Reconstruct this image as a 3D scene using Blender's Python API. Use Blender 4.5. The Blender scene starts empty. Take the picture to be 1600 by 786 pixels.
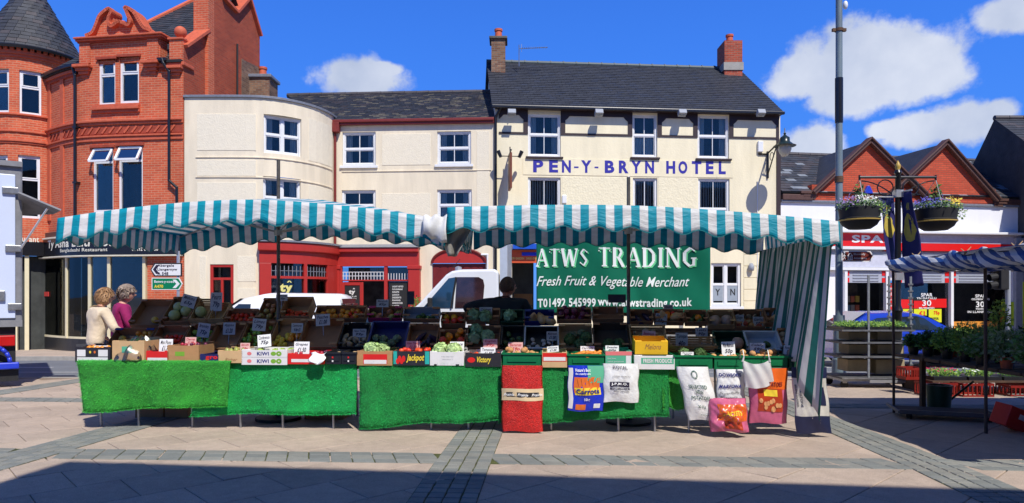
import bpy, bmesh, math, random
from mathutils import Vector, Matrix
R = random.Random(7)
S = bpy.context.scene
COL = S.collection
rad = math.radians

# ---------------------------------------------------------------- camera, sky, sun, exposure
CAM = Vector((0, 0, 1.55)); FPX = 1067.0; HOR = 460.0
cd = bpy.data.cameras.new('camera'); cam = bpy.data.objects.new('camera', cd); COL.objects.link(cam)
cam.location = CAM; cam.rotation_euler = (rad(90), 0, 0)
cd.sensor_width = 36; cd.lens = 36 * FPX / 1600; cd.shift_y = (HOR - 393) / 1600
cd.clip_start = 0.05; cd.clip_end = 3000
S.camera = cam
SUNV = Vector((-0.57, 1.2, -1.72)).normalized()
sd = bpy.data.lights.new('sun', 'SUN'); sun = bpy.data.objects.new('sun', sd); COL.objects.link(sun)
sd.energy = 5.0; sd.angle = rad(0.5); sd.color = (1.0, 0.955, 0.88)
sun.location = (8, -12, 25); sun.rotation_euler = SUNV.to_track_quat('-Z', 'Y').to_euler()
SKY_K = 0.062
W = bpy.data.worlds.new('World'); S.world = W; W.use_nodes = True
def build_world():
 nt = W.node_tree; N = nt.nodes; L = nt.links; N.clear()
 out = N.new('ShaderNodeOutputWorld'); bg = N.new('ShaderNodeBackground'); bg.inputs[1].default_value = SKY_K
 L.new(bg.outputs[0], out.inputs[0])
 sk = N.new('ShaderNodeTexSky'); sk.sky_type = 'NISHITA'; sk.sun_disc = False
 sk.sun_elevation = math.asin(-SUNV.z); sk.sun_rotation = math.atan2(-SUNV.x, -SUNV.y)
 sk.air_density = 1.0; sk.dust_density = 0.3; sk.ozone_density = 3.0
 hs = N.new('ShaderNodeHueSaturation'); hs.inputs['Saturation'].default_value = 1.2; hs.inputs['Value'].default_value = 1.6
 L.new(sk.outputs[0], hs.inputs['Color'])
 gm = N.new('ShaderNodeMix'); gm.data_type = 'RGBA'; gm.blend_type = 'MULTIPLY'; gm.inputs[0].default_value = 1
 gm.inputs[7].default_value = (0.42, 0.84, 1.36, 1); L.new(hs.outputs[0], gm.inputs[6])
 tc = N.new('ShaderNodeTexCoord'); sp = N.new('ShaderNodeSeparateXYZ'); L.new(tc.outputs['Generated'], sp.inputs[0])
 def m(op, a, b=None, c=None, clamp=False):
  n = N.new('ShaderNodeMath'); n.operation = op; n.use_clamp = clamp
  for i, x in enumerate((a, b, c)):
   if x is None: continue
   if isinstance(x, (int, float)): n.inputs[i].default_value = x
   else: L.new(x, n.inputs[i])
  return n.outputs[0]
 az = m('ARCTAN2', sp.outputs[0], sp.outputs[1])
 el = m('ARCSINE', sp.outputs[2])
 # sky gradient: pale and bright low down, unseen zenith darkened to cut fill light, over the physical sky
 rp = N.new('ShaderNodeValToRGB'); L.new(m('DIVIDE', el, 1.5708, clamp=True), rp.inputs[0]); cr_ = rp.color_ramp; cr_.interpolation = 'B_SPLINE'
 st_ = ((0.0, (.105, .34, 1.0)), (0.12, (.07, .28, 1.0)), (0.27, (.045, .21, .93)), (0.5, (.03, .09, .36)), (1.0, (.018, .042, .13)))
 cr_.elements[0].position = 0; cr_.elements[1].position = 1
 for q_ in st_[1:-1]: cr_.elements.new(q_[0])
 for e_, q_ in zip(cr_.elements, st_): e_.color = (*q_[1], 1)
 sc_ = N.new('ShaderNodeVectorMath'); sc_.operation = 'SCALE'; L.new(rp.outputs[0], sc_.inputs[0]); sc_.inputs['Scale'].default_value = 1 / SKY_K
 g2_ = N.new('ShaderNodeMix'); g2_.data_type = 'RGBA'; g2_.inputs[0].default_value = 0.88; L.new(gm.outputs[2], g2_.inputs[6]); L.new(sc_.outputs[0], g2_.inputs[7])
 # puffy noise, used both for edges and body
 no = N.new('ShaderNodeTexNoise'); no.inputs['Scale'].default_value = 10; no.inputs['Detail'].default_value = 8; no.inputs['Roughness'].default_value = 0.6
 no.inputs['Distortion'].default_value = 0.05
 L.new(tc.outputs['Generated'], no.inputs['Vector'])
 tot = None
 def pa(px): return math.atan((px - 800) / FPX)
 def pe(px, py): return math.atan((HOR - py) / FPX * math.cos(pa(px)))
 clouds = [(556, 122, 62, 34), (598, 108, 26, 12), (1375, 90, 118, 62), (1290, 118, 84, 36), (1335, 145, 80, 36), (1435, 125, 90, 36),
    (1500, 190, 70, 34), (1445, 200, 60, 26), (1560, 175, 30, 20), (1262, 225, 52, 34), (1600, 12, 74, 36), (1395, 200, 40, 14),
    (1900, 60, 260, 70), (2300, 200, 300, 60), (-300, 40, 200, 60), (-900, 180, 260, 70)]
 for cx, cy, rx, ry in clouds:
  a0 = pa(cx); e0 = pe(cx, cy); ra = abs(pa(cx + rx) - a0) * 1.12; re = abs(pe(cx, cy - ry) - e0) * 1.15
  dx = m('DIVIDE', m('SUBTRACT', az, a0), ra); dy = m('DIVIDE', m('SUBTRACT', el, e0), re)
  d = m('SQRT', m('ADD', m('MULTIPLY', dx, dx), m('MULTIPLY', dy, dy)))
  v = m('SUBTRACT', 1.0, d)
  tot = v if tot is None else m('MAXIMUM', tot, v)
 tot = m('MAXIMUM', tot, -1.2)
 n1 = m('MULTIPLY', m('SUBTRACT', no.outputs[0], 0.5), 2.5)
 raw = m('ADD', tot, n1)
 mr = N.new('ShaderNodeMapRange'); mr.interpolation_type = 'SMOOTHSTEP'
 mr.inputs[1].default_value = -0.15; mr.inputs[2].default_value = 0.3; L.new(raw, mr.inputs[0])
 # shading inside the cloud
 n2 = N.new('ShaderNodeTexNoise'); n2.inputs['Scale'].default_value = 7; n2.inputs['Detail'].default_value = 6; L.new(tc.outputs['Generated'], n2.inputs['Vector'])
 cr = N.new('ShaderNodeMapRange'); cr.inputs[1].default_value = 0.3; cr.inputs[2].default_value = 0.7; L.new(n2.outputs[0], cr.inputs[0])
 cm = N.new('ShaderNodeMix'); cm.data_type = 'RGBA'; L.new(cr.outputs[0], cm.inputs[0])
 cm.inputs[6].default_value = (0.42 / SKY_K, 0.50 / SKY_K, 0.68 / SKY_K, 1)
 cm.inputs[7].default_value = (0.84 / SKY_K, 0.88 / SKY_K, 0.97 / SKY_K, 1)
 mx = N.new('ShaderNodeMix'); mx.data_type = 'RGBA'
 L.new(m('MULTIPLY', mr.outputs[0], 0.94), mx.inputs[0]); L.new(g2_.outputs[2], mx.inputs[6]); L.new(cm.outputs[2], mx.inputs[7])
 L.new(mx.outputs[2], bg.inputs[0])
build_world()
S.view_settings.view_transform = 'Standard'; S.view_settings.look = 'None'; S.view_settings.gamma = 1
S.view_settings.use_curve_mapping = False; S.view_settings.exposure = 0.0
S.render.engine = 'CYCLES'
S.cycles.max_bounces = 6; S.cycles.transparent_max_bounces = 12

# ---------------------------------------------------------------- materials
def srgb(r, g, b):
 f = lambda c: (c / 255 / 12.92) if c / 255 <= 0.04045 else ((c / 255 + 0.055) / 1.055) ** 2.4
 return (f(r), f(g), f(b), 1)
MATS = {}
def newmat(name):
 m = bpy.data.materials.new(name); m.use_nodes = True; MATS[name] = m
 nt = m.node_tree; b = nt.nodes['Principled BSDF']
 return m, nt, nt.nodes, nt.links, b
def M(name, col=(0.5, 0.5, 0.5), rough=0.6, var=0.12, scale=6.0, bump=0.0, bscale=60.0, metal=0.0, spec=0.5, streak=False, trans=0.0, emit=None, coat=0.0):
 if name in MATS: return MATS[name]
 m, nt, N, L, b = newmat(name)
 c = (col[0], col[1], col[2], 1)
 b.inputs['Roughness'].default_value = rough; b.inputs['Metallic'].default_value = metal
 b.inputs['Specular IOR Level'].default_value = spec
 b.inputs['Coat Weight'].default_value = coat
 tc = N.new('ShaderNodeTexCoord')
 if var > 0:
  no = N.new('ShaderNodeTexNoise'); no.inputs['Scale'].default_value = scale; no.inputs['Detail'].default_value = 6; no.inputs['Roughness'].default_value = 0.65
  if streak:
   mp = N.new('ShaderNodeMapping'); mp.inputs['Scale'].default_value = (1, 1, 0.18); L.new(tc.outputs['Object'], mp.inputs[0]); L.new(mp.outputs[0], no.inputs[0])
  else: L.new(tc.outputs['Object'], no.inputs[0])
  mr = N.new('ShaderNodeMapRange'); mr.inputs[1].default_value = 0.3; mr.inputs[2].default_value = 0.7
  mr.inputs[3].default_value = 1 - var; mr.inputs[4].default_value = 1 + var * 0.8; L.new(no.outputs[0], mr.inputs[0])
  mx = N.new('ShaderNodeMix'); mx.data_type = 'RGBA'; mx.blend_type = 'MULTIPLY'; mx.inputs[0].default_value = 1
  mx.inputs[6].default_value = c; L.new(mr.outputs[0], mx.inputs[7]); L.new(mx.outputs[2], b.inputs['Base Color'])
 else: b.inputs['Base Color'].default_value = c
 if bump > 0:
  nb = N.new('ShaderNodeTexNoise'); nb.inputs['Scale'].default_value = bscale; nb.inputs['Detail'].default_value = 4; L.new(tc.outputs['Object'], nb.inputs[0])
  bp = N.new('ShaderNodeBump'); bp.inputs['Strength'].default_value = min(1, bump); bp.inputs['Distance'].default_value = 0.02; L.new(nb.outputs[0], bp.inputs['Height']); L.new(bp.outputs[0], b.inputs['Normal'])
 if trans > 0:
  out = N['Material Output']; tr = N.new('ShaderNodeBsdfTranslucent'); tr.inputs[0].default_value = c
  ms = N.new('ShaderNodeMixShader'); ms.inputs[0].default_value = trans
  L.new(b.outputs[0], ms.inputs[1]); L.new(tr.outputs[0], ms.inputs[2]); L.new(ms.outputs[0], out.inputs[0])
 if emit:
  b.inputs['Emission Color'].default_value = (*emit[:3], 1); b.inputs['Emission Strength'].default_value = emit[3]
 return m
def mat_brick(name, c1, c2, mortar, bw=0.225, bh=0.075, mw=0.009, dirt=0.25):
 m, nt, N, L, b = newmat(name)
 uv = N.new('ShaderNodeUVMap'); bt = N.new('ShaderNodeTexBrick'); L.new(uv.outputs[0], bt.inputs['Vector'])
 bt.inputs['Color1'].default_value = c1; bt.inputs['Color2'].default_value = c2; bt.inputs['Mortar'].default_value = mortar
 bt.inputs['Scale'].default_value = 1; bt.inputs['Brick Width'].default_value = bw; bt.inputs['Row Height'].default_value = bh
 bt.inputs['Mortar Size'].default_value = mw; bt.inputs['Mortar Smooth'].default_value = 0.2
 no = N.new('ShaderNodeTexNoise'); no.inputs['Scale'].default_value = 1.3; no.inputs['Detail'].default_value = 8; no.inputs['Roughness'].default_value = 0.7; L.new(uv.outputs[0], no.inputs[0])
 mr = N.new('ShaderNodeMapRange'); mr.inputs[1].default_value = 0.3; mr.inputs[2].default_value = 0.7; mr.inputs[3].default_value = 1 - dirt; mr.inputs[4].default_value = 1 + dirt * 0.6; L.new(no.outputs[0], mr.inputs[0])
 mx = N.new('ShaderNodeMix'); mx.data_type = 'RGBA'; mx.blend_type = 'MULTIPLY'; mx.inputs[0].default_value = 1; L.new(bt.outputs[0], mx.inputs[6]); L.new(mr.outputs[0], mx.inputs[7])
 # pale efflorescence patches
 n2 = N.new('ShaderNodeTexNoise'); n2.inputs['Scale'].default_value = 0.9; n2.inputs['Detail'].default_value = 7; L.new(uv.outputs[0], n2.inputs[0])
 r2 = N.new('ShaderNodeMapRange'); r2.inputs[1].default_value = 0.62; r2.inputs[2].default_value = 0.8; r2.inputs[4].default_value = 0.35; L.new(n2.outputs[0], r2.inputs[0])
 m2 = N.new('ShaderNodeMix'); m2.data_type = 'RGBA'; L.new(r2.outputs[0], m2.inputs[0]); L.new(mx.outputs[2], m2.inputs[6]); m2.inputs[7].default_value = mortar
 L.new(m2.outputs[2], b.inputs['Base Color'])
 b.inputs['Roughness'].default_value = 0.85
 bp = N.new('ShaderNodeBump'); bp.inputs['Strength'].default_value = 0.6; bp.inputs['Distance'].default_value = 0.01; bp.invert = True
 L.new(bt.outputs['Fac'], bp.inputs['Height']); L.new(bp.outputs[0], b.inputs['Normal'])
 return m
def mat_stripe(name, ca, cb, period, offs=0.0, trans=0.18, dirt=0.12, axis=0):
 m, nt, N, L, b = newmat(name)
 uv = N.new('ShaderNodeUVMap'); sp = N.new('ShaderNodeSeparateXYZ'); L.new(uv.outputs[0], sp.inputs[0])
 def mm(op, a, bb):
  n = N.new('ShaderNodeMath'); n.operation = op
  for i, x in enumerate((a, bb)):
   if isinstance(x, (int, float)): n.inputs[i].default_value = x
   else: L.new(x, n.inputs[i])
  return n.outputs[0]
 fr = mm('FRACT', mm('ADD', mm('DIVIDE', sp.outputs[axis], period), offs), 0)
 st = mm('LESS_THAN', fr, 0.5)
 mx = N.new('ShaderNodeMix'); mx.data_type = 'RGBA'; L.new(st, mx.inputs[0]); mx.inputs[6].default_value = cb; mx.inputs[7].default_value = ca
 no = N.new('ShaderNodeTexNoise'); no.inputs['Scale'].default_value = 4; no.inputs['Detail'].default_value = 7; L.new(uv.outputs[0], no.inputs[0])
 mr = N.new('ShaderNodeMapRange'); mr.inputs[1].default_value = 0.35; mr.inputs[2].default_value = 0.65; mr.inputs[3].default_value = 1 - dirt; mr.inputs[4].default_value = 1.04; L.new(no.outputs[0], mr.inputs[0])
 m2 = N.new('ShaderNodeMix'); m2.data_type = 'RGBA'; m2.blend_type = 'MULTIPLY'; m2.inputs[0].default_value = 1; L.new(mx.outputs[2], m2.inputs[6]); L.new(mr.outputs[0], m2.inputs[7])
 L.new(m2.outputs[2], b.inputs['Base Color']); b.inputs['Roughness'].default_value = 0.55
 nb = N.new('ShaderNodeTexNoise'); nb.inputs['Scale'].default_value = 9; nb.inputs['Detail'].default_value = 3; L.new(uv.outputs[0], nb.inputs[0])
 bp = N.new('ShaderNodeBump'); bp.inputs['Strength'].default_value = 0.35; bp.inputs['Distance'].default_value = 0.03; L.new(nb.outputs[0], bp.inputs['Height']); L.new(bp.outputs[0], b.inputs['Normal'])
 out = N['Material Output']; tr = N.new('ShaderNodeBsdfTranslucent'); L.new(m2.outputs[2], tr.inputs[0])
 ms = N.new('ShaderNodeMixShader'); ms.inputs[0].default_value = trans
 L.new(b.outputs[0], ms.inputs[1]); L.new(tr.outputs[0], ms.inputs[2]); L.new(ms.outputs[0], out.inputs[0])
 return m
def mat_glass(name, tint=(0.55, 0.6, 0.62), refl=0.25, rough=0.02, film=0.0):
 m, nt, N, L, b = newmat(name); N.remove(b); out = N['Material Output']
 tr = N.new('ShaderNodeBsdfTransparent'); tr.inputs[0].default_value = (*tint, 1)
 gl = N.new('ShaderNodeBsdfGlossy'); gl.inputs['Roughness'].default_value = rough; gl.inputs['Color'].default_value = (0.62, 0.62, 0.58, 1)
 no = N.new('ShaderNodeTexNoise'); no.inputs['Scale'].default_value = 0.7; tc = N.new('ShaderNodeTexCoord'); L.new(tc.outputs['Object'], no.inputs[0])
 bp = N.new('ShaderNodeBump'); bp.inputs['Strength'].default_value = 0.04; bp.inputs['Distance'].default_value = 0.1; L.new(no.outputs[0], bp.inputs['Height']); L.new(bp.outputs[0], gl.inputs['Normal'])
 fr = N.new('ShaderNodeFresnel'); fr.inputs[0].default_value = 1.45
 ad = N.new('ShaderNodeMath'); ad.operation = 'ADD'; ad.use_clamp = True; ad.inputs[1].default_value = refl; L.new(fr.outputs[0], ad.inputs[0])
 ms = N.new('ShaderNodeMixShader'); L.new(ad.outputs[0], ms.inputs[0]); L.new(tr.outputs[0], ms.inputs[1]); L.new(gl.outputs[0], ms.inputs[2])
 L.new(ms.outputs[0], out.inputs[0])
 return m

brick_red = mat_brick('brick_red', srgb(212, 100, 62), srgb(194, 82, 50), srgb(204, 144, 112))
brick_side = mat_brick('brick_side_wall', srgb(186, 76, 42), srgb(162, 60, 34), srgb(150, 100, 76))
brick_orange = mat_brick('brick_orange', srgb(204, 84, 52), srgb(184, 68, 40), srgb(150, 82, 62), dirt=0.15)
brick_old = mat_brick('brick_old', srgb(150, 112, 84), srgb(110, 72, 54), srgb(130, 122, 108), dirt=0.4)
brick_chim = mat_brick('brick_chimney_red', srgb(190, 80, 50), srgb(150, 56, 36), srgb(150, 120, 100), dirt=0.3)
terracotta = M('terracotta', srgb(200, 96, 64)[:3], 0.7, 0.2, 8, 0.15, 30)
terracotta_dark = M('terracotta_dark', srgb(160, 66, 44)[:3], 0.8, 0.3, 6, 0.2, 30)
cream = M('render_cream_pink', srgb(232, 219, 192)[:3], 0.85, 0.12, 2.5, 0.25, 35, streak=True)
cream_panel = M('render_cream_textured', srgb(234, 224, 200)[:3], 0.9, 0.05, 9, 0.45, 28)
cream_hotel = M('render_cream_yellow', srgb(238, 227, 194)[:3], 0.85, 0.11, 1.9, 0.3, 18, streak=True)
cream_hotel_tx = M('render_cream_yellow_textured', srgb(236, 226, 194)[:3], 0.9, 0.06, 7, 0.9, 16)
white_render = M('render_white', srgb(236, 236, 240)[:3], 0.8, 0.05, 1.5, 0.15, 20, streak=True)
white_paint = M('white_paint', (0.78, 0.79, 0.80), 0.4, 0.05, 8)
white_plastic = M('white_plastic', (0.8, 0.81, 0.82), 0.35, 0.03, 6)
grey_trim = M('grey_trim', srgb(150, 156, 165)[:3], 0.6, 0.15, 9)
lead = M('lead_flashing', srgb(120, 124, 134)[:3], 0.5, 0.25, 12, 0.2, 25)
black_trim = M('black_brown_trim', srgb(52, 38, 42)[:3], 0.6, 0.15, 9)
black_paint = M('black_paint', (0.012, 0.012, 0.014), 0.3, 0.1, 9)
black_matt = M('black_matt', (0.014, 0.014, 0.015), 0.75, 0.2, 9)
brown_trim = M('brown_trim', srgb(86, 58, 50)[:3], 0.6, 0.2, 8)
red_paint = M('red_shop_paint', srgb(176, 46, 38)[:3], 0.45, 0.06, 5)
dark_red = M('dark_red_paint', srgb(110, 24, 22)[:3], 0.5, 0.15, 5)
red_gutter = M('red_gutter_paint', srgb(120, 40, 34)[:3], 0.5, 0.15, 5)
slate_a = M('slate_dark', srgb(50, 53, 61)[:3], 0.6, 0.3, 3, 0.4, 40)
slate_b = M('slate_mid', srgb(58, 61, 68)[:3], 0.6, 0.3, 3, 0.4, 40)
slate_c = M('slate_brown', srgb(68, 64, 68)[:3], 0.6, 0.3, 3, 0.4, 40)
slate_d = M('slate_pale', srgb(128, 134, 142)[:3], 0.5, 0.2, 4, 0.3, 40)
slate_e = M('slate_lichen', srgb(96, 92, 84)[:3], 0.8, 0.45, 8, 0.5, 30)
interior = M('dark_interior', (0.05, 0.055, 0.052), 0.9, 0.5, 1.2)  # backs windows and doorways; the gloom of the rooms is in the colour
interior_mid = M('dim_interior', (0.06, 0.055, 0.05), 0.9, 0.7, 2.2)  # browner backing, room gloom likewise put into the colour
curtain_w = M('curtain_white', (0.7, 0.7, 0.68), 0.9, 0.15, 20, streak=True)
blind = M('vertical_blind', (0.72, 0.72, 0.70), 0.8, 0.05, 10)
glass_w = mat_glass('window_glass', (0.9, 0.93, 0.92), 0.03)
glass_shop = mat_glass('shop_glass', (0.86, 0.9, 0.9), 0.05)
steel = M('galvanised_steel', (0.38, 0.39, 0.4), 0.4, 0.25, 12, metal=0.8)
alu = M('aluminium', (0.62, 0.63, 0.65), 0.35, 0.1, 9, metal=0.7)
pole_brown = M('weathered_pole', (0.10, 0.085, 0.07), 0.5, 0.4, 14, metal=0.3)

# ---------------------------------------------------------------- frames: u along a wall, v away from the street, z up
def ray(px, py):
 return Vector(((px - 800) / FPX, 1.0, (HOR - py) / FPX))
class Fr:
 curved = False
 def __init__(s, x0, y0, x1, y1):
  s.o = Vector((x0, y0, 0)); d = Vector((x1 - x0, y1 - y0, 0)); s.len = d.length; s.eu = d.normalized(); s.ev = Vector((-s.eu.y, s.eu.x, 0))
 def W(s, u, v, z): return s.o + s.eu * u + s.ev * v + Vector((0, 0, z))
 def px(s, px, py, v=0.0):
  d = ray(px, py); o = Vector((CAM.x, CAM.y, 0)) - s.o
  t = (v - o.dot(s.ev)) / Vector((d.x, d.y, 0)).dot(s.ev)
  p = CAM + d * t
  return (p - s.o).dot(s.eu), p.z
class Cv:
 curved = True
 def __init__(s, pts):
  s.p = [Vector((a, b)) for a, b in pts]; s.s = [0.0]
  for a, b in zip(s.p, s.p[1:]): s.s.append(s.s[-1] + (b - a).length)
  s.len = s.s[-1]
  s.t = []
  for i in range(len(s.p)):
   a = s.p[max(0, i - 1)]; b = s.p[min(len(s.p) - 1, i + 1)]; s.t.append((b - a).normalized())
 def W(s, u, v, z):
  if u <= 0: i = 0
  elif u >= s.len: i = len(s.p) - 2
  else:
   i = 0
   while s.s[i + 1] < u: i += 1
  f = (u - s.s[i]) / (s.s[i + 1] - s.s[i])
  q = s.p[i].lerp(s.p[i + 1], f) if 0 <= f <= 1 else s.p[i] + (s.p[i + 1] - s.p[i]) * f
  fc = min(1, max(0, f)); t = s.t[i].lerp(s.t[i + 1], fc).normalized(); n = Vector((-t.y, t.x))
  q = q + n * v
  return Vector((q.x, q.y, z))
 def px(s, px, py, v=0.0):
  d = ray(px, py); best = None
  n = 60
  prev = None
  for k in range(n + 1):
   u = s.len * k / n; w = s.W(u, v, 0); g = (w.x - CAM.x) - d.x * (w.y - CAM.y)
   if prev and (prev[1] <= 0 < g or g <= 0 < prev[1]):
    f = prev[1] / (prev[1] - g); uu = prev[0] + (u - prev[0]) * f
    y = s.W(uu, v, 0).y
    if best is None or y < best[1]: best = (uu, y)
   prev = (u, g)
  if best is None:
   ends = [(0, s.W(0, v, 0)), (s.len, s.W(s.len, v, 0))]
   uu, w = min(ends, key=lambda e: abs((e[1].x) - d.x * e[1].y)); best = (uu, w.y)
  return best[0], CAM.z + d.z * best[1]
def smooth_path(pts, n=6):
 out = []
 P = [pts[0]] + list(pts) + [pts[-1]]
 for i in range(1, len(P) - 2):
  for k in range(n):
   t = k / n; q = []
   for c in (0, 1):
    a, b, cc, d = P[i - 1][c], P[i][c], P[i + 1][c], P[i + 2][c]
    q.append(0.5 * ((2 * b) + (-a + cc) * t + (2 * a - 5 * b + 4 * cc - d) * t * t + (-a + 3 * b - 3 * cc + d) * t ** 3))
   out.append(tuple(q))
 out.append(tuple(pts[-1])); return out
WORLD = Fr(0, 0, 1, 0)

# ---------------------------------------------------------------- objects
def tag(o, label=None, cat=None, group=None, kind=None):
 if label: o['label'] = label
 if cat: o['category'] = cat
 if group: o['group'] = group
 if kind: o['kind'] = kind
 return o
def thing(name, label, cat, loc=(0, 0, 0), group=None):
 o = bpy.data.objects.new(name, None); o.empty_display_size = 0.2; COL.objects.link(o); o.location = Vector(loc)
 return tag(o, label, cat, group)
def root_loc(p):
 l = Vector((0, 0, 0))
 while p is not None: l += p.location; p = p.parent
 return l
class MB:
 def __init__(s): s.v = []; s.f = []; s.u = []; s.m = []
 def face(s, pts, uv=None, m=0):
  i = len(s.v); s.v += [Vector(p) for p in pts]; s.f.append(tuple(range(i, i + len(pts)))); s.u.append(uv); s.m.append(m)
 def box(s, F, u0, u1, v0, v1, z0, z1, m=0):
  n = 1
  if F.curved: n = max(1, int(abs(u1 - u0) / 0.3))
  for k in range(n):
   a = u0 + (u1 - u0) * k / n; b = u0 + (u1 - u0) * (k + 1) / n
   P = F.W
   s.face([P(a, v0, z0), P(b, v0, z0), P(b, v0, z1), P(a, v0, z1)], [(a, z0), (b, z0), (b, z1), (a, z1)], m)
   s.face([P(b, v1, z0), P(a, v1, z0), P(a, v1, z1), P(b, v1, z1)], [(b, z0), (a, z0), (a, z1), (b, z1)], m)
   s.face([P(a, v0, z1), P(b, v0, z1), P(b, v1, z1), P(a, v1, z1)], [(a, v0), (b, v0), (b, v1), (a, v1)], m)
   s.face([P(a, v1, z0), P(b, v1, z0), P(b, v0, z0), P(a, v0, z0)], [(a, v1), (b, v1), (b, v0), (a, v0)], m)
   if k == 0: s.face([P(a, v1, z0), P(a, v0, z0), P(a, v0, z1), P(a, v1, z1)], [(v1, z0), (v0, z0), (v0, z1), (v1, z1)], m)
   if k == n - 1: s.face([P(b, v0, z0), P(b, v1, z0), P(b, v1, z1), P(b, v0, z1)], [(v0, z0), (v1, z0), (v1, z1), (v0, z1)], m)
  return s
 def obox(s, c, ax, ay, az, m=0):
  c = Vector(c); ax, ay, az = Vector(ax), Vector(ay), Vector(az)
  q = lambda i, j, k: c + ax * i + ay * j + az * k
  for pts in ([(-1, -1, -1), (1, -1, -1), (1, -1, 1), (-1, -1, 1)], [(1, 1, -1), (-1, 1, -1), (-1, 1, 1), (1, 1, 1)],
     [(-1, 1, -1), (-1, -1, -1), (-1, -1, 1), (-1, 1, 1)], [(1, -1, -1), (1, 1, -1), (1, 1, 1), (1, -1, 1)],
     [(-1, -1, 1), (1, -1, 1), (1, 1, 1), (-1, 1, 1)], [(-1, 1, -1), (1, 1, -1), (1, -1, -1), (-1, -1, -1)]):
   s.face([q(*p) for p in pts], None, m)
  return s
 def prism(s, F, pts, v0, v1, m=0):
  a = [F.W(u, v0, z) for u, z in pts]; b = [F.W(u, v1, z) for u, z in pts]
  s.face(a, [(u, z) for u, z in pts], m); s.face(b[::-1], [(u, z) for u, z in pts][::-1], m)
  n = len(pts); acc = 0
  for i in range(n):
   j = (i + 1) % n; l = (a[j] - a[i]).length
   s.face([a[i], b[i], b[j], a[j]], [(acc, v0), (acc, v1), (acc + l, v1), (acc + l, v0)], m); acc += l
  return s
 def tube(s, p0, p1, r, r2=None, n=8, m=0, caps=True):
  p0, p1 = Vector(p0), Vector(p1); r2 = r if r2 is None else r2
  d = (p1 - p0)
  if d.length < 1e-6: return s
  d.normalize(); a = d.orthogonal().normalized(); b = d.cross(a)
  A = [p0 + (a * math.cos(2 * math.pi * k / n) + b * math.sin(2 * math.pi * k / n)) * r for k in range(n)]
  B = [p1 + (a * math.cos(2 * math.pi * k / n) + b * math.sin(2 * math.pi * k / n)) * r2 for k in range(n)]
  for k in range(n):
   j = (k + 1) % n; s.face([A[k], A[j], B[j], B[k]], None, m)
  if caps: s.face(A[::-1], None, m); s.face(B, None, m)
  return s
 def path(s, pts, r, n=8, m=0):
  for a, b in zip(pts, pts[1:]): s.tube(a, b, r, n=n, m=m)
  return s
 def lathe(s, c, prof, n=24, m=0, a0=0.0, a1=2 * math.pi, sx=1, sy=1):
  c = Vector(c)
  for k in range(n):
   t0 = a0 + (a1 - a0) * k / n; t1 = a0 + (a1 - a0) * (k + 1) / n
   for (r0, z0), (r1, z1) in zip(prof, prof[1:]):
    p = [c + Vector((sx * r0 * math.cos(t0), sy * r0 * math.sin(t0), z0)), c + Vector((sx * r0 * math.cos(t1), sy * r0 * math.sin(t1), z0)),
      c + Vector((sx * r1 * math.cos(t1), sy * r1 * math.sin(t1), z1)), c + Vector((sx * r1 * math.cos(t0), sy * r1 * math.sin(t0), z1))]
    uv = [(t0 * max(r0, r1), z0), (t1 * max(r0, r1), z0), (t1 * max(r0, r1), z1), (t0 * max(r0, r1), z1)]
    if r0 < 1e-5: p.pop(1); uv.pop(1)
    elif r1 < 1e-5: p.pop(3); uv.pop(3)
    s.face(p, uv, m)
  return s
 def sphere(s, c, r, n=10, k=6, m=0, rot=None):
  c = Vector(c)
  if isinstance(r, (int, float)): r = (r, r, r)
  def q(i, j):
   th = math.pi * j / k; ph = 2 * math.pi * i / n
   v = Vector((r[0] * math.sin(th) * math.cos(ph), r[1] * math.sin(th) * math.sin(ph), r[2] * math.cos(th)))
   if rot: v = rot @ v
   return c + v
  for j in range(k):
   for i in range(n):
    if j == 0: s.face([q(0, 0), q(i, 1), q(i + 1, 1)], None, m)
    elif j == k - 1: s.face([q(i, j), q(0, k), q(i + 1, j)], None, m)
    else: s.face([q(i, j), q(i, j + 1), q(i + 1, j + 1), q(i + 1, j)], None, m)
  return s
 def grid(s, fn, nu, nv, uvf=None, m=0):
  P = [[Vector(fn(i / nu, j / nv)) for j in range(nv + 1)] for i in range(nu + 1)]
  for i in range(nu):
   for j in range(nv):
    uv = None
    if uvf: uv = [uvf(a / nu, b / nv) for a, b in ((i, j), (i + 1, j), (i + 1, j + 1), (i, j + 1))]
    s.face([P[i][j], P[i + 1][j], P[i + 1][j + 1], P[i][j + 1]], uv, m)
  return s
 def mesh(s, name, mats, off, smooth=False, merge=True):
  me = bpy.data.meshes.new(name)
  me.from_pydata([v - off for v in s.v], [], s.f)
  for mt in mats: me.materials.append(mt)
  uvl = me.uv_layers.new(name='UVMap').data
  li = 0
  for fi, f in enumerate(s.f):
   uv = s.u[fi]
   if uv is None:
    P = [s.v[i] for i in f]; nrm = (P[1] - P[0]).cross(P[2] - P[0])
    if nrm.length > 1e-12: nrm.normalize()
    if abs(nrm.z) > 0.8: uv = [(p.x, p.y) for p in P]
    else:
     t = Vector((-nrm.y, nrm.x, 0)); t = t.normalized() if t.length > 1e-6 else Vector((1, 0, 0)); uv = [(p.dot(t), p.z) for p in P]
   for q in uv: uvl[li].uv = q; li += 1
  if len(mats) > 1: me.polygons.foreach_set('material_index', s.m)
  if merge:
   bm = bmesh.new(); bm.from_mesh(me); bmesh.ops.remove_doubles(bm, verts=bm.verts, dist=1e-5); bm.to_mesh(me); bm.free()
  if smooth:
   me.polygons.foreach_set('use_smooth', [True] * len(me.polygons))
   if smooth != 'all':
    try: me.set_sharp_from_angle(angle=rad(smooth if isinstance(smooth, (int, float)) and smooth > 1 else 40))
    except Exception: pass
  me.update(); return me
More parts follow.
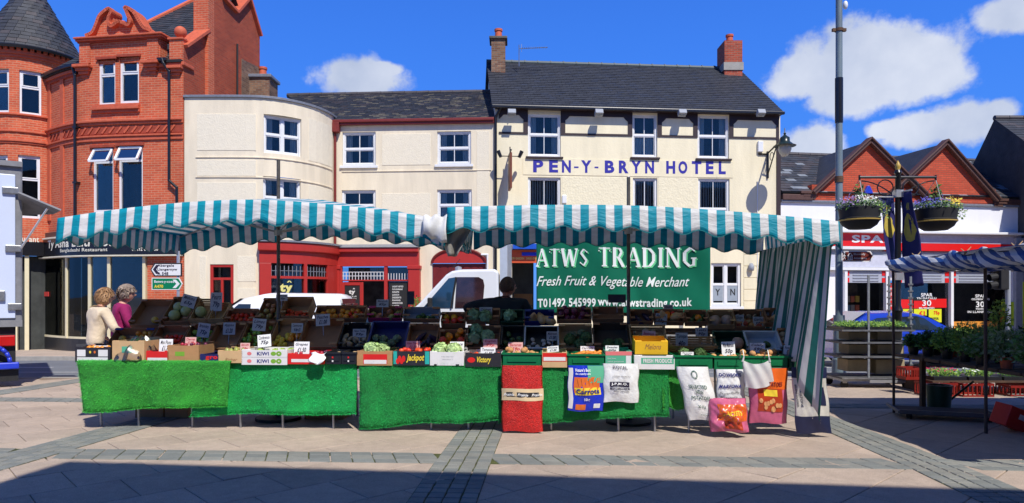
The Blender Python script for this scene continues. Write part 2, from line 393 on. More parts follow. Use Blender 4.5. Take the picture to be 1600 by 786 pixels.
 def build(s, name, mats, parent=None, label=None, cat=None, group=None, kind=None, smooth=False, merge=True, bevel=0.0, thick=0.0, origin=None):
  if not isinstance(mats, (list, tuple)): mats = [mats]
  if not s.v: return None
  if parent is not None: off = root_loc(parent)
  else:
   if origin is not None: off = Vector(origin)
   else:
    xs = [v.x for v in s.v]; ys = [v.y for v in s.v]; zs = [v.z for v in s.v]
    off = Vector(((min(xs) + max(xs)) / 2, (min(ys) + max(ys)) / 2, min(zs)))
  me = s.mesh(name, mats, off, smooth, merge)
  o = bpy.data.objects.new(name, me); COL.objects.link(o)
  if parent is not None: o.parent = parent
  else: o.location = off
  if bevel > 0:
   md = o.modifiers.new('bevel', 'BEVEL'); md.width = bevel; md.segments = 2; md.limit_method = 'ANGLE'; md.angle_limit = rad(35)
  if thick:
   md = o.modifiers.new('thickness', 'SOLIDIFY'); md.thickness = abs(thick); md.offset = -1 if thick > 0 else 1
  return tag(o, label, cat, group, kind)
def clone(o, loc, label=None, group=None):
 """copy a thing with its parts and sub-parts"""
 r = o.copy(); COL.objects.link(r); r.location = Vector(loc)
 if label: r['label'] = label
 if group: r['group'] = group
 for ch in o.children:
  c = ch.copy(); COL.objects.link(c); c.parent = r
  for g in ch.children:
   d = g.copy(); COL.objects.link(d); d.parent = c
 return r

# ---------------------------------------------------------------- lettering: flat print mapped on a surface
TXT = {}
def glyph_mesh(s, bold, shear):
 key = (s, bold, shear)
 if key in TXT: return TXT[key]
 cu = bpy.data.curves.new('t', 'FONT'); cu.body = s; cu.offset = bold; cu.shear = shear; cu.resolution_u = 3; cu.space_character = 1.0 + bold * 3
 ob = bpy.data.objects.new('t', cu); COL.objects.link(ob)
 dg = bpy.context.evaluated_depsgraph_get(); me = bpy.data.meshes.new_from_object(ob.evaluated_get(dg))
 v = [p.co.copy() for p in me.vertices]; f = [tuple(p.vertices) for p in me.polygons]
 bpy.data.objects.remove(ob); bpy.data.curves.remove(cu); bpy.data.meshes.remove(me)
 TXT[key] = (v, f); return TXT[key]
def text(s, fn, box, mat, parent, bold=0.0, shear=0.0, fit=True, align='c', name='lettering', depth=0.002):
 """fn(a, b, d) -> world point; box = (a0, a1, b0, b1)"""
 v, f = glyph_mesh(s, bold, shear)
 if not v: return None
 x0 = min(p.x for p in v); x1 = max(p.x for p in v); y0 = min(p.y for p in v); y1 = max(p.y for p in v)
 a0, a1, b0, b1 = box; sy = (b1 - b0) / (y1 - y0); sx = (a1 - a0) / (x1 - x0)
 if not fit:
  k = min(abs(sx), abs(sy)); sx = math.copysign(k, sx); sy = math.copysign(k, sy)
  w = sx * (x1 - x0); a0 = a0 if align == 'l' else (a0 + a1) / 2 - w / 2
  b0 = (b0 + b1) / 2 - sy * (y1 - y0) / 2
 mb = MB()
 P = [fn(a0 + (p.x - x0) * sx, b0 + (p.y - y0) * sy, depth) for p in v]
 for q in f: mb.face([P[i] for i in q], [(0, 0)] * len(q))
 return mb.build(name, mat, parent)
def onwall(F, v=0.0):
 return lambda a, b, d: F.W(a, v - d, b)
def ptext(s, F, px0, py0, px1, py1, v, mat, parent, **k):
 """lettering on a wall frame from the corners of its box in the photograph"""
 u0, za = F.px(px0, py0, v); u1, zb = F.px(px1, py0, v); _, zc = F.px((px0 + px1) / 2, py1, v)
 _, zt = F.px((px0 + px1) / 2, py0, v)
 return text(s, onwall(F, v), (u0, u1, zc, zt), mat, parent, **k)
def prect(F, px0, py0, px1, py1, v=0.0):
 cx, cy = (px0 + px1) / 2, (py0 + py1) / 2
 return F.px(px0, cy, v)[0], F.px(px1, cy, v)[0], F.px(cx, py1, v)[1], F.px(cx, py0, v)[1]

# ---------------------------------------------------------------- building bits
def wall_holes(mb, F, u0, u1, z0, z1, holes, depth=0.14, v=0.0, m=0, mr=None):
 us = sorted(set([u0, u1] + [x for h in holes for x in h[:2] if u0 < x < u1])); zs = sorted(set([z0, z1] + [x for h in holes for x in h[2:4] if z0 < x < z1]))
 for a, b in zip(us, us[1:]):
  n = max(1, int((b - a) / 0.25)) if F.curved else 1
  for c, d in zip(zs, zs[1:]):
   cu, cz = (a + b) / 2, (c + d) / 2
   if any(h[0] < cu < h[1] and h[2] < cz < h[3] for h in holes): continue
   for k in range(n):
    p = a + (b - a) * k / n; q = a + (b - a) * (k + 1) / n
    mb.face([F.W(p, v, c), F.W(q, v, c), F.W(q, v, d), F.W(p, v, d)], [(p, c), (q, c), (q, d), (p, d)], m)
 mr = m if mr is None else mr
 for a, b, c, d in [h[:4] for h in holes]:
  w = v + depth
  mb.face([F.W(a, v, c), F.W(a, w, c), F.W(a, w, d), F.W(a, v, d)], [(0, c), (depth, c), (depth, d), (0, d)], mr)
  mb.face([F.W(b, w, c), F.W(b, v, c), F.W(b, v, d), F.W(b, w, d)], [(0, c), (depth, c), (depth, d), (0, d)], mr)
  mb.face([F.W(a, v, d), F.W(a, w, d), F.W(b, w, d), F.W(b, v, d)], None, mr)
  mb.face([F.W(a, w, c), F.W(a, v, c), F.W(b, v, c), F.W(b, w, c)], None, mr)
def ring(mb, F, a, b, c, d, t, v0, v1, m=0, tb=None):
 tb = t if tb is None else tb
 mb.box(F, a, a + t, v0, v1, c, d, m); mb.box(F, b - t, b, v0, v1, c, d, m)
 mb.box(F, a + t, b - t, v0, v1, d - t, d, m); mb.box(F, a + t, b - t, v0, v1, c, c + tb, m)
class Flat:
 """a flat chord across a curved wall so that a window stays plane"""
 pass
def chord(F, a, b):
 if not F.curved: return F, a, b
 p = F.W(a, 0, 0); q = F.W(b, 0, 0); G = Fr(p.x, p.y, q.x, q.y); return G, 0.0, G.len
def window(F, r, parent, style='sash', inset=0.1, frame=None, glass=None, curtains=0, sill=None, t=0.06, label=None, back=None, mid=0.5, bars=1):
 frame = frame or white_paint; glass = glass or glass_w; back = back or interior
 F, a, b = chord(F, r[0], r[1]); c, d = r[2], r[3]
 f = MB(); ring(f, F, a, b, c, d, t, inset - 0.03, inset + 0.05, 0, t * 1.2)
 zm = c + (d - c) * mid; um = (a + b) / 2
 if style in ('sash', 'double'):
  if style == 'double': f.box(F, um - t * 0.6, um + t * 0.6, inset - 0.03, inset + 0.05, c + t, d - t)
  f.box(F, a + t, b - t, inset - 0.012, inset + 0.04, zm - 0.03, zm + 0.03)
  n = bars
  cells = [(a + t, um - t * 0.6), (um + t * 0.6, b - t)] if style == 'double' else [(a + t, b - t)]
  for p, q in cells:
   ring(f, F, p, q, zm + 0.03, d - t, 0.03, inset - 0.005, inset + 0.035)
   ring(f, F, p, q, c + t * 1.2, zm - 0.03, 0.03, inset + 0.004, inset + 0.045)
   for k in range(1, n + 1):
    x = p + (q - p) * k / (n + 1); f.box(F, x - 0.014, x + 0.014, inset - 0.002, inset + 0.03, c + t, d - t)
 elif style == 'casement':
  f.box(F, a + t, b - t, inset - 0.02, inset + 0.05, zm - 0.035, zm + 0.035)
  ring(f, F, a + t, b - t, zm + 0.035, d - t, 0.035, inset - 0.035, inset + 0.02)
 elif style == 'hung_open':
  f.box(F, a + t, b - t, inset - 0.02, inset + 0.05, zm - 0.035, zm + 0.035)
 w = f.build('window', frame, parent, label=label, bevel=0.006)
 MB().box(F, a + t * 0.5, b - t * 0.5, inset + 0.012, inset + 0.018, c + t * 0.5, d - t * 0.5).build('pane', glass, w)
 i = MB(); i.box(F, a - 0.02, b + 0.02, inset + 0.45, inset + 0.5, c - 0.02, d + 0.02)
 i.box(F, a - 0.03, a, inset + 0.06, inset + 0.45, c, d); i.box(F, b, b + 0.03, inset + 0.06, inset + 0.45, c, d)
 i.box(F, a, b, inset + 0.06, inset + 0.45, d, d + 0.03); i.box(F, a, b, inset + 0.06, inset + 0.45, c - 0.03, c)
 i.build('room_recess', back, w)
 if curtains == 1:
  cm = MB()
  for lo, hi in ((a + t, a + t + (b - a) * 0.2), (b - t - (b - a) * 0.2, b - t)):
   cm.grid(lambda s, q: F.W(lo + (hi - lo) * s, inset + 0.09 + 0.025 * math.sin(s * 22), c + (d - c) * (0.04 + 0.92 * q)), 14, 2)
  cm.build('curtain', curtain_w, w)
 elif curtains == 2:
  n = max(4, int((b - a) / 0.09))
  for k in range(n):
   x = a + t + (b - a - 2 * t) * (k + 0.5) / n; MB().obox(F.W(x, inset + 0.12, c + (d - c) * 0.5), F.eu * 0.026 + F.ev * 0.02, F.ev * 0.002, (0, 0, (d - c) * 0.46)).build('blind_slat', blind, w)
 elif curtains == 3:
  cm = MB(); cm.grid(lambda s, q: F.W(a + t + (b - a - 2 * t) * s, inset + 0.09 + 0.02 * math.sin(s * 60), c + (d - c) * (0.04 + 0.5 * q)), 30, 2); cm.build('net_curtain', curtain_w, w)
 if sill:
  MB().box(F, a - 0.08, b + 0.08, -0.07, 0.1, c - 0.09, c).build('sill', sill, w, bevel=0.008)
 return w
def slates(mb, P00, P10, P01, P11, w=0.28, row=0.2, mats=(0, 0, 0, 1, 1, 2), thick=0.012, rnd=R, jit=1.0):
 """real slates on a roof plane: P00 eave left, P10 eave right, P01 ridge left, P11 ridge right"""
 P00, P10, P01, P11 = map(Vector, (P00, P10, P01, P11))
 n = (P10 - P00).cross(P01 - P00).normalized()
 if n.z < 0: n = -n
 H = (P01 - P00).length; rows = max(1, int(round(H / row)))
 for r in range(rows):
  a = P00.lerp(P01, r / rows); b = P10.lerp(P11, r / rows); a2 = P00.lerp(P01, (r + 1.25) / rows); b2 = P10.lerp(P11, (r + 1.25) / rows)
  L = (b - a).length; k = max(1, int(L / w)); off = 0.5 * (r % 2)
  e = [0.0] + [(j + off) / k for j in range(1 if off == 0 else 0, k + 1) if 0.02 < (j + off) / k < 0.98] + [1.0]
  for x0, x1 in zip(e, e[1:]):
   g = 0.004 / max(L, 0.1); x0 += g; x1 -= g
   lift = thick * (0.8 + 0.5 * rnd.random()) * jit; dz = 0.006 * rnd.random() * jit
   q = [a.lerp(b, x0) + n * (lift + 0.006), a.lerp(b, x1) + n * (lift + 0.006 + dz), a2.lerp(b2, x1) + n * 0.002, a2.lerp(b2, x0) + n * 0.002]
   m = mats[rnd.randrange(len(mats))]
   mb.face(q, None, m); mb.face([q[0] - n * thick, q[1] - n * thick, q[1], q[0]], None, m)
   mb.face([q[1] - n * thick, q[2] - n * 0.004, q[2], q[1]], None, m); mb.face([q[3] - n * 0.004, q[0] - n * thick, q[0], q[3]], None, m)
def gutter(F, u0, u1, v, z, mat, parent, r=0.06, name='gutter'):
 mb = MB(); mb.box(F, u0, u1, v - r, v + r, z - r, z + r * 0.9); return mb.build(name, mat, parent, bevel=0.02)
def downpipe(pts, mat, parent, r=0.04, name='drainpipe', brackets=True):
 mb = MB(); mb.path(pts, r, 10)
 for p in pts[1:-1]: mb.sphere(p, r * 1.12, 8, 6)
 o = mb.build(name, mat, parent, smooth=True)
 return o
def leaves(c, rr, n, size, mats, name='foliage', parent=None, rnd=None, up=0.3, **k):
 """many small leaf faces spread through a volume"""
 rnd = rnd or R; mb = MB(); c = Vector(c)
 for i in range(n):
  while True:
   p = Vector((rnd.uniform(-1, 1), rnd.uniform(-1, 1), rnd.uniform(-1, 1)))
   if p.length <= 1: break
  p = Vector((p.x * rr[0], p.y * rr[1], p.z * rr[2])) + c
  d = Vector((rnd.uniform(-1, 1), rnd.uniform(-1, 1), rnd.uniform(-1, 1) + up)).normalized(); a = d.orthogonal().normalized()
  sz = size * rnd.uniform(0.6, 1.4)
  mb.face([p, p + d * sz * 0.5 + a * sz * 0.28, p + d * sz, p + d * sz * 0.5 - a * sz * 0.28], None, rnd.randrange(len(mats)))
 return mb.build(name, mats, parent, merge=False, **k)
leaf_g = M('leaf_green', (0.12, 0.27, 0.05), 0.6, 0.3, 30, trans=0.3)
leaf_d = M('leaf_dark', (0.025, 0.07, 0.018), 0.6, 0.3, 30, trans=0.2)
leaf_l = M('leaf_lime', (0.34, 0.52, 0.09), 0.6, 0.3, 30, trans=0.3)
leaf_y = M('leaf_silver', (0.3, 0.4, 0.22), 0.6, 0.2, 30, trans=0.3)
fl_w = M('petal_white', (0.8, 0.8, 0.76), 0.6, 0.05); fl_b = M('petal_blue', (0.10, 0.09, 0.45), 0.6, 0.1)
fl_p = M('petal_mauve', (0.35, 0.22, 0.5), 0.6, 0.1); fl_y = M('petal_yellow', (0.75, 0.6, 0.06), 0.6, 0.1); fl_r = M('petal_red', (0.5, 0.02, 0.08), 0.6, 0.1)
def gz(y): return -0.022 * max(0.0, y - 6.0)
def ground_y(py):
 k = (py - HOR) / FPX
 y = 1.55 / k
 return y if y < 6 else (1.55 - 0.132) / (k - 0.022)
def gp(px, py):
 y = ground_y(py); return Vector(((px - 800) / FPX * y, y, gz(y)))
def at(px, py, y): return CAM + ray(px, py) * y
# ================================================================ GROUND
SA = rad(3.2); SF = Fr(0, 7.9, math.cos(SA), 7.9 - math.sin(SA))      # the stall and the paving share one direction
def mat_pave(name, c, sp=1.0):
 m, nt, N, L, b = newmat(name)
 tc = N.new('ShaderNodeTexCoord'); gm = N.new('ShaderNodeNewGeometry')
 n1 = N.new('ShaderNodeTexNoise'); n1.inputs['Scale'].default_value = 160; n1.inputs['Detail'].default_value = 3; L.new(gm.outputs['Position'], n1.inputs[0])
 n2 = N.new('ShaderNodeTexNoise'); n2.inputs['Scale'].default_value = 0.9; n2.inputs['Detail'].default_value = 8; n2.inputs['Roughness'].default_value = 0.7; L.new(gm.outputs['Position'], n2.inputs[0])
 n3 = N.new('ShaderNodeTexNoise'); n3.inputs['Scale'].default_value = 9; n3.inputs['Detail'].default_value = 6; L.new(gm.outputs['Position'], n3.inputs[0])
 oi = N.new('ShaderNodeObjectInfo')
 def mr(o, a, bb, lo, hi):
  r = N.new('ShaderNodeMapRange'); r.inputs[1].default_value = a; r.inputs[2].default_value = bb; r.inputs[3].default_value = lo; r.inputs[4].default_value = hi; L.new(o, r.inputs[0]); return r.outputs[0]
 def mul(a, bb):
  x = N.new('ShaderNodeMath'); x.operation = 'MULTIPLY'; L.new(a, x.inputs[0]); L.new(bb, x.inputs[1]); return x.outputs[0]
 f = mul(mul(mr(n1.outputs[0], 0.3, 0.7, 1 - 0.28 * sp, 1 + 0.22 * sp), mr(n2.outputs[0], 0.3, 0.7, 0.82, 1.1)), mul(mr(n3.outputs[0], 0.3, 0.7, 0.92, 1.06), mr(oi.outputs['Random'], 0, 1, 0.93, 1.06)))
 mx = N.new('ShaderNodeMix'); mx.data_type = 'RGBA'; mx.blend_type = 'MULTIPLY'; mx.inputs[0].default_value = 1; mx.inputs[6].default_value = c; L.new(f, mx.inputs[7])
 # grey, worn stains and old chewing gum
 vo = N.new('ShaderNodeTexVoronoi'); vo.inputs['Scale'].default_value = 3.2; L.new(gm.outputs['Position'], vo.inputs[0])
 st = mr(vo.outputs[0], 0.04, 0.07, 0.4, 0.0)
 m2 = N.new('ShaderNodeMix'); m2.data_type = 'RGBA'; L.new(st, m2.inputs[0]); L.new(mx.outputs[2], m2.inputs[6]); m2.inputs[7].default_value = (0.12, 0.11, 0.10, 1)
 L.new(m2.outputs[2], b.inputs['Base Color']); b.inputs['Roughness'].default_value = 0.85
 bp = N.new('ShaderNodeBump'); bp.inputs['Strength'].default_value = 0.3; bp.inputs['Distance'].default_value = 0.004; L.new(n1.outputs[0], bp.inputs['Height']); L.new(bp.outputs[0], b.inputs['Normal'])
 return m
pave = mat_pave('paving_buff', srgb(184, 165, 147)); pave_b = mat_pave('paving_buff_grey', srgb(178, 160, 143))
sett = mat_pave('sett_grey', srgb(136, 136, 128), 0.7); sett_b = mat_pave('sett_blue_grey', srgb(124, 127, 122), 0.7)
joint = M('joint_sand', srgb(138, 121, 104)[:3], 0.95, 0.3, 8)
moss = M('moss_joint', srgb(72, 76, 36)[:3], 0.95, 0.5, 5)
asphalt = M('asphalt', srgb(112, 116, 122)[:3], 0.85, 0.12, 1.2, 0.5, 120)
road_white = M('road_paint', (0.6, 0.6, 0.58), 0.7, 0.25, 14)
kerbm = M('kerb_stone', srgb(160, 156, 148)[:3], 0.8, 0.15, 6, 0.2, 30)
earth = M('earth', srgb(110, 104, 92)[:3], 0.9, 0.2, 0.5)
def sheet(name, mat, x0, x1, ys, lift=0.0, label=None, parent=None, kind='structure'):
 mb = MB()
 for a, b in zip(ys, ys[1:]):
  mb.face([(x0, a, gz(a) + lift), (x1, a, gz(a) + lift), (x1, b, gz(b) + lift), (x0, b, gz(b) + lift)], None)
 return mb.build(name, mat, parent, kind=None if parent else kind, label=label, origin=None if parent else (0, 0, 0))
sheet('ground', earth, -400, 400, [-400, 6, 14, 60, 500], -0.16)
KERB_Y = 14.3; ROAD1 = 19.6
plaza = sheet('paved_square', joint, -60, 60, [-40, 6, KERB_Y - 0.12], 0.0)
road = sheet('road', asphalt, -60, 60, [KERB_Y + 0.0, 17, ROAD1], -0.05)
pv2 = sheet('pavement', pave_b, -60, 60, [ROAD1 + 0.14, 30], 0.05)
k1 = MB(); k1.box(WORLD, -60, 60, KERB_Y - 0.14, KERB_Y, gz(KERB_Y) - 0.2, gz(KERB_Y) + 0.006)
for k in range(-20, 20): pass
k1.build('kerb', kerbm, kind='structure')
for k in range(-24, 24):
 MB().box(WORLD, k * 0.92 + 0.004, (k + 1) * 0.92 - 0.004, ROAD1, ROAD1 + 0.138, gz(ROAD1) - 0.2, gz(ROAD1) + 0.06 + 0.004 * R.random()).build('kerb_stone', kerbm, pv2)
for x in range(-16, 16, 1):
 mb = MB(); a = x * 2.6; mb.face([(a, 17.2, gz(17.2) - 0.046), (a + 1.4, 17.2, gz(17.2) - 0.046), (a + 1.4, 17.32, gz(17.32) - 0.046), (a, 17.32, gz(17.32) - 0.046)]); mb.build('lane_dash', road_white, road)
mb = MB(); mb.face([(-60, 15.9, gz(15.9) - 0.046), (60, 15.9, gz(15.9) - 0.046), (60, 15.98, gz(15.98) - 0.046), (-60, 15.98, gz(15.98) - 0.046)]); mb.build('edge_line', road_white, road)
# slabs laid on the diagonal
def slabs():
 s = 0.62; cells = []
 c, d = math.cos(rad(43)), math.sin(rad(43))
 for i in range(-30, 40):
  for j in range(-30, 40):
   x = (i + 0.5 * (j % 2)) * s; y = j * s
   X = x * c - y * d - 0.1; Y = x * d + y * c + 8.2
   if not (4.2 < Y < KERB_Y - 0.45 and abs(X) < Y * 0.78 + 0.9): continue
   cells.append((Y, X))
 cells.sort()
 meshes = []
 for q in range(5):
  mb = MB(); h = s / 2 - 0.0035; e = 0.006; r2 = random.Random(q)
  t = [(-h, -h), (h, -h), (h, h), (-h, h)]; k = (h - e) / h
  rot = lambda p, z: Vector((p[0] * c - p[1] * d, p[0] * d + p[1] * c, z))
  top = [rot((a * k, b * k), 0.010 + 0.0008 * r2.random()) for a, b in t]; mid = [rot(p, 0.007) for p in t]; bot = [rot(p, -0.02) for p in t]
  mb.face(top)
  for a in range(4):
   b = (a + 1) % 4; mb.face([mid[a], mid[b], top[b], top[a]]); mb.face([bot[a], bot[b], mid[b], mid[a]])
  meshes.append(mb.mesh('paving_slab', [pave if q % 2 else pave_b], Vector((0, 0, 0))))
 rest = MB()
 for n, (Y, X) in enumerate(cells):
  z = gz(Y); me = meshes[n * 7 % 5]
  if n < 300:
   o = bpy.data.objects.new('paving_slab', me); COL.objects.link(o); o.parent = plaza; o.location = (X, Y, z)
   if Y > 6: o.rotation_euler = (-0.022, 0, 0)
  else:
   vs = [v.co + Vector((X, Y, 0)) for v in me.vertices]
   for p in me.polygons: rest.face([Vector((vs[i].x, vs[i].y, vs[i].z + gz(vs[i].y))) for i in p.vertices], None)
 rest.build('paving_slab', pave, plaza, kind='stuff', merge=False)
slabs()
def setts():
 near = []; rest = MB()
 strips = []
 # (u0, u1, v0, v1, along, moss)
 for uc in (-4.86 + 0.0, -0.62, 3.62, 7.9, -9.1): strips.append((uc, uc + 0.52, -4.4, KERB_Y - 8.6, 'v'))
 for vc in (-1.70, 2.1): strips.append((-12.0, 12.5, vc, vc + 0.42, 'u'))
 base = MB()
 for a, b, c, d, k in strips:
  n = 8
  up = 0.0125 if k == 'v' else 0.0105
  base.grid(lambda s, t: (lambda p: Vector((p.x, p.y, gz(p.y) + up)))(SF.W(a + (b - a) * s, c + (d - c) * t, 0)), 1 if k == 'v' else 2, n)
 base.build('sett_bed', moss, plaza)
 for a, b, c, d, k in strips:
  if k == 'v': starts = None; rows = int((d - c) / 0.125); cols = 4
  else:
   cols = 3; ed = [a] + sorted(x for p in strips if p[4] == 'v' for x in p[:2]) + [b]; starts = []
   for e0, e1 in zip(ed[::2], ed[1::2]):
    n_ = max(1, round((e1 - e0) / .21)); starts += [e0 + (e1 - e0) * i / n_ + .0 for i in range(n_)]
   rows = len(starts)
  for r in range(rows):
   for q in range(cols):
    if k == 'v':
     w = (b - a) / cols; u0 = a + q * w; v0 = c + r * 0.125 + (0.0); sz = (w, 0.125)
    else:
     w = (d - c) / cols; u0 = starts[r] + (1 - q) * 0.05; v0 = c + q * w; sz = (0.21, w)
    p = SF.W(u0 + sz[0] / 2, v0 + sz[1] / 2, 0)
    if abs(p.x) > p.y * 0.78 + 0.6 or p.y < 4.3: continue
    near.append((p.y, p.x, k, sz))
 near.sort(key=lambda t: t[0])
 mesh = {}
 for k in 'vu':
  sz = [t[3] for t in near if t[2] == k][0]
  for q in range(4):
   r2 = random.Random(q * 3 + (k == 'v')); mb = MB(); hx = sz[0] / 2 - (0.006 if k == 'v' else 0.006); hy = sz[1] / 2 - (0.008 if k == 'v' else 0.005); e = 0.006
   ex, ey = SF.eu, SF.ev; sk = 0.5 if k == 'u' else 0.0
   t = [(-hx, -hy), (hx, -hy), (hx, hy), (-hx, hy)]; t = [(a - sk * b * 0.0 + r2.uniform(-.004, .004) , b + r2.uniform(-.002, .002)) for a, b in t]
   W3 = lambda a, b, z: ex * (a - (b * 0.36 if k == 'u' else 0)) + ey * b + Vector((0, 0, z))
   top = [W3(a * 0.93, b * 0.91, 0.0195 + r2.uniform(-.0015, .002)) for a, b in t]; mid = [W3(a, b, 0.0155) for a, b in t]; bot = [W3(a, b, 0.0) for a, b in t]
   mb.face(top)
   for a in range(4):
    b = (a + 1) % 4; mb.face([mid[a], mid[b], top[b], top[a]]); mb.face([bot[a], bot[b], mid[b], mid[a]])
   mesh[k, q] = mb.mesh('sett', [sett if q % 2 else sett_b], Vector((0, 0, 0)))
 for n, (y, x, k, sz) in enumerate(near):
  me = mesh[k, R.randrange(4)]
  if n < 300:
   o = bpy.data.objects.new('sett', me); COL.objects.link(o); o.parent = plaza; o.location = (x, y, gz(y) - (.003 if k == 'u' else 0))
  else:
   for p in me.polygons: rest.face([me.vertices[i].co + Vector((x, y, gz(y + me.vertices[i].co.y))) for i in p.vertices], None, 0 if me.materials[0] == sett else 1)
 rest.build('sett', [sett, sett_b], plaza, kind='stuff', merge=False)
setts()

# ---- the building behind the camera whose shade lies across the foreground
def shade_building():
 t = thing('terraced_building', 'tall rendered building behind the viewer whose shadow lies on the foreground paving', 'building', (5, -3, 0))
 sx = 0.57 / 1.72; sy = 1.2 / 1.72; H = 10.0
 a = Vector((-4.1 + sx * H, 6.3 - sy * H)); b = Vector((2.7 + sx * H, 5.50 - sy * H))
 F = Fr(a.x, a.y, b.x, b.y)
 h = [(u, u + 1.1, z, z + 1.7) for u in (1.5, 4.5, 7.5, 10.5, 13.5) for z in (4.3, 7.3)]
 L = 26.0
 mb = MB(); wall_holes(mb, F, 0, L, -0.3, H, h, depth=-0.15)
 G = Fr(a.x, a.y, a.x + F.ev.x, a.y + F.ev.y)
 mb.face([F.W(0, 0, -0.3), F.W(0, 0, H), F.W(0, -9, H), F.W(0, -9, -0.3)]); mb.face([F.W(L, 0, -0.3), F.W(L, -9, -0.3), F.W(L, -9, H), F.W(L, 0, H)])
 mb.face([F.W(0, -9, -0.3), F.W(0, -9, H), F.W(L, -9, H), F.W(L, -9, -0.3)]); mb.face([F.W(0, 0, H), F.W(L, 0, H), F.W(L, -9, H), F.W(0, -9, H)])
 mb.build('wall', brick_old, t)
 MB().box(F, -0.0, L, -9.1, -0.001, H + 0.002, H + 0.05).build('coping', kerbm, t)
 MB().box(F, 6.62, 7.25, -1.9, -1.0, H + 0.05, H + 0.9).build('chimney', brick_old, t)
 for r in h:
  MB().box(F, r[0], r[1], -0.149, -0.14, r[2], r[3]).build('window', glass_w, t)
shade_building()
# ================================================================ BUILDINGS
def band(F, u0, u1, z0, z1, out, mat, parent, name='cornice', **k):
 mb = MB(); mb.box(F, u0, u1, -out, 0.03, z0, z1); return mb.build(name, mat, parent, bevel=0.012, **k)

# ---------------- red brick restaurant with its corner turret
RP = smooth_path([(-16.5, 23.85), (-15.3, 22.95), (-14.16, 22.28), (-13.1, 22.02), (-12.2, 21.9), (-10.44, 21.7)], 4)
RF = Cv(RP)
RL = RF.len
rest = thing('brick_restaurant', 'red brick corner building with slate cone turret, scrolled gable and black restaurant shopfront', 'building', (-13, 22.5, gz(22)))
def build_restaurant():
 zb = gz(22) - 0.2
 wins = [('casement', prect(RF, 153, 93, 180, 164), 0.66), ('casement', prect(RF, 186, 89, 217, 161), 0.66),
   ('hung_open', prect(RF, 144, 231, 177, 332), 0.78), ('hung_open', prect(RF, 184, 228, 223, 331), 0.78)]
 ztop = RF.px(200, 97)[1]
 zs = 3.62                                             # head of the shopfront
 u287 = RL; u128 = RF.px(128, 200)[0]; u250 = RF.px(250, 200)[0]
 mb = MB(); wall_holes(mb, RF, 0, RL, zs, ztop, [w[1] for w in wins], 0.16); mb.build('wall', brick_red, rest)
 for i, (st, r, md) in enumerate(wins):
  w = window(RF, r, rest, style=st, inset=0.1, t=0.075, mid=md, label='upvc window with top light tipped open' if i > 1 else None)
  # stone hood and sill
  MB().box(RF, r[0] - 0.06, r[1] + 0.06, -0.05, 0.1, r[3], r[3] + 0.09).build('window_head', terracotta_dark, w, bevel=0.01)
  if st == 'hung_open':
   F, a, b = chord(RF, r[0], r[1]); zm = r[2] + (r[3] - r[2]) * md
   f = MB(); h = r[3] - zm - 0.05
   for k in range(2): pass
   tp = F.W(a + 0.06, 0.03, r[3] - 0.05); dn = Vector((0, 0, -h)) + F.ev * -0.24
   for p, q, ww in ((0, 1, 0.045),):
    L = F.eu * (b - a - 0.12)
    for st_, en, in ((tp, tp + dn), (tp + L, tp + L + dn), (tp, tp + L), (tp + dn, tp + dn + L)):
     f.tube(st_, en, 0.045, n=4)
   o = f.build('top_light', white_plastic, w)
   g = MB(); g.face([tp, tp + L, tp + L + dn, tp + dn]); g.build('pane', glass_w, w)
 # shared sill under the upper pair
 a, b = wins[0][1][0] - 0.15, wins[1][1][1] + 0.05; z = wins[0][1][2]
 for dz, o in ((0.0, 0.10), (-0.09, 0.14), (-0.18, 0.07)): band(RF, a + dz * 0.2, b, z - 0.09 + dz, z + dz - 0.002, o, terracotta, rest, 'window_sill')
 # string courses (measured in the photograph at px 164)
 for y0, y1, o in ((188.5, 192, 0.12), (192, 196, 0.07), (212, 215, 0.09), (215, 221, 0.05)):
  z1 = RF.px(164, y0)[1]; z0 = RF.px(164, y1)[1]; band(RF, 0.3, RL, z0 + 0.002, z1, o, terracotta, rest, 'string_course')
 z1 = RF.px(164, 198)[1]; z0 = RF.px(164, 210)[1]
 n = int(RL / 0.26)
 fb = MB().box(RF, 0.3, RL - 0.02, -0.022, 0.02, z0, z1).build('frieze', terracotta_dark, rest)
 for k in range(2, n):
  c = RF.W(k * 0.26, -0.026, (z0 + z1) / 2); m2 = MB(); t = RF.W(k * 0.26 + 0.1, -0.026, 0) - RF.W(k * 0.26 - 0.1, -0.026, 0); t.normalize(); w = Vector((-t.y, t.x, 0))
  hh = (z1 - z0) / 2 * 0.82
  s2 = t * 0.085 + Vector((0, 0, hh)); p2 = t * 0.05 - Vector((0, 0, 0.03))
  m2.obox(c, s2, p2 * 0.5, w * 0.022); m2.build('frieze_tile', terracotta, fb)
 # brick pilaster left, and below
 for px in (78, 98):
  u = RF.px(px, 150)[0]; MB().box(RF, u - 0.11, u + 0.11, -0.045, 0.02, RF.px(px, 345)[1], RF.px(px, 120)[1]).build('pilaster', terracotta, rest)
 # eaves cornice each side of the gable
 for a, b in ((0.2, u128), (u250, RL)):
  for dz, o, m_ in ((0.0, 0.16, black_matt), (-0.1, 0.1, terracotta), (-0.2, 0.06, terracotta_dark)):
   band(RF, a, b, ztop - 0.12 + dz, ztop - 0.022 + dz, o, m_, rest, 'eaves_cornice')
 # gable wall
 G = Fr(*RF.W(u128, 0, 0).xy, *RF.W(u250, 0, 0).xy)
 zc = G.px(190, 63)[1]
 P = [(0, ztop)]; P = []
 def g(px, py): return G.px(px, py)
 left = [(137, 57), (147, 52), (153, 40), (158, 27), (166, 19), (173, 15), (176, 20), (173, 28), (172, 36), (176, 42), (181, 40)]
 mid = [(186, 36), (190, 35)]; right = [(197, 38), (203, 40), (206, 34), (203, 26), (200, 18), (198, 13), (205, 15), (213, 22), (220, 34), (227, 44), (236, 48), (245, 56)]
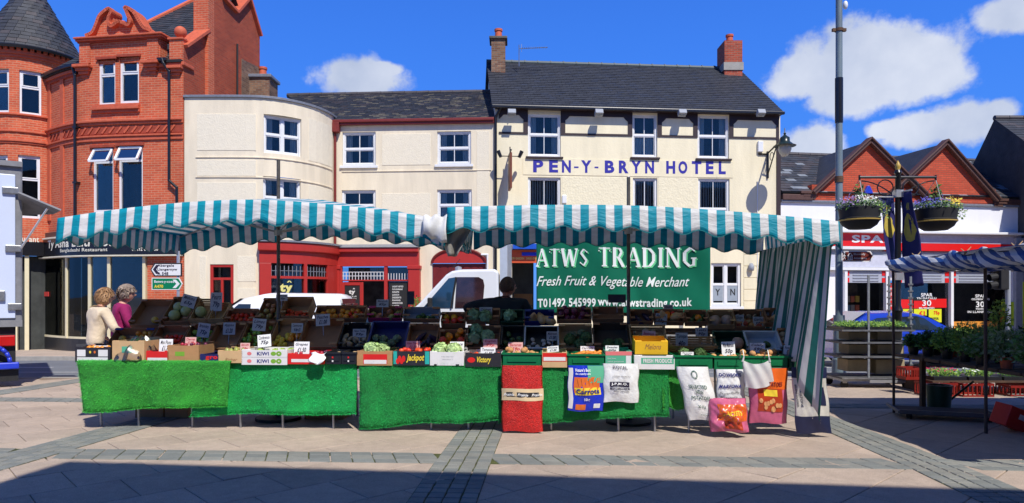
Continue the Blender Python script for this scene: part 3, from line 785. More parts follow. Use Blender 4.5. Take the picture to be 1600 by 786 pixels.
 outline = [g(*p) for p in left + mid + right]
 r1 = wins[0][1]; r2 = wins[1][1]
 mb = MB(); L = G.len
 mb.box(G, 0, L, 0.002, 0.36, ztop - 0.002, zc)
 mb.build('gable_wall', brick_red, rest)
 mb = MB(); pts = [(outline[0][0], zc)] + outline + [(outline[-1][0], zc)]
 # fan the concave outline in slices so it stays valid
 xs = [p[0] for p in outline]
 lo = zc
 def hgt(x, seq):
  best = None
  for (a, za), (b, zb_) in zip(seq, seq[1:]):
   if min(a, b) <= x <= max(a, b) and abs(a - b) > 1e-6:
    z = za + (zb_ - za) * (x - a) / (b - a); best = z if best is None else max(best, z)
  return best
 N_ = 70; x0, x1 = outline[0][0], outline[-1][0]; prev = None
 for k in range(N_ + 1):
  x = x0 + (x1 - x0) * k / N_; z = hgt(min(max(x, x0 + 1e-4), x1 - 1e-4), outline) or zc
  if prev: mb.prism(G, [(prev[0], zc), (x, zc), (x, z), (prev[0], prev[1])], 0.03, 0.3)
  prev = (x, z)
 mb.build('scroll_gable', brick_red, rest)
 # moulded coping that curls along the outline
 mb = MB()
 for seq in (left + mid, mid[1:] + right):
  Q = smooth_path([g(*p) for p in seq], 4)
  for a, b in zip(Q, Q[1:]):
   A = G.W(a[0], 0.0, a[1]); B = G.W(b[0], 0.0, b[1]); d = (B - A)
   if d.length < 1e-5: continue
   n = Vector((0, 0, 1)).cross(G.eu); t = d.normalized(); nn = t.cross(G.ev).normalized()
   mb.obox((A + B) / 2 + G.ev * 0.16, t * (d.length / 2 + 0.012), G.ev * 0.24, nn * 0.035)
   mb.obox((A + B) / 2 + G.ev * -0.02 , t * (d.length / 2 + 0.012), G.ev * 0.09, nn * 0.05)
 mb.build('scroll_coping', terracotta, rest, smooth=50)
 s = MB(); c = G.W(*[(g(188, 36)[0])], 0.12, g(188, 36)[1]); s.sphere(c, (0.17, 0.2, 0.12), 12, 8); s.build('shell_boss', terracotta, rest, smooth='all')
 for a, b, o in ((57, 60, 0.2), (60, 63, 0.14), (63, 65, 0.08)):
  z1 = G.px(190, a)[1]; z0 = G.px(190, b)[1]; MB().box(G, -0.08 - o * .4, L + 0.05 + o * .6, -o, 0.4 + o * .3, z0 + 0.002, z1).build('gable_cornice', terracotta_dark if a == 63 else terracotta, rest, bevel=0.015)
 for px in (134, 240):
  u = g(px, 100)[0]; MB().box(G, u - 0.19, u + 0.19, -0.06, 0.02, ztop + 0.05, G.px(190, 65)[1]).build('gable_pier', brick_red, rest)
  mb = MB()
  for k, (o, w) in enumerate(((0.26, 0.3), (0.18, 0.24), (0.12, 0.18), (0.06, 0.12))): mb.box(G, u - w, u + w, -o, 0.0, ztop - 0.13 - 0.1 * k, ztop - 0.035 - 0.1 * k)
  mb.build('corbel', terracotta, rest, bevel=0.015)
 # corner pier with ball finial
 u0, u1 = RF.px(266, 80)[0], RF.px(288, 80)[0]; zp = RF.px(277, 63)[1]
 MB().box(RF, u0, min(u1, RL + .05), -0.05, 0.42, ztop - 0.1, zp).build('corner_pier', brick_red, rest)
 mb = MB(); mb.box(RF, u0 - 0.06, RL + 0.08, -0.11, 0.48, ztop - 0.2, ztop - 0.08); mb.box(RF, u0 - 0.05, RL + 0.03, -0.1, 0.47, zp, zp + 0.07); mb.build('pier_cornice', terracotta, rest, bevel=0.02)
 c = RF.W((u0 + RL) / 2, 0.2, zp); mb = MB(); mb.lathe(c, [(0.0, 0.06), (0.1, 0.07), (0.06, 0.13), (0.08, 0.16)] + [(0.19 * math.sin(math.pi * k / 10), 0.33 - 0.19 * math.cos(math.pi * k / 10)) for k in range(2, 11)], 18); mb.build('ball_finial', terracotta, rest, smooth='all')
 mb = MB(); c = RF.W((u0 + RL) / 2 , -0.02, ztop - 0.2)
 for k, (o, w) in enumerate(((0.2, 0.26), (0.13, 0.2), (0.07, 0.14))): mb.box(RF, (u0 + RL) / 2 - w, (u0 + RL) / 2 + w * .9, -o, 0.0, ztop - 0.31 - 0.1 * k, ztop - 0.212 - 0.1 * k)
 mb.build('corbel', terracotta, rest, bevel=0.015)
 # roof of slate
 Eo = RF.W(RL - 0.3, 0.1, ztop + 0.02); El = RF.W(u128 - 0.3, 0.2, ztop + 0.02)
 H = Fr(*RF.W(u128, 0, 0).xy, *RF.W(RL, 0, 0).xy)
 Lr = H.len
 zr = 12.35; vr = 3.0
 A = H.W(-1.0, 0.1, ztop + 0.02); B = H.W(Lr - 0.15, 0.1, ztop + 0.02); C = H.W(2.2, vr, zr); D = H.W(Lr + 0.0, vr, zr)
 mb = MB(); slates(mb, A, B, C, D, 0.26, 0.17); o = mb.build('roof_slates', [slate_a, slate_b, slate_c], rest, kind='stuff', merge=False)
 mb = MB(); dz = Vector((0, 0, -0.03)); mb.face([A + dz, B + dz, D + dz, C + dz]); E2 = H.W(-1.0, 6, ztop); F2 = H.W(Lr, 6, ztop); mb.face([E2, A + dz, C + dz]); mb.face([F2, E2, C + dz, D + dz]); mb.build('roof', slate_a, rest)
 mb = MB(); mb.path([C + Vector((0, 0, 0.02)), D + Vector((0, 0, 0.02))], 0.1, 8); mb.path([C + Vector((0, 0, .02)), A.lerp(C, 0.55)], 0.09, 8); mb.build('ridge_tiles', terracotta, rest)
 # flank wall on the right, with stepped tall stack
 K = Fr(*RF.W(RL, 0, 0).xy, *(RF.W(RL, 0, 0) + H.ev).xy)
 k = lambda px, py: K.px(px, py, 0)
 base = 3.0
 u320 = k(321, 60)[0]; u335 = k(336, 60)[0]
 front = [(0.0, base), (k(322, 200)[0], base), (k(322, 60)[0], k(322, 46)[1]), (0.02, k(291, 72)[1])]
 back = [(u320, base), (k(404, 200)[0], base), (k(404, 55)[0], k(404, 55)[1]), (k(386, -6)[0], k(386, -6)[1]), (k(366, 17)[0], k(366, 17)[1]), (u320, 13.9)]
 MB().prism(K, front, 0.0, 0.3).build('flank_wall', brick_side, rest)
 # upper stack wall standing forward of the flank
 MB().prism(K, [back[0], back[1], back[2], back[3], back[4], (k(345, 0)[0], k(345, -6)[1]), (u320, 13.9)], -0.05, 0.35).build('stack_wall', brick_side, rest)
 MB().box(K, u320 - 0.02, u320 + 0.32, -0.12, 0.42, base, 13.95).build('stack_pier', brick_red, rest)
 # copings
 def cope(a, b, w=0.2):
  A = K.W(a[0], 0.14, a[1]); B = K.W(b[0], 0.14, b[1]); t = (B - A); L_ = t.length; t.normalize(); nn = K.ev.cross(t).normalized()
  MB().obox((A + B) / 2 + nn * 0.04, t * (L_ / 2 + 0.03), K.ev * (w + 0.08), nn * 0.05).build('coping', terracotta, rest, bevel=0.01)
 cope(front[3], front[2]); cope(back[4], back[3], 0.24); cope(back[3], back[2], 0.24)
 cope((k(345, 0)[0], k(345, -6)[1]), back[4], 0.24)
 mb = MB(); a = k(375, 80)[0]; b2 = k(403, 100)[0]; mb.prism(K, [(a, k(375, 150)[1]), (b2, k(403, 150)[1]), (b2, k(403, 106)[1]), (a, k(375, 92)[1])], -0.075, -0.052); mb.build('patched_brickwork', brick_old, rest)
 # soil pipe on the flank
 downpipe([K.W(k(366, 70)[0], -0.12, k(366, 69)[1]), K.W(k(366, 70)[0], -0.12, k(366, 152)[1])], black_matt, rest, 0.035)
 # front rainwater pipes
 u = RF.px(123, 150)[0]; downpipe([RF.W(u - .05, -0.2, ztop - 0.02), RF.W(u, -0.13, ztop - 0.35), RF.W(u, -0.13, 3.7)], black_paint, rest, 0.045)
 for py in (115, 200, 286):
  z = RF.px(123, py)[1]; MB().box(RF, u - 0.08, u + 0.08, -0.16, -0.0, z - 0.03, z + 0.03).build('pipe_bracket', black_paint, rest)
 u = RF.px(268, 150)[0]; ub = RF.px(259, 95)[0]; uc = RF.px(280, 290)[0]; zk = RF.px(270, 283)[1]; zk2 = RF.px(280, 294)[1]
 downpipe([RF.W(ub, -0.2, ztop), RF.W(ub + 0.05, -0.2, ztop - 0.15), RF.W(u, -0.13, ztop - 0.4), RF.W(u, -0.13, zk), RF.W(uc, -0.13, zk2), RF.W(uc, -0.13, 3.7)], black_paint, rest, 0.045)
 gutter(RF, u250 + 0.02, u0 - 0.02, -0.16, ztop - 0.02, black_paint, rest); gutter(RF, 0.2, u128 - 0.1, -0.16, ztop - 0.02, black_paint, rest)
 # flat lead roof left of the gable
 mb = MB(); mb.face([RF.W(0.1, 0, ztop + .02), RF.W(u128, 0, ztop + .02), H.W(-1, 3, ztop + 0.6), RF.W(0.1, 3, ztop + .5)]); mb.build('flat_roof', lead, rest)
 # core mass
 mb = MB(); mb.face([RF.W(0.0, 7, base), H.W(Lr, 6, base), H.W(Lr, 6, ztop), RF.W(0, 7, ztop)]); mb.build('rear_wall', brick_old, rest)
 # ------------- shopfront
 fz0, fz1 = RF.px(150, 399)[1], RF.px(150, 371)[1]
 mb = MB(); mb.box(RF, 0.25, RL + 0.02, -0.16, 0.05, fz0, fz1)
 fas = mb.build('fascia_sign', M('fascia_black', (0.012, 0.011, 0.011), 0.25, 0.1, 5), rest)
 fm = onwall(RF, -0.163)
 cr = M('sign_cream', (0.8, 0.76, 0.62), 0.5, 0.03)
 def rt(s, x0, y0, x1, y1, **kk):
  r = prect(RF, x0, y0, x1, y1, -0.163); return text(s, fm, (r[0], r[1], r[2], r[3]), cr, fas, **kk)
 rt('Ty Asha Balti House', 75, 372, 195, 389, bold=0.03, shear=0.05)
 rt('Bangladeshi Restaurant', 94, 387.5, 168, 394.5, bold=0.012)
 rt('The Square', 210, 380, 234, 386, bold=0.01); rt('01492 642 488', 206, 385.5, 247, 392, bold=0.015)
 # awning over the side door, sign continues round the corner
 mb = MB(); mb.box(RF, 0.3, RL, -0.2, -0.02, fz0 - 0.05, fz0 - 0.002); mb.box(RF, 0.9, RL, -0.22, -0.02, fz1 + 0.002, fz1 + 0.06); mb.build('fascia_moulding', M('moulding_cream', srgb(222, 214, 190)[:3], 0.5), rest, bevel=0.01)
 MB().box(RF, 0.0, RL, -0.1, 0.02, fz1 + 0.062, zs + 0.02).build('shop_cornice', brown_trim, rest)
 zl = RF.px(110, 529)[1]; zg = gz(22) - 0.15
 us = [RF.px(x, 450)[0] for x in (61, 105, 141, 171, 226, 262)]
 MB().box(RF, us[0], us[4] + .1, -0.02, 0.3, zg, zl).build('stall_riser', M('black_granite', (0.02, 0.02, 0.022), 0.35, 0.4, 30), rest)
 cm = M('shop_post_cream', srgb(226, 214, 176)[:3], 0.5, 0.05)
 for x in us[:5]:
  MB().box(RF, x - 0.05, x + 0.05, -0.05, 0.08, zl + 0.002, fz0 - 0.052).build('shop_post', cm, rest, bevel=0.01)
 for a, b in zip(us[:5], us[1:5]):
  n = 3
  p = MB().box(RF, a + 0.05, b - 0.05, 0.0, 0.01, zl + 0.07, fz0 - 0.06).build('shop_window', glass_shop, rest)
  MB().box(RF, a + 0.05, b - 0.05, -0.02, 0.05, zl + 0.002, zl + 0.07).build('bottom_rail', cm, p)
  MB().box(RF, a + 0.05, b - 0.05, 0.03, 0.035, zl + 0.07, zl + 1.5).build('frosted_film', M('frosted_film', srgb(84, 108, 116)[:3], 0.4, 0.1, 3), p)
  MB().box(RF, a, b, 0.6, 0.65, zl - 0.3, fz0).build('room_recess', interior, p)
 r = prect(RF, 66, 456, 74, 463, -0.06); MB().box(RF, r[0], r[1], -0.03, -0.01, r[2], r[3]).build('notice', M('notice_red', (0.6, 0.05, 0.04), 0.5), rest)
 # door at the left in a dark recess
 a, b = RF.px(38, 450)[0], us[0]
 MB().box(RF, a, b - 0.05, 0.5, 0.56, zg, fz0).build('door_recess', interior, rest)
 MB().box(RF, a - 0.25, a, -0.02, 0.3, zg, fz0 - 0.05).build('door_jamb', cm, rest)
 MB().box(RF, 0.0, RL, 2.2, 2.3, zg, zs).build('shop_rear_wall', interior_mid, rest)
 # brick pier at the right end
 MB().box(RF, us[4] + 0.1, RL + 0.0, -0.01, 0.3, zg, fz0 - 0.052).build('brick_pier', brick_red, rest)
 # --------- turret
 C = Vector((-17.05, 24.2, 0)); rw = 1.48; rr = 1.72
 TP = [(C.x + rw * math.sin(a), C.y - rw * math.cos(a)) for a in [rad(x) for x in range(-150, 131, 10)]]; TF = Cv(TP)
 ze = 1.55 + (460 - 68) / FPX * (24.2 - rr)
 tw = [prect(TF, 30, 111, 65, 179), prect(TF, -20, 107, 14, 175), prect(TF, 28, 243, 63, 341), prect(TF, -22, 242, 12, 338)]
 zt = TF.px(47, 82)[1]
 mb = MB(); wall_holes(mb, TF, 0, TF.len, 3.3, zt, tw, 0.16); mb.build('turret_wall', brick_red, rest)
 for r in tw: window(TF, r, rest, style='casement', inset=0.09, t=0.07, mid=0.62)
 for y0, y1, o in ((82, 88, 0.12), (88, 92, 0.07), (179, 182, 0.08), (205, 208, 0.06), (219, 223, 0.08), (223, 226, 0.04)):
  z1 = TF.px(47, y0)[1]; z0 = TF.px(47, y1)[1]; band(TF, 0, TF.len, z0 + .002, z1, o, terracotta, rest, 'turret_band')
 z1 = TF.px(47, 77)[1]
 tf_ = MB().box(TF, 0.6, TF.len - .3, -.1, .1, 2.85, 3.32).build('turret_fascia', M('fascia_black', (1, 1, 1)), rest)
 r_ = prect(TF, 28, 369, 61, 378, -.1); text('Restaurant', onwall(TF, -.103), (r_[0] - .35, r_[1], r_[2], r_[3]), cr, tf_, bold=.02)
 MB().box(TF, .6, TF.len - .3, .3, .35, gz(24) - .2, 2.85).build('lobby_wall', interior, rest)
 for x in (24, 42): u = TF.px(x, 450)[0]; MB().box(TF, u - .06, u + .06, -.02, .1, gz(24) - .2, 2.849).build('shop_post', cm, rest)
 for k in range(int(TF.len / 0.17)):
  MB().box(TF, k * 0.17, k * 0.17 + 0.1, -0.17, -0.0, zt - 0.02, z1).build('dentil', terracotta, rest)
 m2 = MB(); m2.lathe(C, [(rw, zt), (rw + .16, z1), (rr - 0.05, ze - 0.02)], 40); m2.build('turret_soffit', black_matt, rest)
 m2 = MB(); m2.lathe(C, [(rr + 0.03, ze - 0.08), (rr + 0.05, ze + 0.0), (rr, ze + 0.05)], 48); m2.build('turret_gutter', black_paint, rest)
 apex = 1.55 + 500 / FPX * 24.2
 m2 = MB(); m2.lathe(C, [(rr - 0.02, ze), (0.01, apex - .05)], 40); m2.build('turret_roof', slate_a, rest, smooth='all')
 m2 = MB(); rows = 21
 for j in range(rows):
  f0, f1 = j / rows, (j + 1.2) / rows; r0 = rr * (1 - f0); r1 = max(0.0, rr * (1 - f1)); z0 = ze + (apex - ze) * f0; z1_ = ze + (apex - ze) * min(1, f1)
  n = max(8, int(2 * math.pi * r0 / 0.3))
  for q in range(n):
   a0 = 2 * math.pi * (q + 0.5 * (j % 2)) / n + 0.004; a1 = a0 + 2 * math.pi / n - 0.008
   if math.sin((a0 + a1) / 2) > 0.35: continue
   l = 0.02 + 0.006 * R.random()
   p = [C + Vector(((r0 + l) * math.cos(a), (r0 + l) * math.sin(a), z0)) for a in (a0, a1)] + [C + Vector(((r1 + .004) * math.cos(a), (r1 + .004) * math.sin(a), z1_)) for a in (a1, a0)]
   mm = R.choice((0, 0, 1, 2)); m2.face(p, None, mm); low = [C + Vector((r0 * math.cos(a), r0 * math.sin(a), z0)) for a in (a0, a1)]; m2.face([low[0], low[1], p[1], p[0]], None, mm)
 m2.build('turret_slates', [slate_a, slate_b, slate_c], rest, kind='stuff', merge=False)
build_restaurant()

# ---------------- cream building with the rounded corner
CZ = gz(22) - 0.15
CP = [(-10.42, 21.72), (-9.3, 21.7), (-8.4, 21.72)] + [(-8.4 + 2.1 * math.sin(rad(a)), 24.3 - 2.58 * math.cos(rad(a))) for a in range(8, 89, 8)] + [(-6.30, 24.4)]
CF = Cv(CP)
cur = thing('rounded_cream_building', 'cream rendered building with a rounded corner, recessed wall panels and flat parapet', 'building', (-8.5, 23, gz(22)))
def panel(F, r, parent, mat=None, proud=0.012):
 m2 = MB(); m2.box(F, r[0], r[1], -proud, 0.02, r[2], r[3]); return m2.build('render_panel', mat or cream_panel, parent, bevel=0.006)
def groove(F, u0, u1, z, parent, h=0.03, out=0.03, mat=None):
 m2 = MB(); m2.box(F, u0, u1, -out, 0.02, z - h / 2, z + h / 2); return m2.build('string_line', mat or cream, parent, bevel=0.005)
def build_curved():
 ztop = CF.px(400, 153)[1]
 wins = [prect(CF, 412, 181, 471, 241), prect(CF, 411, 277, 470, 341)]
 door = prect(CF, 328, 413, 365, 520); door = (door[0], door[1], CZ, door[3])
 mb = MB(); wall_holes(mb, CF, 0, CF.len, CZ, ztop, wins + [door], 0.14); mb.build('wall', cream, cur)
 for r in wins: window(CF, r, cur, 'double', inset=0.1, t=0.075, curtains=1, mid=0.5, bars=0)
 for (x0, y0, x1, y1) in ((308, 178, 400, 235), (308, 250, 400, 275), (308, 285, 400, 330), (482, 190, 518, 255), (482, 292, 518, 350)):
  panel(CF, prect(CF, x0, y0, x1, y1), cur)
 for py in (246, 277):
  groove(CF, CF.px(306, py)[0], CF.px(519, py)[0], CF.px(400, py)[1], cur)
 MB().box(CF, -0.02, CF.len, -0.06, 0.3, ztop, ztop + 0.08).build('parapet_flashing', lead, cur, bevel=0.01)
 mb = MB(); mb.face([CF.W(0, 0.25, ztop - .2), CF.W(CF.len * .4, .25, ztop - .2), CF.W(CF.len, 0.3, ztop - .2), Vector((-6.4, 28, ztop - .2)), Vector((-10.3, 28, ztop - .2))]); mb.build('flat_roof', lead, cur)
 # ground floor door, red frame
 a, b, c, d = door; f = MB(); ring(f, CF, a, b, c, d, 0.09, 0.02, 0.1); um = (a + b) / 2
 f.box(CF, um - 0.04, um + 0.04, 0.02, 0.1, c, d - 0.45); f.box(CF, a + .09, b - .09, 0.02, 0.1, d - 0.5, d - 0.42)
 o = f.build('door', red_paint, cur, bevel=0.008)
 MB().box(CF, a + 0.05, b - 0.05, 0.07, 0.075, c + 0.5, d - 0.05).build('pane', glass_shop, o)
 MB().box(CF, a, b, 0.3, 0.34, c, d).build('room_recess', interior, o)
 MB().box(CF, a + .05, b - .05, 0.03, 0.08, c, c + 0.9).build('lower_panel', red_paint, o)
 panel(CF, prect(CF, 312, 400, 322, 520), cur); panel(CF, prect(CF, 371, 400, 400, 440), cur); panel(CF, prect(CF, 371, 450, 400, 520), cur)
build_curved()
def shopfront():
 """red timber shopfront that follows the rounded corner and runs on along the flat wall"""
 t = cur
 a = CF.px(405, 430, -0.2)[0]; b = CF.len; z = lambda py: CF.px(430, py, -0.2)[1]
 MB().box(CF, a - 0.03, b, -0.3, 0, z(392), z(378)).build('shop_cornice', red_paint, t, bevel=0.03)
 MB().box(CF, a, b, -0.2, 0, z(411), z(392) - .002).build('shop_fascia', red_paint, t)
 MB().box(CF, a - 0.03, b, -0.34, 0, z(378) + 0.002, z(377.2) + 0.05).build('lead_cap', lead, t)
 zt = z(411) - .002
 pil = [(405, 424), (476, 481), (513, 530)]
 for x0, x1 in pil:
  u0 = CF.px(x0, 440, -0.22)[0]; u1 = min(CF.px(x1, 440, -0.22)[0], b)
  MB().box(CF, u0, u1, -0.2, 0, CZ, zt).build('pilaster', red_paint, t, bevel=0.01)
 zr = z(432); u0, u1 = CF.px(424, 440, -.2)[0], CF.px(513, 440, -.2)[0]
 MB().box(CF, u0, u1, -0.19, -0.05, zr - 0.06, zr + 0.02).build('transom', red_paint, t)
 zs = z(505); MB().box(CF, u0, u1, -0.19, -0.02, CZ, zs).build('stall_riser', red_paint, t)
 g = MB().box(CF, u0, u1, -0.12, -0.11, zs, zt).build('shop_window', glass_shop, t)
 MB().box(CF, u0, u1, -0.03, -0.01, zs, zt).build('room_recess', interior_mid, t)
 lt = M('window_letter_yellow', srgb(222, 214, 130)[:3], 0.5, 0.0)
 ptext('ty', CF, 437, 443, 457, 460, -0.125, lt, g, bold=0.05); ptext('^', CF, 448, 438, 456, 441.5, -0.125, lt, g, bold=0.03)
 n = 16
 mb = MB()
 for k in range(n):
  u = u0 + (u1 - u0) * k / n; mb.box(CF, u - 0.012, u + 0.012, -0.14, -0.122, zr + 0.02, zr + 0.35)
 mb.box(CF, u0, u1, -0.14, -0.122, zr + 0.18, zr + 0.2); mb.build('leaded_bars', lead, g)
shopfront()
# chimney behind the curved parapet
def chimney(name, label, x0, x1, y0, y1, z0, z1, mat, pots=1, cap=lead, cap_h=0.12, collar=None):
 t = thing(name, label, 'chimney', ((x0 + x1) / 2, (y0 + y1) / 2, z0))
 MB().box(WORLD, x0, x1, y0, y1, z0, z1).build('stack', mat, t)
 if cap: MB().box(WORLD, x0 - 0.08, x1 + 0.08, y0 - 0.08, y1 + 0.08, z1, z1 + cap_h).build('cap', cap, t, bevel=0.02)
 zc = z1 + (cap_h if cap else 0)
 for k in range(pots):
  x = x0 + (x1 - x0) * (k + 0.5) / pots
  mb = MB(); mb.lathe((x, (y0 + y1) / 2, zc), [(0.0, 0), (0.15, 0.0), (0.13, 0.3), (0.16, 0.32), (0.16, 0.4), (0.11, 0.4), (0.11, 0.1), (0, 0.1)], 14); mb.build('chimney_pot', terracotta, t, smooth=40)
 return t
def pxr(x0, x1, y): return (x0 - 800) / FPX * y, (x1 - 800) / FPX * y
def zy(py, y): return CAM.z + (HOR - py) / FPX * y
a, b = pxr(387, 421, 25.5); chimney('chimney', 'squat old brick chimney with one pot behind the rounded cream parapet', a, b, 25.5, 26.4, zy(160, 25.5), zy(121, 25.5), brick_old)

# ---------------- flat cream building with red gutter
BF = Fr(-6.32, 24.2, -0.62, 23.84); BL = BF.len
flat = thing('cream_terrace_house', 'cream rendered terrace house with red gutter, mossy slate roof and red shopfront', 'building', (-3.5, 24.2, gz(24)))
def build_flat():
 ze = BF.px(650, 194)[1]; zb = gz(24) - 0.2
 wins = [prect(BF, 535, 206, 587, 259), prect(BF, 683, 205, 736, 257), prect(BF, 534, 297, 587, 345), prect(BF, 683, 296, 737, 345)]
 arch = prect(BF, 675, 395, 759, 520); arch = (arch[0], arch[1], zb, BF.px(715, 411)[1])
 shop = (0.0, BF.px(655, 430)[0], zb, BF.px(600, 411)[1])
 mb = MB(); wall_holes(mb, BF, 0, BL, zb, ze, wins + [arch, shop], 0.14)
 mb.build('wall', cream, flat)
 for i, r in enumerate(wins): window(BF, r, flat, 'sash', inset=0.09, t=0.075, curtains=1 if i in (0, 1, 3) else 3, sill=white_paint)
 for q in ((597, 209, 673, 258), (597, 302, 673, 345), (745, 205, 765, 345)): panel(BF, prect(BF, *q), flat)
 groove(BF, 0.3, BL - 0.1, BF.px(650, 267)[1], flat)
 # arched head of the carriage door: spandrel filled in, then dark red doors
 u0, u1 = arch[0], arch[1]; zc = arch[3]; zt = BF.px(717, 389)[1]; rr = (u1 - u0) / 2; um = (u0 + u1) / 2
 mb = MB(); n = 16
 Rr = (rr ** 2 + (zt - zc) ** 2) / (2 * (zt - zc)); cz = zt - Rr
 hmax = zt
 prev = None
 # cut the arch out of the wall above by a dark-red tympanum standing 4 mm proud, framed by a moulding
 pts = [(um + rr * math.cos(math.pi * k / n), zc + (zt - zc) * math.sin(math.pi * k / n)) for k in range(n + 1)]
 mb.prism(BF, [(u1, zc)] + pts[1:-1] + [(u0, zc)], -0.012, 0.0); mb.build('arch_tympanum', red_paint, flat)
 mb = MB()
 for p, q in zip(pts, pts[1:]): mb.tube(BF.W(p[0], -0.02, p[1]), BF.W(q[0], -0.02, q[1]), 0.05, n=6)
 mb.build('arch_moulding', dark_red, flat)
 d = MB().box(BF, u0 + 0.01, u1 - 0.01, 0.1, 0.16, zb, zc - 0.02).build('carriage_door', dark_red, flat)
 for k in range(7):
  x = u0 + (u1 - u0) * (k + 0.5) / 7; MB().box(BF, x - 0.1, x + 0.1, 0.085, 0.1, zb, zc - 0.05).build('door_board', red_paint if k > 9 else dark_red, d)
 # eaves and roof
 MB().box(BF, -0.05, BL, -0.14, 0.02, ze - 0.02, ze + 0.05).build('soffit', red_gutter, flat)
 gutter(BF, -0.1, BL, -0.14, ze + 0.11, red_gutter, flat, 0.055)
 downpipe([BF.W(0.12, -0.14, ze + .1), BF.W(0.08, -0.08, ze - 0.3), BF.W(0.08, -0.08, 3.3)], red_gutter, flat, 0.045)
 MB().box(BF, -0.1, 0.25, -0.22, 0, ze - 0.28, ze + 0.06).build('rainwater_head', red_gutter, flat, bevel=0.02)
 ev = -0.12; er = 3.3; zr = BF.px(650, 145, er)[1]; z0 = ze + 0.16
 mb = MB(); slates(mb, BF.W(-0.6, ev, z0), BF.W(BL + .02, ev, z0), BF.W(-3.0, er, zr), BF.W(BL + .02, er, zr), 0.24, 0.17, (0, 0, 1, 2, 3));
 mb.build('roof_slates', [slate_a, slate_c, slate_e, slate_b], flat, kind='stuff', merge=False)
 mb = MB(); P = [BF.W(-0.6, ev, z0 - .03), BF.W(BL, ev, z0 - .03), BF.W(BL, er, zr - .03), BF.W(-3.0, er, zr - .03)]; mb.face(P)
 mb.face([BF.W(-3, 2 * er, z0), P[3], P[2], BF.W(BL, 2 * er, z0)]); mb.face([P[0], P[3], BF.W(-3, 2 * er, z0)]); mb.build('roof', slate_a, flat)
 n = 18
 for k in range(n):
  x0 = -3.0 + (BL + 3.0) * k / n; x1 = x0 + (BL + 3.0) / n - 0.01
  MB().tube(BF.W(x0, er, zr - .02), BF.W(x1, er, zr - .02 + 0.01 * R.random()), 0.1, n=8).build('ridge_tile', slate_c, flat)
 # vent pipe by the arch
 downpipe([BF.W(BF.px(752, 398)[0], -0.05, BF.px(752, 398)[1]), BF.W(BF.px(762, 398)[0], -0.05, BF.px(762, 398)[1]), BF.W(BF.px(762, 398)[0], -0.05, 1.0)], white_plastic, flat, 0.035, 'vent_pipe')
 # red shopfront
 S0, S1 = -0.25, shop[1] + 0.02; z = lambda py: BF.px(600, py, -0.2)[1]
 MB().box(BF, S0 + .25, S1, -0.32, -0.002, z(394), z(387)).build('shop_cornice', red_paint, flat, bevel=0.02)
 mb = MB(); mb.face([BF.W(S0 + .2, -0.36, z(387) + .01), BF.W(S1 + .03, -0.36, z(387) + .01), BF.W(S1 + .03, 0, z(381)), BF.W(S0 + .2, 0, z(381))]); mb.box(BF, S0 + .2, S1 + .03, -0.36, -0.004, z(387) - 0.0, z(387) + .008); mb.build('lead_cap', lead, flat)
 MB().box(BF, S0 + .25, S1, -0.2, -0.002, z(416), z(394) - .002).build('shop_fascia', red_paint, flat)
 P = lambda x: BF.px(x, 440, -0.2)[0]
 for x0, x1 in ((519, 531), (638, 656)):
  mb = MB(); mb.box(BF, max(P(x0), -0.1), P(x1), -0.24, -0.0, zb, z(416) - .002); mb.box(BF, max(P(x0), -0.1) - .03, P(x1) + .03, -0.27, 0, z(416) - .1, z(415)); mb.build('pilaster', red_paint, flat, bevel=0.01)
 for x0, x1, nm in ((531, 534, 'frame_post'), (600, 605, 'frame_post')):
  MB().box(BF, P(x0), P(x1), -0.18, -0.08, zb, z(416) - .002).build(nm, red_paint, flat)
 MB().box(BF, P(531), P(638), -0.17, -0.08, z(439), z(437)).build('transom', red_paint, flat)
 g = MB().box(BF, P(531), P(638), -0.1, -0.09, z(437), z(418)).build('fanlight', glass_shop, flat)
 mb = MB()
 for k in range(14):
  u = P(535) + (P(598) - P(535)) * k / 13; mb.box(BF, u - 0.01, u + 0.01, -0.12, -0.104, z(437), z(425))
 for py in (425, 431): mb.box(BF, P(534), P(600), -0.12, -0.104, z(py) - .01, z(py) + .01)
 for k in range(8):
  u = P(606) + (P(636) - P(606)) * k / 7; mb.box(BF, u - 0.01, u + 0.01, -0.12, -0.104, z(437), z(427))
 mb.build('leaded_bars', white_paint, g)
 MB().box(BF, P(531), P(638), 0.8, 0.85, zb, z(416)).build('room_recess', interior_mid, flat)
 MB().box(BF, P(607), P(638), -0.1, -0.09, z(500), z(439)).build('shop_window', glass_shop, flat)
 # left door with black menu panel
 f = MB(); ring(f, BF, P(533), P(567), zb + 0.1, z(441), 0.11, -0.16, -0.1, tb=0.5); d = f.build('door', red_paint, flat, bevel=0.01)
 MB().box(BF, P(536), P(563), -0.14, -0.11, zb + 0.5, z(444)).build('menu_panel', black_matt, d)
 wl = M('menu_white', (0.75, 0.75, 0.7), 0.6, 0)
 ptext('ty', BF, 545, 453, 555, 461, -0.143, wl, d, bold=0.05); ptext('^', BF, 551, 450, 555, 452, -0.143, wl, d, bold=0.03)
 for i, s in enumerate(('deli bar & caffi', 'licensed cafe & bistro', 'coffee', 'breakfast', 'light lunches', 'cakes', 'wine')):
  w = 16 if i < 2 else 8; ptext(s, BF, 549 - w / 2, 462 + i * 3.2, 549 + w / 2, 464 + i * 3.2, -0.143, wl, d, bold=0.02)
 # the window poster with its list
 pp = MB().box(BF, P(608), P(637), -0.115, -0.104, z(492), z(441)).build('menu_poster', black_matt, flat)
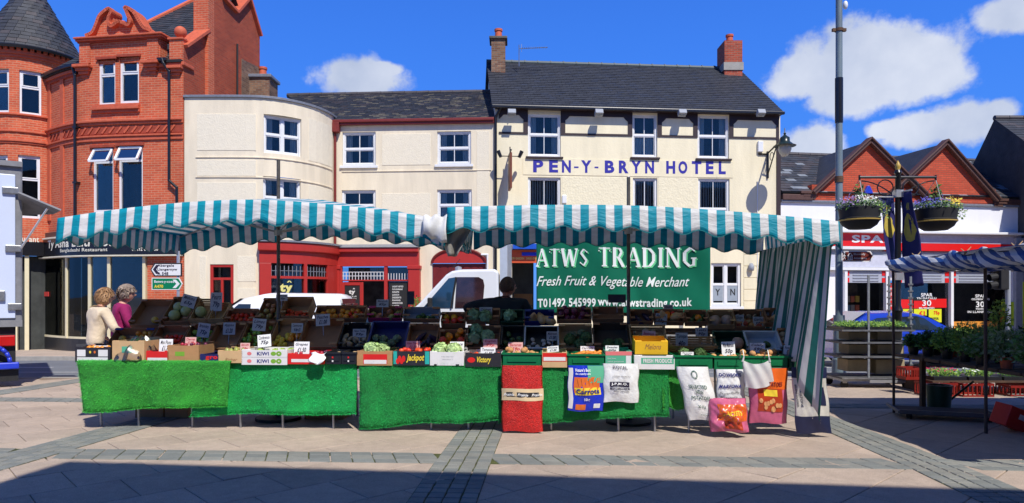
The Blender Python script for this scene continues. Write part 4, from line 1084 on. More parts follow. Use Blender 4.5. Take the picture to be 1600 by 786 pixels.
 for i, s in enumerate(('LIGHT BITES', 'PLOUGHMANS', 'SOUPS', 'LUNCH', 'DESSERTS', 'PANINIS', 'SANDWICHES', 'LATTE')):
  ptext(s, BF, 613, 446.5 + i * 4.3, 613 + 1.1 * len(s) + 5, 449 + i * 4.3, -0.118, wl, pp, bold=0.03)
build_flat()

# ---------------- the hotel
HF = Fr(-0.60, 23.86, 9.72, 24.75); HL = HF.len
hotel = thing('hotel', 'cream three storey hotel with slate roof and blue painted name between the windows', 'building', (4.5, 24.5, gz(24)))
def build_hotel():
 zb = gz(24.5) - 0.2; ze = HF.px(1000, 176)[1]
 wins = [prect(HF, 825, 178, 876, 245), prect(HF, 988, 179, 1027, 246), prect(HF, 1090, 180, 1139, 248),
   prect(HF, 825, 277, 876, 345), prect(HF, 989, 278, 1027, 345), prect(HF, 1091, 279, 1140, 345)]
 door = prect(HF, 800, 395, 840, 520); door = (door[0], door[1], zb, door[3])
 low = [prect(HF, 1111, 411, 1158, 479), prect(HF, 880, 411, 940, 480)]
 mb = MB(); wall_holes(mb, HF, 0, HL, zb, ze, wins + low + [door], 0.15); mb.build('wall', cream_hotel, hotel)
 for i, r in enumerate(wins): window(HF, r, hotel, 'sash', inset=0.09, t=0.07, curtains=(1, 3, 1, 2, 2, 2)[i], mid=0.52 if i < 3 else 0.28, bars=1)
 for r in wins[:3]:
  MB().box(HF, r[0] - 0.08, r[1] + 0.08, -0.09, 0.1, r[2] - 0.07, r[2] - .002).build('window_sill', black_trim, hotel, bevel=0.01)
 for i, r in enumerate(low):
  w = window(HF, r, hotel, 'double', inset=0.09, t=0.09, mid=0.5, bars=0, sill=white_paint, back=interior)
  if i == 0:
   a, b, c, d = r; um = (a + b) / 2
   for k, (s, x0, x1) in enumerate((('Y', a + .14, um - .14), ('N', um + .14, b - .14))):
    MB().box(HF, x0 - 0.06, x1 + 0.06, 0.085, 0.09, c + 0.2, c + (d - c) * 0.47).build('frosted_pane', M('frosted_grey', srgb(150, 160, 170)[:3], 0.5), w)
    text(s, onwall(HF, 0.083), (x0 + .05, x1 - .05, c + 0.4, c + 0.64), black_matt, w, bold=0.02)
 # black half timber trim: band below the eaves and panels
 z1 = ze; zt = HF.px(1000, 184)[1]; zl0, zl1 = HF.px(1000, 213.5)[1], HF.px(1000, 210.5)[1]
 segs = [(779, 825), (876, 988), (1027, 1090), (1139, 1217)]
 for x0, x1 in segs:
  u0, u1 = HF.px(x0, 195)[0] + (0.002 if x0 > 780 else 0.01), HF.px(x1, 195)[0] - .002; u1 = min(u1, HL)
  t = MB(); t.box(HF, u0, u1, -0.03, 0.02, zt, z1 - .001)
  t.box(HF, u0, u1, -0.03, 0.02, zl0, zl1)
  w = 0.1
  if x0 > 800: t.box(HF, u0, u0 + w * 1.6, -0.028, 0.02, zl1, zt)
  if x1 < 1200: t.box(HF, u1 - w * 1.6, u1, -0.028, 0.02, zl1, zt)
  else: t.box(HF, u1 - w, u1, -0.028, 0.02, zl1, zt)
  o = t.build('timber_band', black_trim, hotel)
  # rounded notches in the panel corners
  lo = u0 + (w * 1.6 if x0 > 800 else 0); hi = u1 - (w * 1.6 if x1 < 1200 else w)
  t2 = MB()
  for x, s_ in ((lo, 1), (hi, -1)): t2.prism(HF, [(x, zt + .002), (x + s_ * 0.16, zt + .002), (x + s_ * 0.1, zt - 0.07), (x + s_ * 0.07, zt - 0.1), (x, zt - 0.16)][::s_], -0.026, 0.01)
  t2.build('corner_fillet', black_trim, o)
 for x0, x1 in ((1213, 1217),):
  u0 = HF.px(x0, 250)[0]; MB().box(HF, u0, HL + 0.01, -0.026, 0.02, zb, zl0 - .001).build('corner_strip', black_trim, hotel)
 # quoin-like rendered blocks of the ground floor
 for k in range(6):
  z = 0.9 + k * 0.42; u0 = HF.px(1162, 440)[0]
  MB().box(HF, u0, HL - 0.15, -0.02, 0.02, z, z + 0.4).build('render_block', cream_hotel, hotel, bevel=0.01)
 # name band, smooth between textured render
 u0, u1 = HF.px(817, 260)[0], HF.px(1145, 260)[0]
 nb = MB().box(HF, u0, u1, -0.016, 0.01, HF.px(980, 275.5)[1], HF.px(980, 249.5)[1]).build('name_band', cream_hotel, hotel, bevel=0.004)
 blue = M('sign_blue', srgb(46, 42, 156)[:3], 0.5, 0.35, 40)
 def word(s, x0, x1, ya, yb):
  ptext(s, HF, x0, ya, x1, yb, -0.017, blue, nb, bold=0.035)
 # individual letters, each a sub-part
 letters = [('P', 833, 849), ('E', 858, 872), ('N', 878, 892), ('-', 897, 904), ('Y', 908, 924), ('-', 929, 935), ('B', 945, 960), ('R', 967, 982), ('Y', 986, 1002), ('N', 1008, 1022),
    ('H', 1041, 1055), ('O', 1060, 1074), ('T', 1081, 1096), ('E', 1103, 1115), ('L', 1123, 1134)]
 for i, (s, x0, x1) in enumerate(letters):
  t = (x0 - 833) / 300; ya = 250.5 + 2.2 * t; yb = 269 + 3.0 * t
  if s == '-': ptext(s, HF, x0, ya + 9.2, x1, ya + 11.6, -0.019, blue, nb, bold=0.03)
  else: ptext(s, HF, x0, ya - .5, x1, yb + .3, -0.019, blue, nb, bold=0.042, name='letter')
 # textured first floor render
 for x0, x1 in ((878, 986), (1029, 1089)):
  panel(HF, prect(HF, x0, 277, x1, 345), hotel, cream_hotel_tx, 0.008)
 # roof
 ev, er = -0.25, 3.6; z0 = ze + 0.06; zr = HF.px(980, 103, er)[1]; ul = -0.12; ur = HL + 0.02
 mb = MB(); slates(mb, HF.W(ul, ev, z0), HF.W(ur, ev, z0), HF.W(ul, er, zr), HF.W(ur, er, zr), 0.26, 0.19, (0, 0, 0, 0, 1))
 mb.build('roof_slates', [slate_a, M('slate_blue', srgb(54, 58, 68)[:3], 0.5, 0.3, 3, 0.3, 40)], hotel, kind='stuff', merge=False)
 mb = MB(); q = lambda u, v, z: HF.W(u, v, z)
 mb.face([q(ul, ev, z0 - .03), q(ur, ev, z0 - .03), q(ur, er, zr - .03), q(ul, er, zr - .03)]); mb.face([q(ul, er, zr - .03), q(ur, er, zr - .03), q(ur, 2 * er, z0), q(ul, 2 * er, z0)]); mb.build('roof', slate_a, hotel)
 mb = MB()
 for u in (0.0, HL): mb.face([q(u, 0, zb), q(u, 2 * er - .3, zb), q(u, 2 * er - .3, ze), q(u, er, zr - .1), q(u, 0, ze)])
 mb.build('gable_wall', cream_hotel, hotel)
 n = 20
 for k in range(n):
  a = ul + (ur - ul) * k / n; m2 = MB(); m2.tube(q(a, er, zr + .0), q(a + (ur - ul) / n - 0.03, er, zr + .0), 0.1, n=8); m2.tube(q(a + (ur - ul) / n - 0.05, er, zr + .0), q(a + (ur - ul) / n, er, zr + .0), 0.12, n=8); m2.build('ridge_tile', M('ridge_grey', srgb(74, 88, 92)[:3], 0.6), hotel)
 gutter(HF, ul, ur, ev - 0.03, z0 - 0.03, black_paint, hotel, 0.055)
 MB().box(HF, 0, HL, -0.22, 0, ze - 0.001, ze + 0.03).build('soffit', black_trim, hotel)
 downpipe([HF.W(0.2, -0.25, z0 - .05), HF.W(0.02, -0.1, ze - 0.3), HF.W(0.02, -0.1, zb)], black_paint, hotel, 0.05)
 # cable conduit and small junction box on the front
 u = HF.px(982, 300)[0]; MB().box(HF, u - .03, u + .03, -0.05, 0, 2.5, HF.px(982, 276)[1]).build('conduit', white_plastic, hotel)
 r = prect(HF, 1183, 221, 1191, 238); MB().box(HF, r[0], r[1], -0.1, 0, r[2], r[3]).build('junction_box', white_plastic, hotel, bevel=0.02)
 r = prect(HF, 878, 305, 885, 318); MB().box(HF, r[0], r[1], -0.06, -.01, r[2], r[3]).build('alarm_box', white_plastic, hotel, bevel=0.02)
 downpipe([HF.W(HF.px(1183, 280)[0], -0.03, HF.px(1183, 284)[1]), HF.W(HF.px(1183, 280)[0], -0.03, 2.0)], white_plastic, hotel, 0.015, 'cable')
 r = prect(HF, 1172, 411, 1178, 424); mb = MB(); mb.lathe(HF.W(r[0], -0.1, r[2]), [(0, 0), (0.09, 0.02), (0.11, 0.15), (0.06, 0.28), (0, 0.3)], 10); mb.build('bulkhead_light', grey_trim, hotel, smooth='all')
 # doorway with sign board above
 a, b, c, d = door; MB().box(HF, a, b, 1.2, 1.25, c, d).build('doorway_recess', interior, hotel)
 sb = MB().box(HF, a - 0.03, b + 0.1, -0.1, -0.02, HF.px(820, 411)[1], HF.px(820, 391)[1]).build('entrance_sign', M('sign_orange', srgb(206, 84, 40)[:3], 0.5, 0.1), hotel)
 yl = M('sign_yellow', srgb(236, 200, 110)[:3], 0.5, 0)
 ptext('BEER GARDEN', HF, 797, 402, 819, 405.5, -0.105, yl, sb, bold=0.03); ptext('GARDD GWRW', HF, 822, 402, 841, 405.5, -0.105, yl, sb, bold=0.03)
 MB().box(HF, HF.px(815, 398)[0], b + .1, -0.115, -0.101, HF.px(820, 400)[1], HF.px(820, 394.5)[1]).build('blue_panel', M('sign_bright_blue', srgb(30, 60, 200)[:3], 0.4, 0.1), sb)
 MB().box(HF, a, b, -0.4, 0.0, HF.px(820, 390)[1], HF.px(820, 382)[1]).build('entrance_canopy', M('canopy_blue', srgb(24, 84, 190)[:3], 0.4, 0.2), hotel)
 MB().box(HF, HL - 0.75, HL - 0.55, -0.03, 0, 1.0, 2.6).build('orange_notice', M('sign_orange', (1, 1, 1)), hotel)
build_hotel()
zz = gz(24)
A = HF.W(0.32, 2.9, 0); chimney('chimney', 'lichened brick chimney at the left end of the hotel ridge', A.x - .27, A.x + .27, A.y - .35, A.y + .35, zy(112, A.y) - .4, zy(66, A.y), brick_old, 1, slate_e, 0.1)
A = HF.W(HL - 0.48, 3.4, 0); c2 = chimney('chimney', 'bright red brick chimney at the right end of the hotel ridge', A.x - .36, A.x + .36, A.y - .5, A.y + .5, zy(108, A.y) - .5, zy(70, A.y), brick_chim, 1, None)
MB().box(WORLD, A.x - .40, A.x + .40, A.y - .54, A.y + .54, zy(112, A.y) - .1, zy(104, A.y)).build('base_flashing', kerbm, c2)
# tv aerial on the left chimney
def aerial():
 y = 26.4; t = thing('tv_aerial', 'thin metal television aerial beside the lichened chimney', 'aerial', (pxr(811, 0, y)[0], y, zy(104, y)))
 P = lambda px, py, dy=0: at(px, py, y + dy)
 MB().tube(P(811, 104), P(811, 70), 0.018, n=6).build('mast', steel, t)
 mb = MB(); mb.tube(P(811, 76), P(856, 74), 0.014, n=6)
 for k in range(12):
  x = 816 + k * 3.4; c = P(x, 75 - 0.02 * k); mb.tube(c + Vector((0, -0.14, 0)), c + Vector((0, 0.14, 0)), 0.007, n=4); mb.tube(c + Vector((0, 0, -0.05)), c + Vector((0, 0, 0.05)), 0.006, n=4)
 c = P(815, 75); mb.tube(c + Vector((0, 0, -0.15)), c + Vector((0, 0, 0.15)), 0.012, n=4)
 mb.build('boom', steel, t)
aerial()
# floodlights under the eaves
def flood(px):
 u, z = HF.px(px, 181); t = thing('floodlight', 'grey floodlight', 'floodlight', HF.W(u, 0, z), 'floodlights under the hotel eaves')
 MB().tube(HF.W(u, 0, z + 0.1), HF.W(u, -0.3, z + 0.12), 0.02, n=6).build('arm', black_matt, t)
 mb = MB(); c = HF.W(u, -0.4, z); mb.obox(c, HF.eu * 0.14, (HF.ev * -0.10 + Vector((0, 0, 0.05))), (HF.ev * 0.04 + Vector((0, 0, 0.08)))); mb.build('lamp_housing', grey_trim, t, bevel=0.015)
 MB().obox(c + HF.ev * 0.02 + Vector((0, 0, -0.085)), HF.eu * 0.12, HF.ev * 0.08, (0, 0, 0.008)).build('lens', glass_w, t)
 return t
for px, lb in ((798, 'grey floodlight nearest the left end of the hotel eaves'), (932, 'grey floodlight between the left and middle top floor hotel windows'),
    (1060, 'grey floodlight between the middle and right top floor hotel windows'), (1181, 'grey floodlight above the wall lantern on the hotel')):
 f = flood(px); f['label'] = lb
def hanging_sign():
 u, z = HF.px(795, 262); t = thing('hanging_pub_sign', 'brown edge-on hanging sign with two small lamps on the hotel corner', 'sign', HF.W(u, 0, z - 0.9))
 MB().box(HF, u - 0.035, u + 0.035, -0.95, -0.15, z - 0.85, z + 0.35).build('sign_board', M('sign_brown', srgb(120, 62, 40)[:3], 0.5, 0.2), t, bevel=0.01)
 mb = MB(); mb.tube(HF.W(u, 0, z + 0.42), HF.W(u, -1.0, z + 0.42), 0.025, n=6); mb.tube(HF.W(u, -0.5, z + 0.35), HF.W(u, -0.5, z + 0.62), 0.02, n=6); mb.tube(HF.W(u, 0, z - 0.3), HF.W(u, -0.15, z - 0.3), 0.025, n=6)
 mb.tube(HF.W(u - 0.35, -0.5, z + .3), HF.W(u + 0.35, -0.5, z + .3), 0.015, n=6); mb.build('bracket', black_paint, t)
 for s in (-1, 1):
  mb = MB(); c = HF.W(u + s * 0.36, -0.5, z + 0.36); mb.tube(c + Vector((s * 0.05, 0, 0.12)), c + Vector((-s * 0.05, 0, -0.1)), 0.07, 0.055, n=10); mb.build('spot_lamp', black_paint, t)
hanging_sign()
def wall_lantern():
 u, z = HF.px(1199, 252); t = thing('wall_lantern', 'black bracket lantern with frosted globe on the right corner of the hotel', 'lantern', HF.W(u, 0, z - 0.4))
 ub = u; F = HF
 mb = MB(); mb.box(F, ub - .03, ub + .03, -0.06, 0, z - 0.62, z + 0.35); mb.tube(F.W(ub, -0.03, z + 0.28), F.W(ub + .05, -1.2, z + 0.62), 0.03, n=8); mb.tube(F.W(ub, -0.03, z - 0.5), F.W(ub + .03, -0.65, z + 0.42), 0.022, n=8)
 mb.tube(F.W(ub - .35, -0.03, z + .25), F.W(ub, -0.03, z + .25), 0.03, n=6)
 pts = [F.W(ub + .02, -0.3 - 0.14 * math.cos(a), z + 0.12 + 0.14 * math.sin(a)) for a in [k * math.pi / 6 for k in range(13)]]; mb.path(pts, 0.014, 6); mb.build('bracket', black_paint, t)
 c = F.W(ub + .05, -1.2, z + 0.06)
 mb = MB(); mb.lathe(c, [(0.0, 0.86), (0.015, 0.84), (0.02, 0.7), (0.05, 0.66), (0.03, 0.62), (0.1, 0.56), (0.16, 0.52), (0.17, 0.38), (0.3, 0.27), (0.38, 0.24), (0.36, 0.22), (0.16, 0.26), (0, 0.26)], 20); mb.build('lamp_hood', M('lantern_green_black', (0.015, 0.03, 0.03), 0.3), t, smooth=50)
 mb = MB(); mb.lathe(c, [(0.2, 0.25), (0.22, 0.12), (0.17, -0.02), (0.09, -0.11), (0.0, -0.14)], 18); mb.build('globe', M('frosted_globe', (0.62, 0.62, 0.56), 0.25, 0.05, trans=0.4), t, smooth='all')
wall_lantern()

# ---------------- convenience store with twin brick gables
PF = Fr(9.74, 24.77, 20.3, 26.45); PL = PF.len
spar = thing('convenience_store', 'convenience store with two pointed brick gables, white rendered band and red fascia', 'building', (14, 26, gz(25)))
def build_spar():
 zb = gz(26) - 0.5; Z = lambda py, px=1400: PF.px(px, py)[1]; U = lambda px: PF.px(px, 400)[0]
 zw = Z(320); zf = Z(362)
 u_r = PL
 mb = MB(); wall_holes(mb, PF, 0, PL, Z(438), zw, [], 0.1); mb.build('render_wall', white_render, spar)
 # lead string under the brick
 MB().box(PF, 0, PL, -0.09, 0.02, zw + .002, zw + 0.09).build('lead_flashing', lead, spar, bevel=0.01)
 # eave wall between gables
 zg = Z(300)
 wall0, wall1 = U(1268), U(1555)
 MB().box(PF, wall0, wall1, -0.02, 0.25, zw + 0.092, Z(292)).build('brick_wall', brick_orange, spar)
 MB().box(PF, 0.02, wall0 - .02, -0.14, 0.1, Z(313, 1240), Z(304, 1240)).build('eaves_board', brown_trim, spar, bevel=0.02)
 MB().box(PF, wall1 + .02, PL, -0.14, 0.1, Z(320, 1570), Z(312, 1570)).build('eaves_board', brown_trim, spar, bevel=0.02)
 # roof
 ev, er = -0.1, 3.2; z0 = Z(304); zr = PF.px(1400, 247, er)[1]
 mb = MB(); slates(mb, PF.W(0, ev, z0), PF.W(PL + 2, ev, z0), PF.W(0, er, zr), PF.W(PL + 2, er, zr), 0.36, 0.24, (0, 1, 2, 0, 1, 2, 0, 1, 2, 3)); mb.build('roof_slates', [slate_b, slate_a, slate_c, slate_d], spar, kind='stuff', merge=False)
 mb = MB(); mb.face([PF.W(0, ev, z0 - .03), PF.W(PL + 2, ev, z0 - .03), PF.W(PL + 2, er, zr - .03), PF.W(0, er, zr - .03)]); mb.face([PF.W(0, er, zr - .03), PF.W(PL + 2, er, zr - .03), PF.W(PL + 2, 2 * er, z0), PF.W(0, 2 * er, z0)]); mb.build('roof', slate_a, spar)
 for k in range(24):
  m2 = MB(); a = k * (PL + 2) / 24; m2.tube(PF.W(a, er, zr), PF.W(a + (PL + 2) / 24 - .015, er, zr), 0.1, n=8); m2.build('ridge_tile', slate_c, spar)
 # gables
 for xl, xa, xr, ya, yb in ((1272, 1355, 1438, 219, 302), (1386, 1473.5, 1550, 222, 306)):
  ul, ua, ur = U(xl), PF.px(xa, ya)[0], U(xr); za = Z(ya, xa); zl = Z(yb, xl) if xl > 1300 else Z(302)
  go = MB().prism(PF, [(ul, zl - .2), (ur, zl - .2), (ur, zl), (ua, za - 0.12), (ul, zl)], -0.03, 0.2).build('brick_gable', brick_orange, spar)
  b = MB()
  for (p, q) in (((ul - 0.12, zl - 0.06), (ua, za)), ((ua, za), (ur + 0.12, zl - 0.06))):
   A = PF.W(p[0], -0.12, p[1]); B = PF.W(q[0], -0.12, q[1]); t = (B - A).normalized(); nn = PF.ev.cross(t) if False else t.cross(PF.ev); nn.normalize()
   if nn.z < 0: nn = -nn
   b.obox((A + B) / 2 - nn * 0.045, t * ((B - A).length / 2 + .02), PF.ev * 0.11, nn * 0.065); b.obox((A + B) / 2 + nn * 0.03, t * ((B - A).length / 2 + .05), PF.ev * 0.17, nn * 0.03)
  b.build('bargeboard', brown_trim, go, bevel=0.012)
  # kneeler blocks at the foot
  for u, s_ in ((ul, -1), (ur, 1)):
   b = MB()
   for k in range(3): b.box(PF, min(u + s_ * 0.0, u + s_ * (0.62 - 0.12 * k)), max(u + s_ * 0.0, u + s_ * (0.62 - 0.12 * k)), -0.18 + .03 * k, 0.05, zl - 0.12 - 0.1 * k, zl - 0.018 - 0.1 * k)
   b.build('kneeler', brown_trim, go, bevel=0.015)
  # dormer roof behind
  rb = er * (za - z0) / (zr - z0)
  d = MB(); d.face([PF.W(ul, 0.2, zl), PF.W(ua, 0.2, za - .06), PF.W(ua, rb, za - .06), PF.W(ul, 0.3, zl)]); d.face([PF.W(ua, 0.2, za - .06), PF.W(ur, 0.2, zl), PF.W(ur, 0.3, zl), PF.W(ua, rb, za - .06)]); d.build('dormer_roof', slate_a, go)
 # shopfront bands (pixel rows at px 1400)
 red = M('fascia_red', srgb(222, 30, 26)[:3], 0.35, 0.04)
 def strip(name, y0, y1, x0, x1, out, mat, **k):
  u0, u1 = U(x0), min(U(x1), PL); m2 = MB(); m2.box(PF, u0, u1, -out, 0.0, Z(y1), Z(y0)); return m2.build(name, mat, spar, **k)
 strip('sign_light_rail', 362, 366, 1262, 1585, 0.42, white_paint, bevel=0.02)
 strip('fascia_panel', 366, 386, 1222, 1379, 0.2, red); s2 = spar.children[-1]
 ff = [o for o in spar.children if o.name.startswith('fascia_panel')][0]
 wh = M('sign_white', (0.85, 0.85, 0.85), 0.4, 0)
 ptext('SPAR', PF, 1331, 367.5, 1399, 379.5, -0.205, wh, ff, bold=0.035)
 strip('fascia_panel_grey', 366.5, 380, 1379, 1600, 0.18, M('fascia_lilac', srgb(176, 176, 196)[:3], 0.5));
 strip('fascia_panel', 380.5, 392, 1379, 1600, 0.2, red)
 strip('fascia_edge', 386.5, 391, 1222, 1379, 0.24, white_paint, bevel=0.01)
 strip('shutter_vent', 394, 399, 1222, 1600, 0.1, grey_trim)
 strip('lower_fascia', 399.5, 418, 1222, 1600, 0.14, M('fascia_lavender', srgb(200, 202, 216)[:3], 0.5)); strip('lower_ledge', 418.5, 423, 1222, 1600, 0.2, white_paint, bevel=0.01)
 bays = [(1224, 1312), (1318, 1372), (1384, 1396), (1399, 1480), (1487, 1570), (1576, 1600)]
 for x0, x1 in ((1318, 1381), (1400, 1479), (1484, 1570)):
  o = strip('roller_shutter', 424, 442, x0, x1, 0.1, M('shutter_grey', srgb(172, 176, 188)[:3], 0.4, 0.05))
  for k in range(4):
   m2 = MB(); z = Z(424 + 4.5 * k + 1); m2.box(PF, U(x0) + .3, U(x1) - .3, -0.125, -0.1, z - 0.03, z); m2.build('shutter_slat', grey_trim, o)
  for a in (x0, x1 - 6):
   for yy in (424, 434.5):
    MB().box(PF, U(a), U(a + 6), -0.118, -0.101, Z(yy + 7), Z(yy)).build('red_corner', red, o)
 for x in (1222, 1316, 1380, 1398, 1481, 1573):
  MB().box(PF, U(x), U(x + 4), -0.16, 0, zb, Z(423.5)).build('frame_post', white_paint, spar)
 zs = Z(525)
 # entrance
 MB().box(PF, U(1320), U(1378), 1.4, 1.5, zb, Z(443)).build('entrance_recess', interior_mid, spar)
 for k in range(7):
  for j in range(4):
   m2 = MB(); a = U(1324) + k * 0.2; m2.box(PF, a, a + 0.16, 1.2, 1.38, 0.2 + j * 0.35, 0.2 + j * 0.35 + 0.24); m2.build('shelf_goods', M('goods_%d' % ((k + j) % 4), [(0.35, 0.1, 0.05), (0.4, 0.3, 0.05), (0.1, 0.2, 0.3), (0.2, 0.2, 0.18)][(k + j) % 4], 0.6), spar)
 MB().box(PF, 0, U(1316) - .01, -0.02, 0, zb, Z(423.5)).build('side_wall', white_render, spar); MB().box(PF, 0, PL, 2.4, 2.5, zb, Z(440)).build('store_rear_wall', interior, spar)
 # red panel by the door
 rp = MB().box(PF, U(1384), U(1397), -0.08, 0, zb, Z(443)).build('red_side_panel', red, spar)
 for i, s in enumerate(('7am', 'til', '10pm', '7 days', 'a week')): ptext(s, PF, 1386, 448 + i * 9, 1395, 453 + i * 9, -0.083, wh, rp, bold=0.02, fit=False)
 # windows
 for x0, x1 in ((1402, 1481), (1485, 1573)):
  g = MB().box(PF, U(x0), U(x1), -0.02, -0.01, zs, Z(442)).build('shop_window', glass_shop, spar)
  MB().box(PF, U(x0), U(x1), 0.9, 1.0, zb, Z(442)).build('room_recess', interior, g)
  MB().box(PF, U(x0), U(x1), -0.1, 0.02, zb, zs).build('window_base', white_paint, g)
  if x0 == 1402:
   for (a, b, yy, h) in ((1403, 1425, 468, 14), (1427, 1448, 470, 12), (1451, 1478, 467, 14)):
    MB().box(PF, U(a), U(b), -.03, -.022, Z(yy + h), Z(yy)).build('red_poster', red, g)
   yg = M('poster_yellow', srgb(216, 220, 40)[:3], 0.5, 0.05)
   for i, a in enumerate((1405, 1427, 1450)):
    p = MB().box(PF, U(a), U(a + 20), -.036, -.031, Z(504), Z(483)).build('price_poster', yg, g)
    ptext(('\u00a31', '\u00a31', '75p')[i], PF, a + 9, 486, a + 18, 493, -.038, red, p, bold=0.05)
    ptext('OFFER', PF, a + 3, 496, a + 17, 500, -.038, black_matt, p, bold=0.03)
  else:
   p = MB().box(PF, U(1488), U(1558), -0.03, -0.022, Z(523), Z(503)).build('orange_banner', M('poster_orange', srgb(226, 150, 60)[:3], 0.5, 0.35, 3), g)
   MB().prism(PF, [(U(1488), Z(523)), (U(1530), Z(523)), (U(1512), Z(512)), (U(1488), Z(514))], -0.034, -0.031).build('printed_leaves', leaf_l, p)
   p = MB().box(PF, U(1558), U(1579), -0.2, -0.19, Z(509), Z(472)).build('lime_poster', M('poster_lime', srgb(196, 222, 40)[:3], 0.5, 0.1), g)
   ptext('HALF', PF, 1561, 476, 1576, 482, -0.203, leaf_d, p, bold=0.03); ptext('PRICE', PF, 1561, 485, 1576, 491, -0.203, red, p, bold=0.03); ptext('\u00a32', PF, 1562, 494, 1575, 504, -0.203, red, p, bold=0.05)
 def gt(s, x0, y0, x1, y1): ptext(s, PF, x0, y0, x1, y1, -0.04, wh, [o for o in spar.children if o.name.startswith('shop_window')][0 if x0 < 1483 else 1], bold=0.02)
 gt('SPAR', 1439, 458, 1457, 463.5); gt('YN DATHLU', 1432, 464.5, 1463, 467.5); gt('30', 1441, 469, 1455, 478); gt('MLYNEDD', 1436, 480, 1460, 483)
 gt('SPAR', 1524, 460, 1540, 465); gt('CELEBRATING', 1518, 466, 1546, 469); gt('30', 1525, 471, 1538, 480); gt('YEARS', 1524, 481, 1538, 484); gt('IN LLANRWST', 1512, 485.5, 1551, 489)
 # far right darker door surround and frontage
 MB().box(PF, U(1577), PL, -0.3, 0, zb, Z(370)).build('grey_panel', grey_trim, spar)
 MB().box(PF, U(1587), PL, -0.32, -0.302, zb + 1, Z(440)).build('lime_poster', M('poster_lime', (1, 1, 1)), spar)
 # service mast and meter: small camera on the fascia
 m2 = MB(); c = PF.W(U(1577), -0.5, Z(386)); m2.obox(c, (0.16, 0, 0.03), (0, 0.08, 0), (0, 0, 0.06)); m2.build('security_camera', white_plastic, spar, bevel=0.01)
 # flank
 m2 = MB(); m2.face([PF.W(0, 0, zb), PF.W(0, 6, zb), PF.W(0, 6, z0), PF.W(0, er, zr), PF.W(0, 0, z0)]); m2.build('party_wall', white_render, spar)
build_spar()
def dark_gable():
 X = 19.5; t = thing('gable_end_house', 'dark slate-hung gable end of the house at the far right', 'building', (X + 3, 28, gz(28)))
 zp = zy(186, 27.6); yp = 27.6; yf, yn = 30.4, 22.4
 zf = zp - (yf - yp) * 1.25; zn = zp - (yp - yn) * 0.78
 K = Fr(X, 0, X, 1)   # u runs along Y
 MB().prism(K, [(yn, gz(24) - .5), (yf, gz(24) - .5), (yf, zf), (yp, zp), (yn, zn)], 0, -0.3).build('gable_wall', M('roughcast_dark', srgb(66, 64, 66)[:3], 0.95, 0.3, 2, 0.5, 14), t)
 mb = MB(); slates(mb, (X - .05, yn - .2, zn - .12), (X + 9, yn - .2, zn - .12), (X - .05, yp, zp + .02), (X + 9, yp, zp + .02), 0.3, 0.22); mb.build('roof_slates', [slate_a, slate_b, slate_c], t, kind='stuff', merge=False)
 mb = MB(); mb.face([(X, yn - .2, zn - .15), (X + 9, yn - .2, zn - .15), (X + 9, yp, zp), (X, yp, zp)]); mb.face([(X, yp, zp), (X + 9, yp, zp), (X + 9, yf + .2, zf - .2), (X, yf + .2, zf - .2)]); mb.build('roof', slate_a, t)
 MB().box(WORLD, X, X + 9, yn, yn + 0.2, gz(22) - .5, zn - .1).build('front_wall', white_render, t)
 for k in range(16):
  MB().tube((X + k * .56, yp, zp + .04), (X + k * .56 + .54, yp, zp + .04), 0.11, n=8).build('ridge_tile', slate_c, t)
dark_gable()
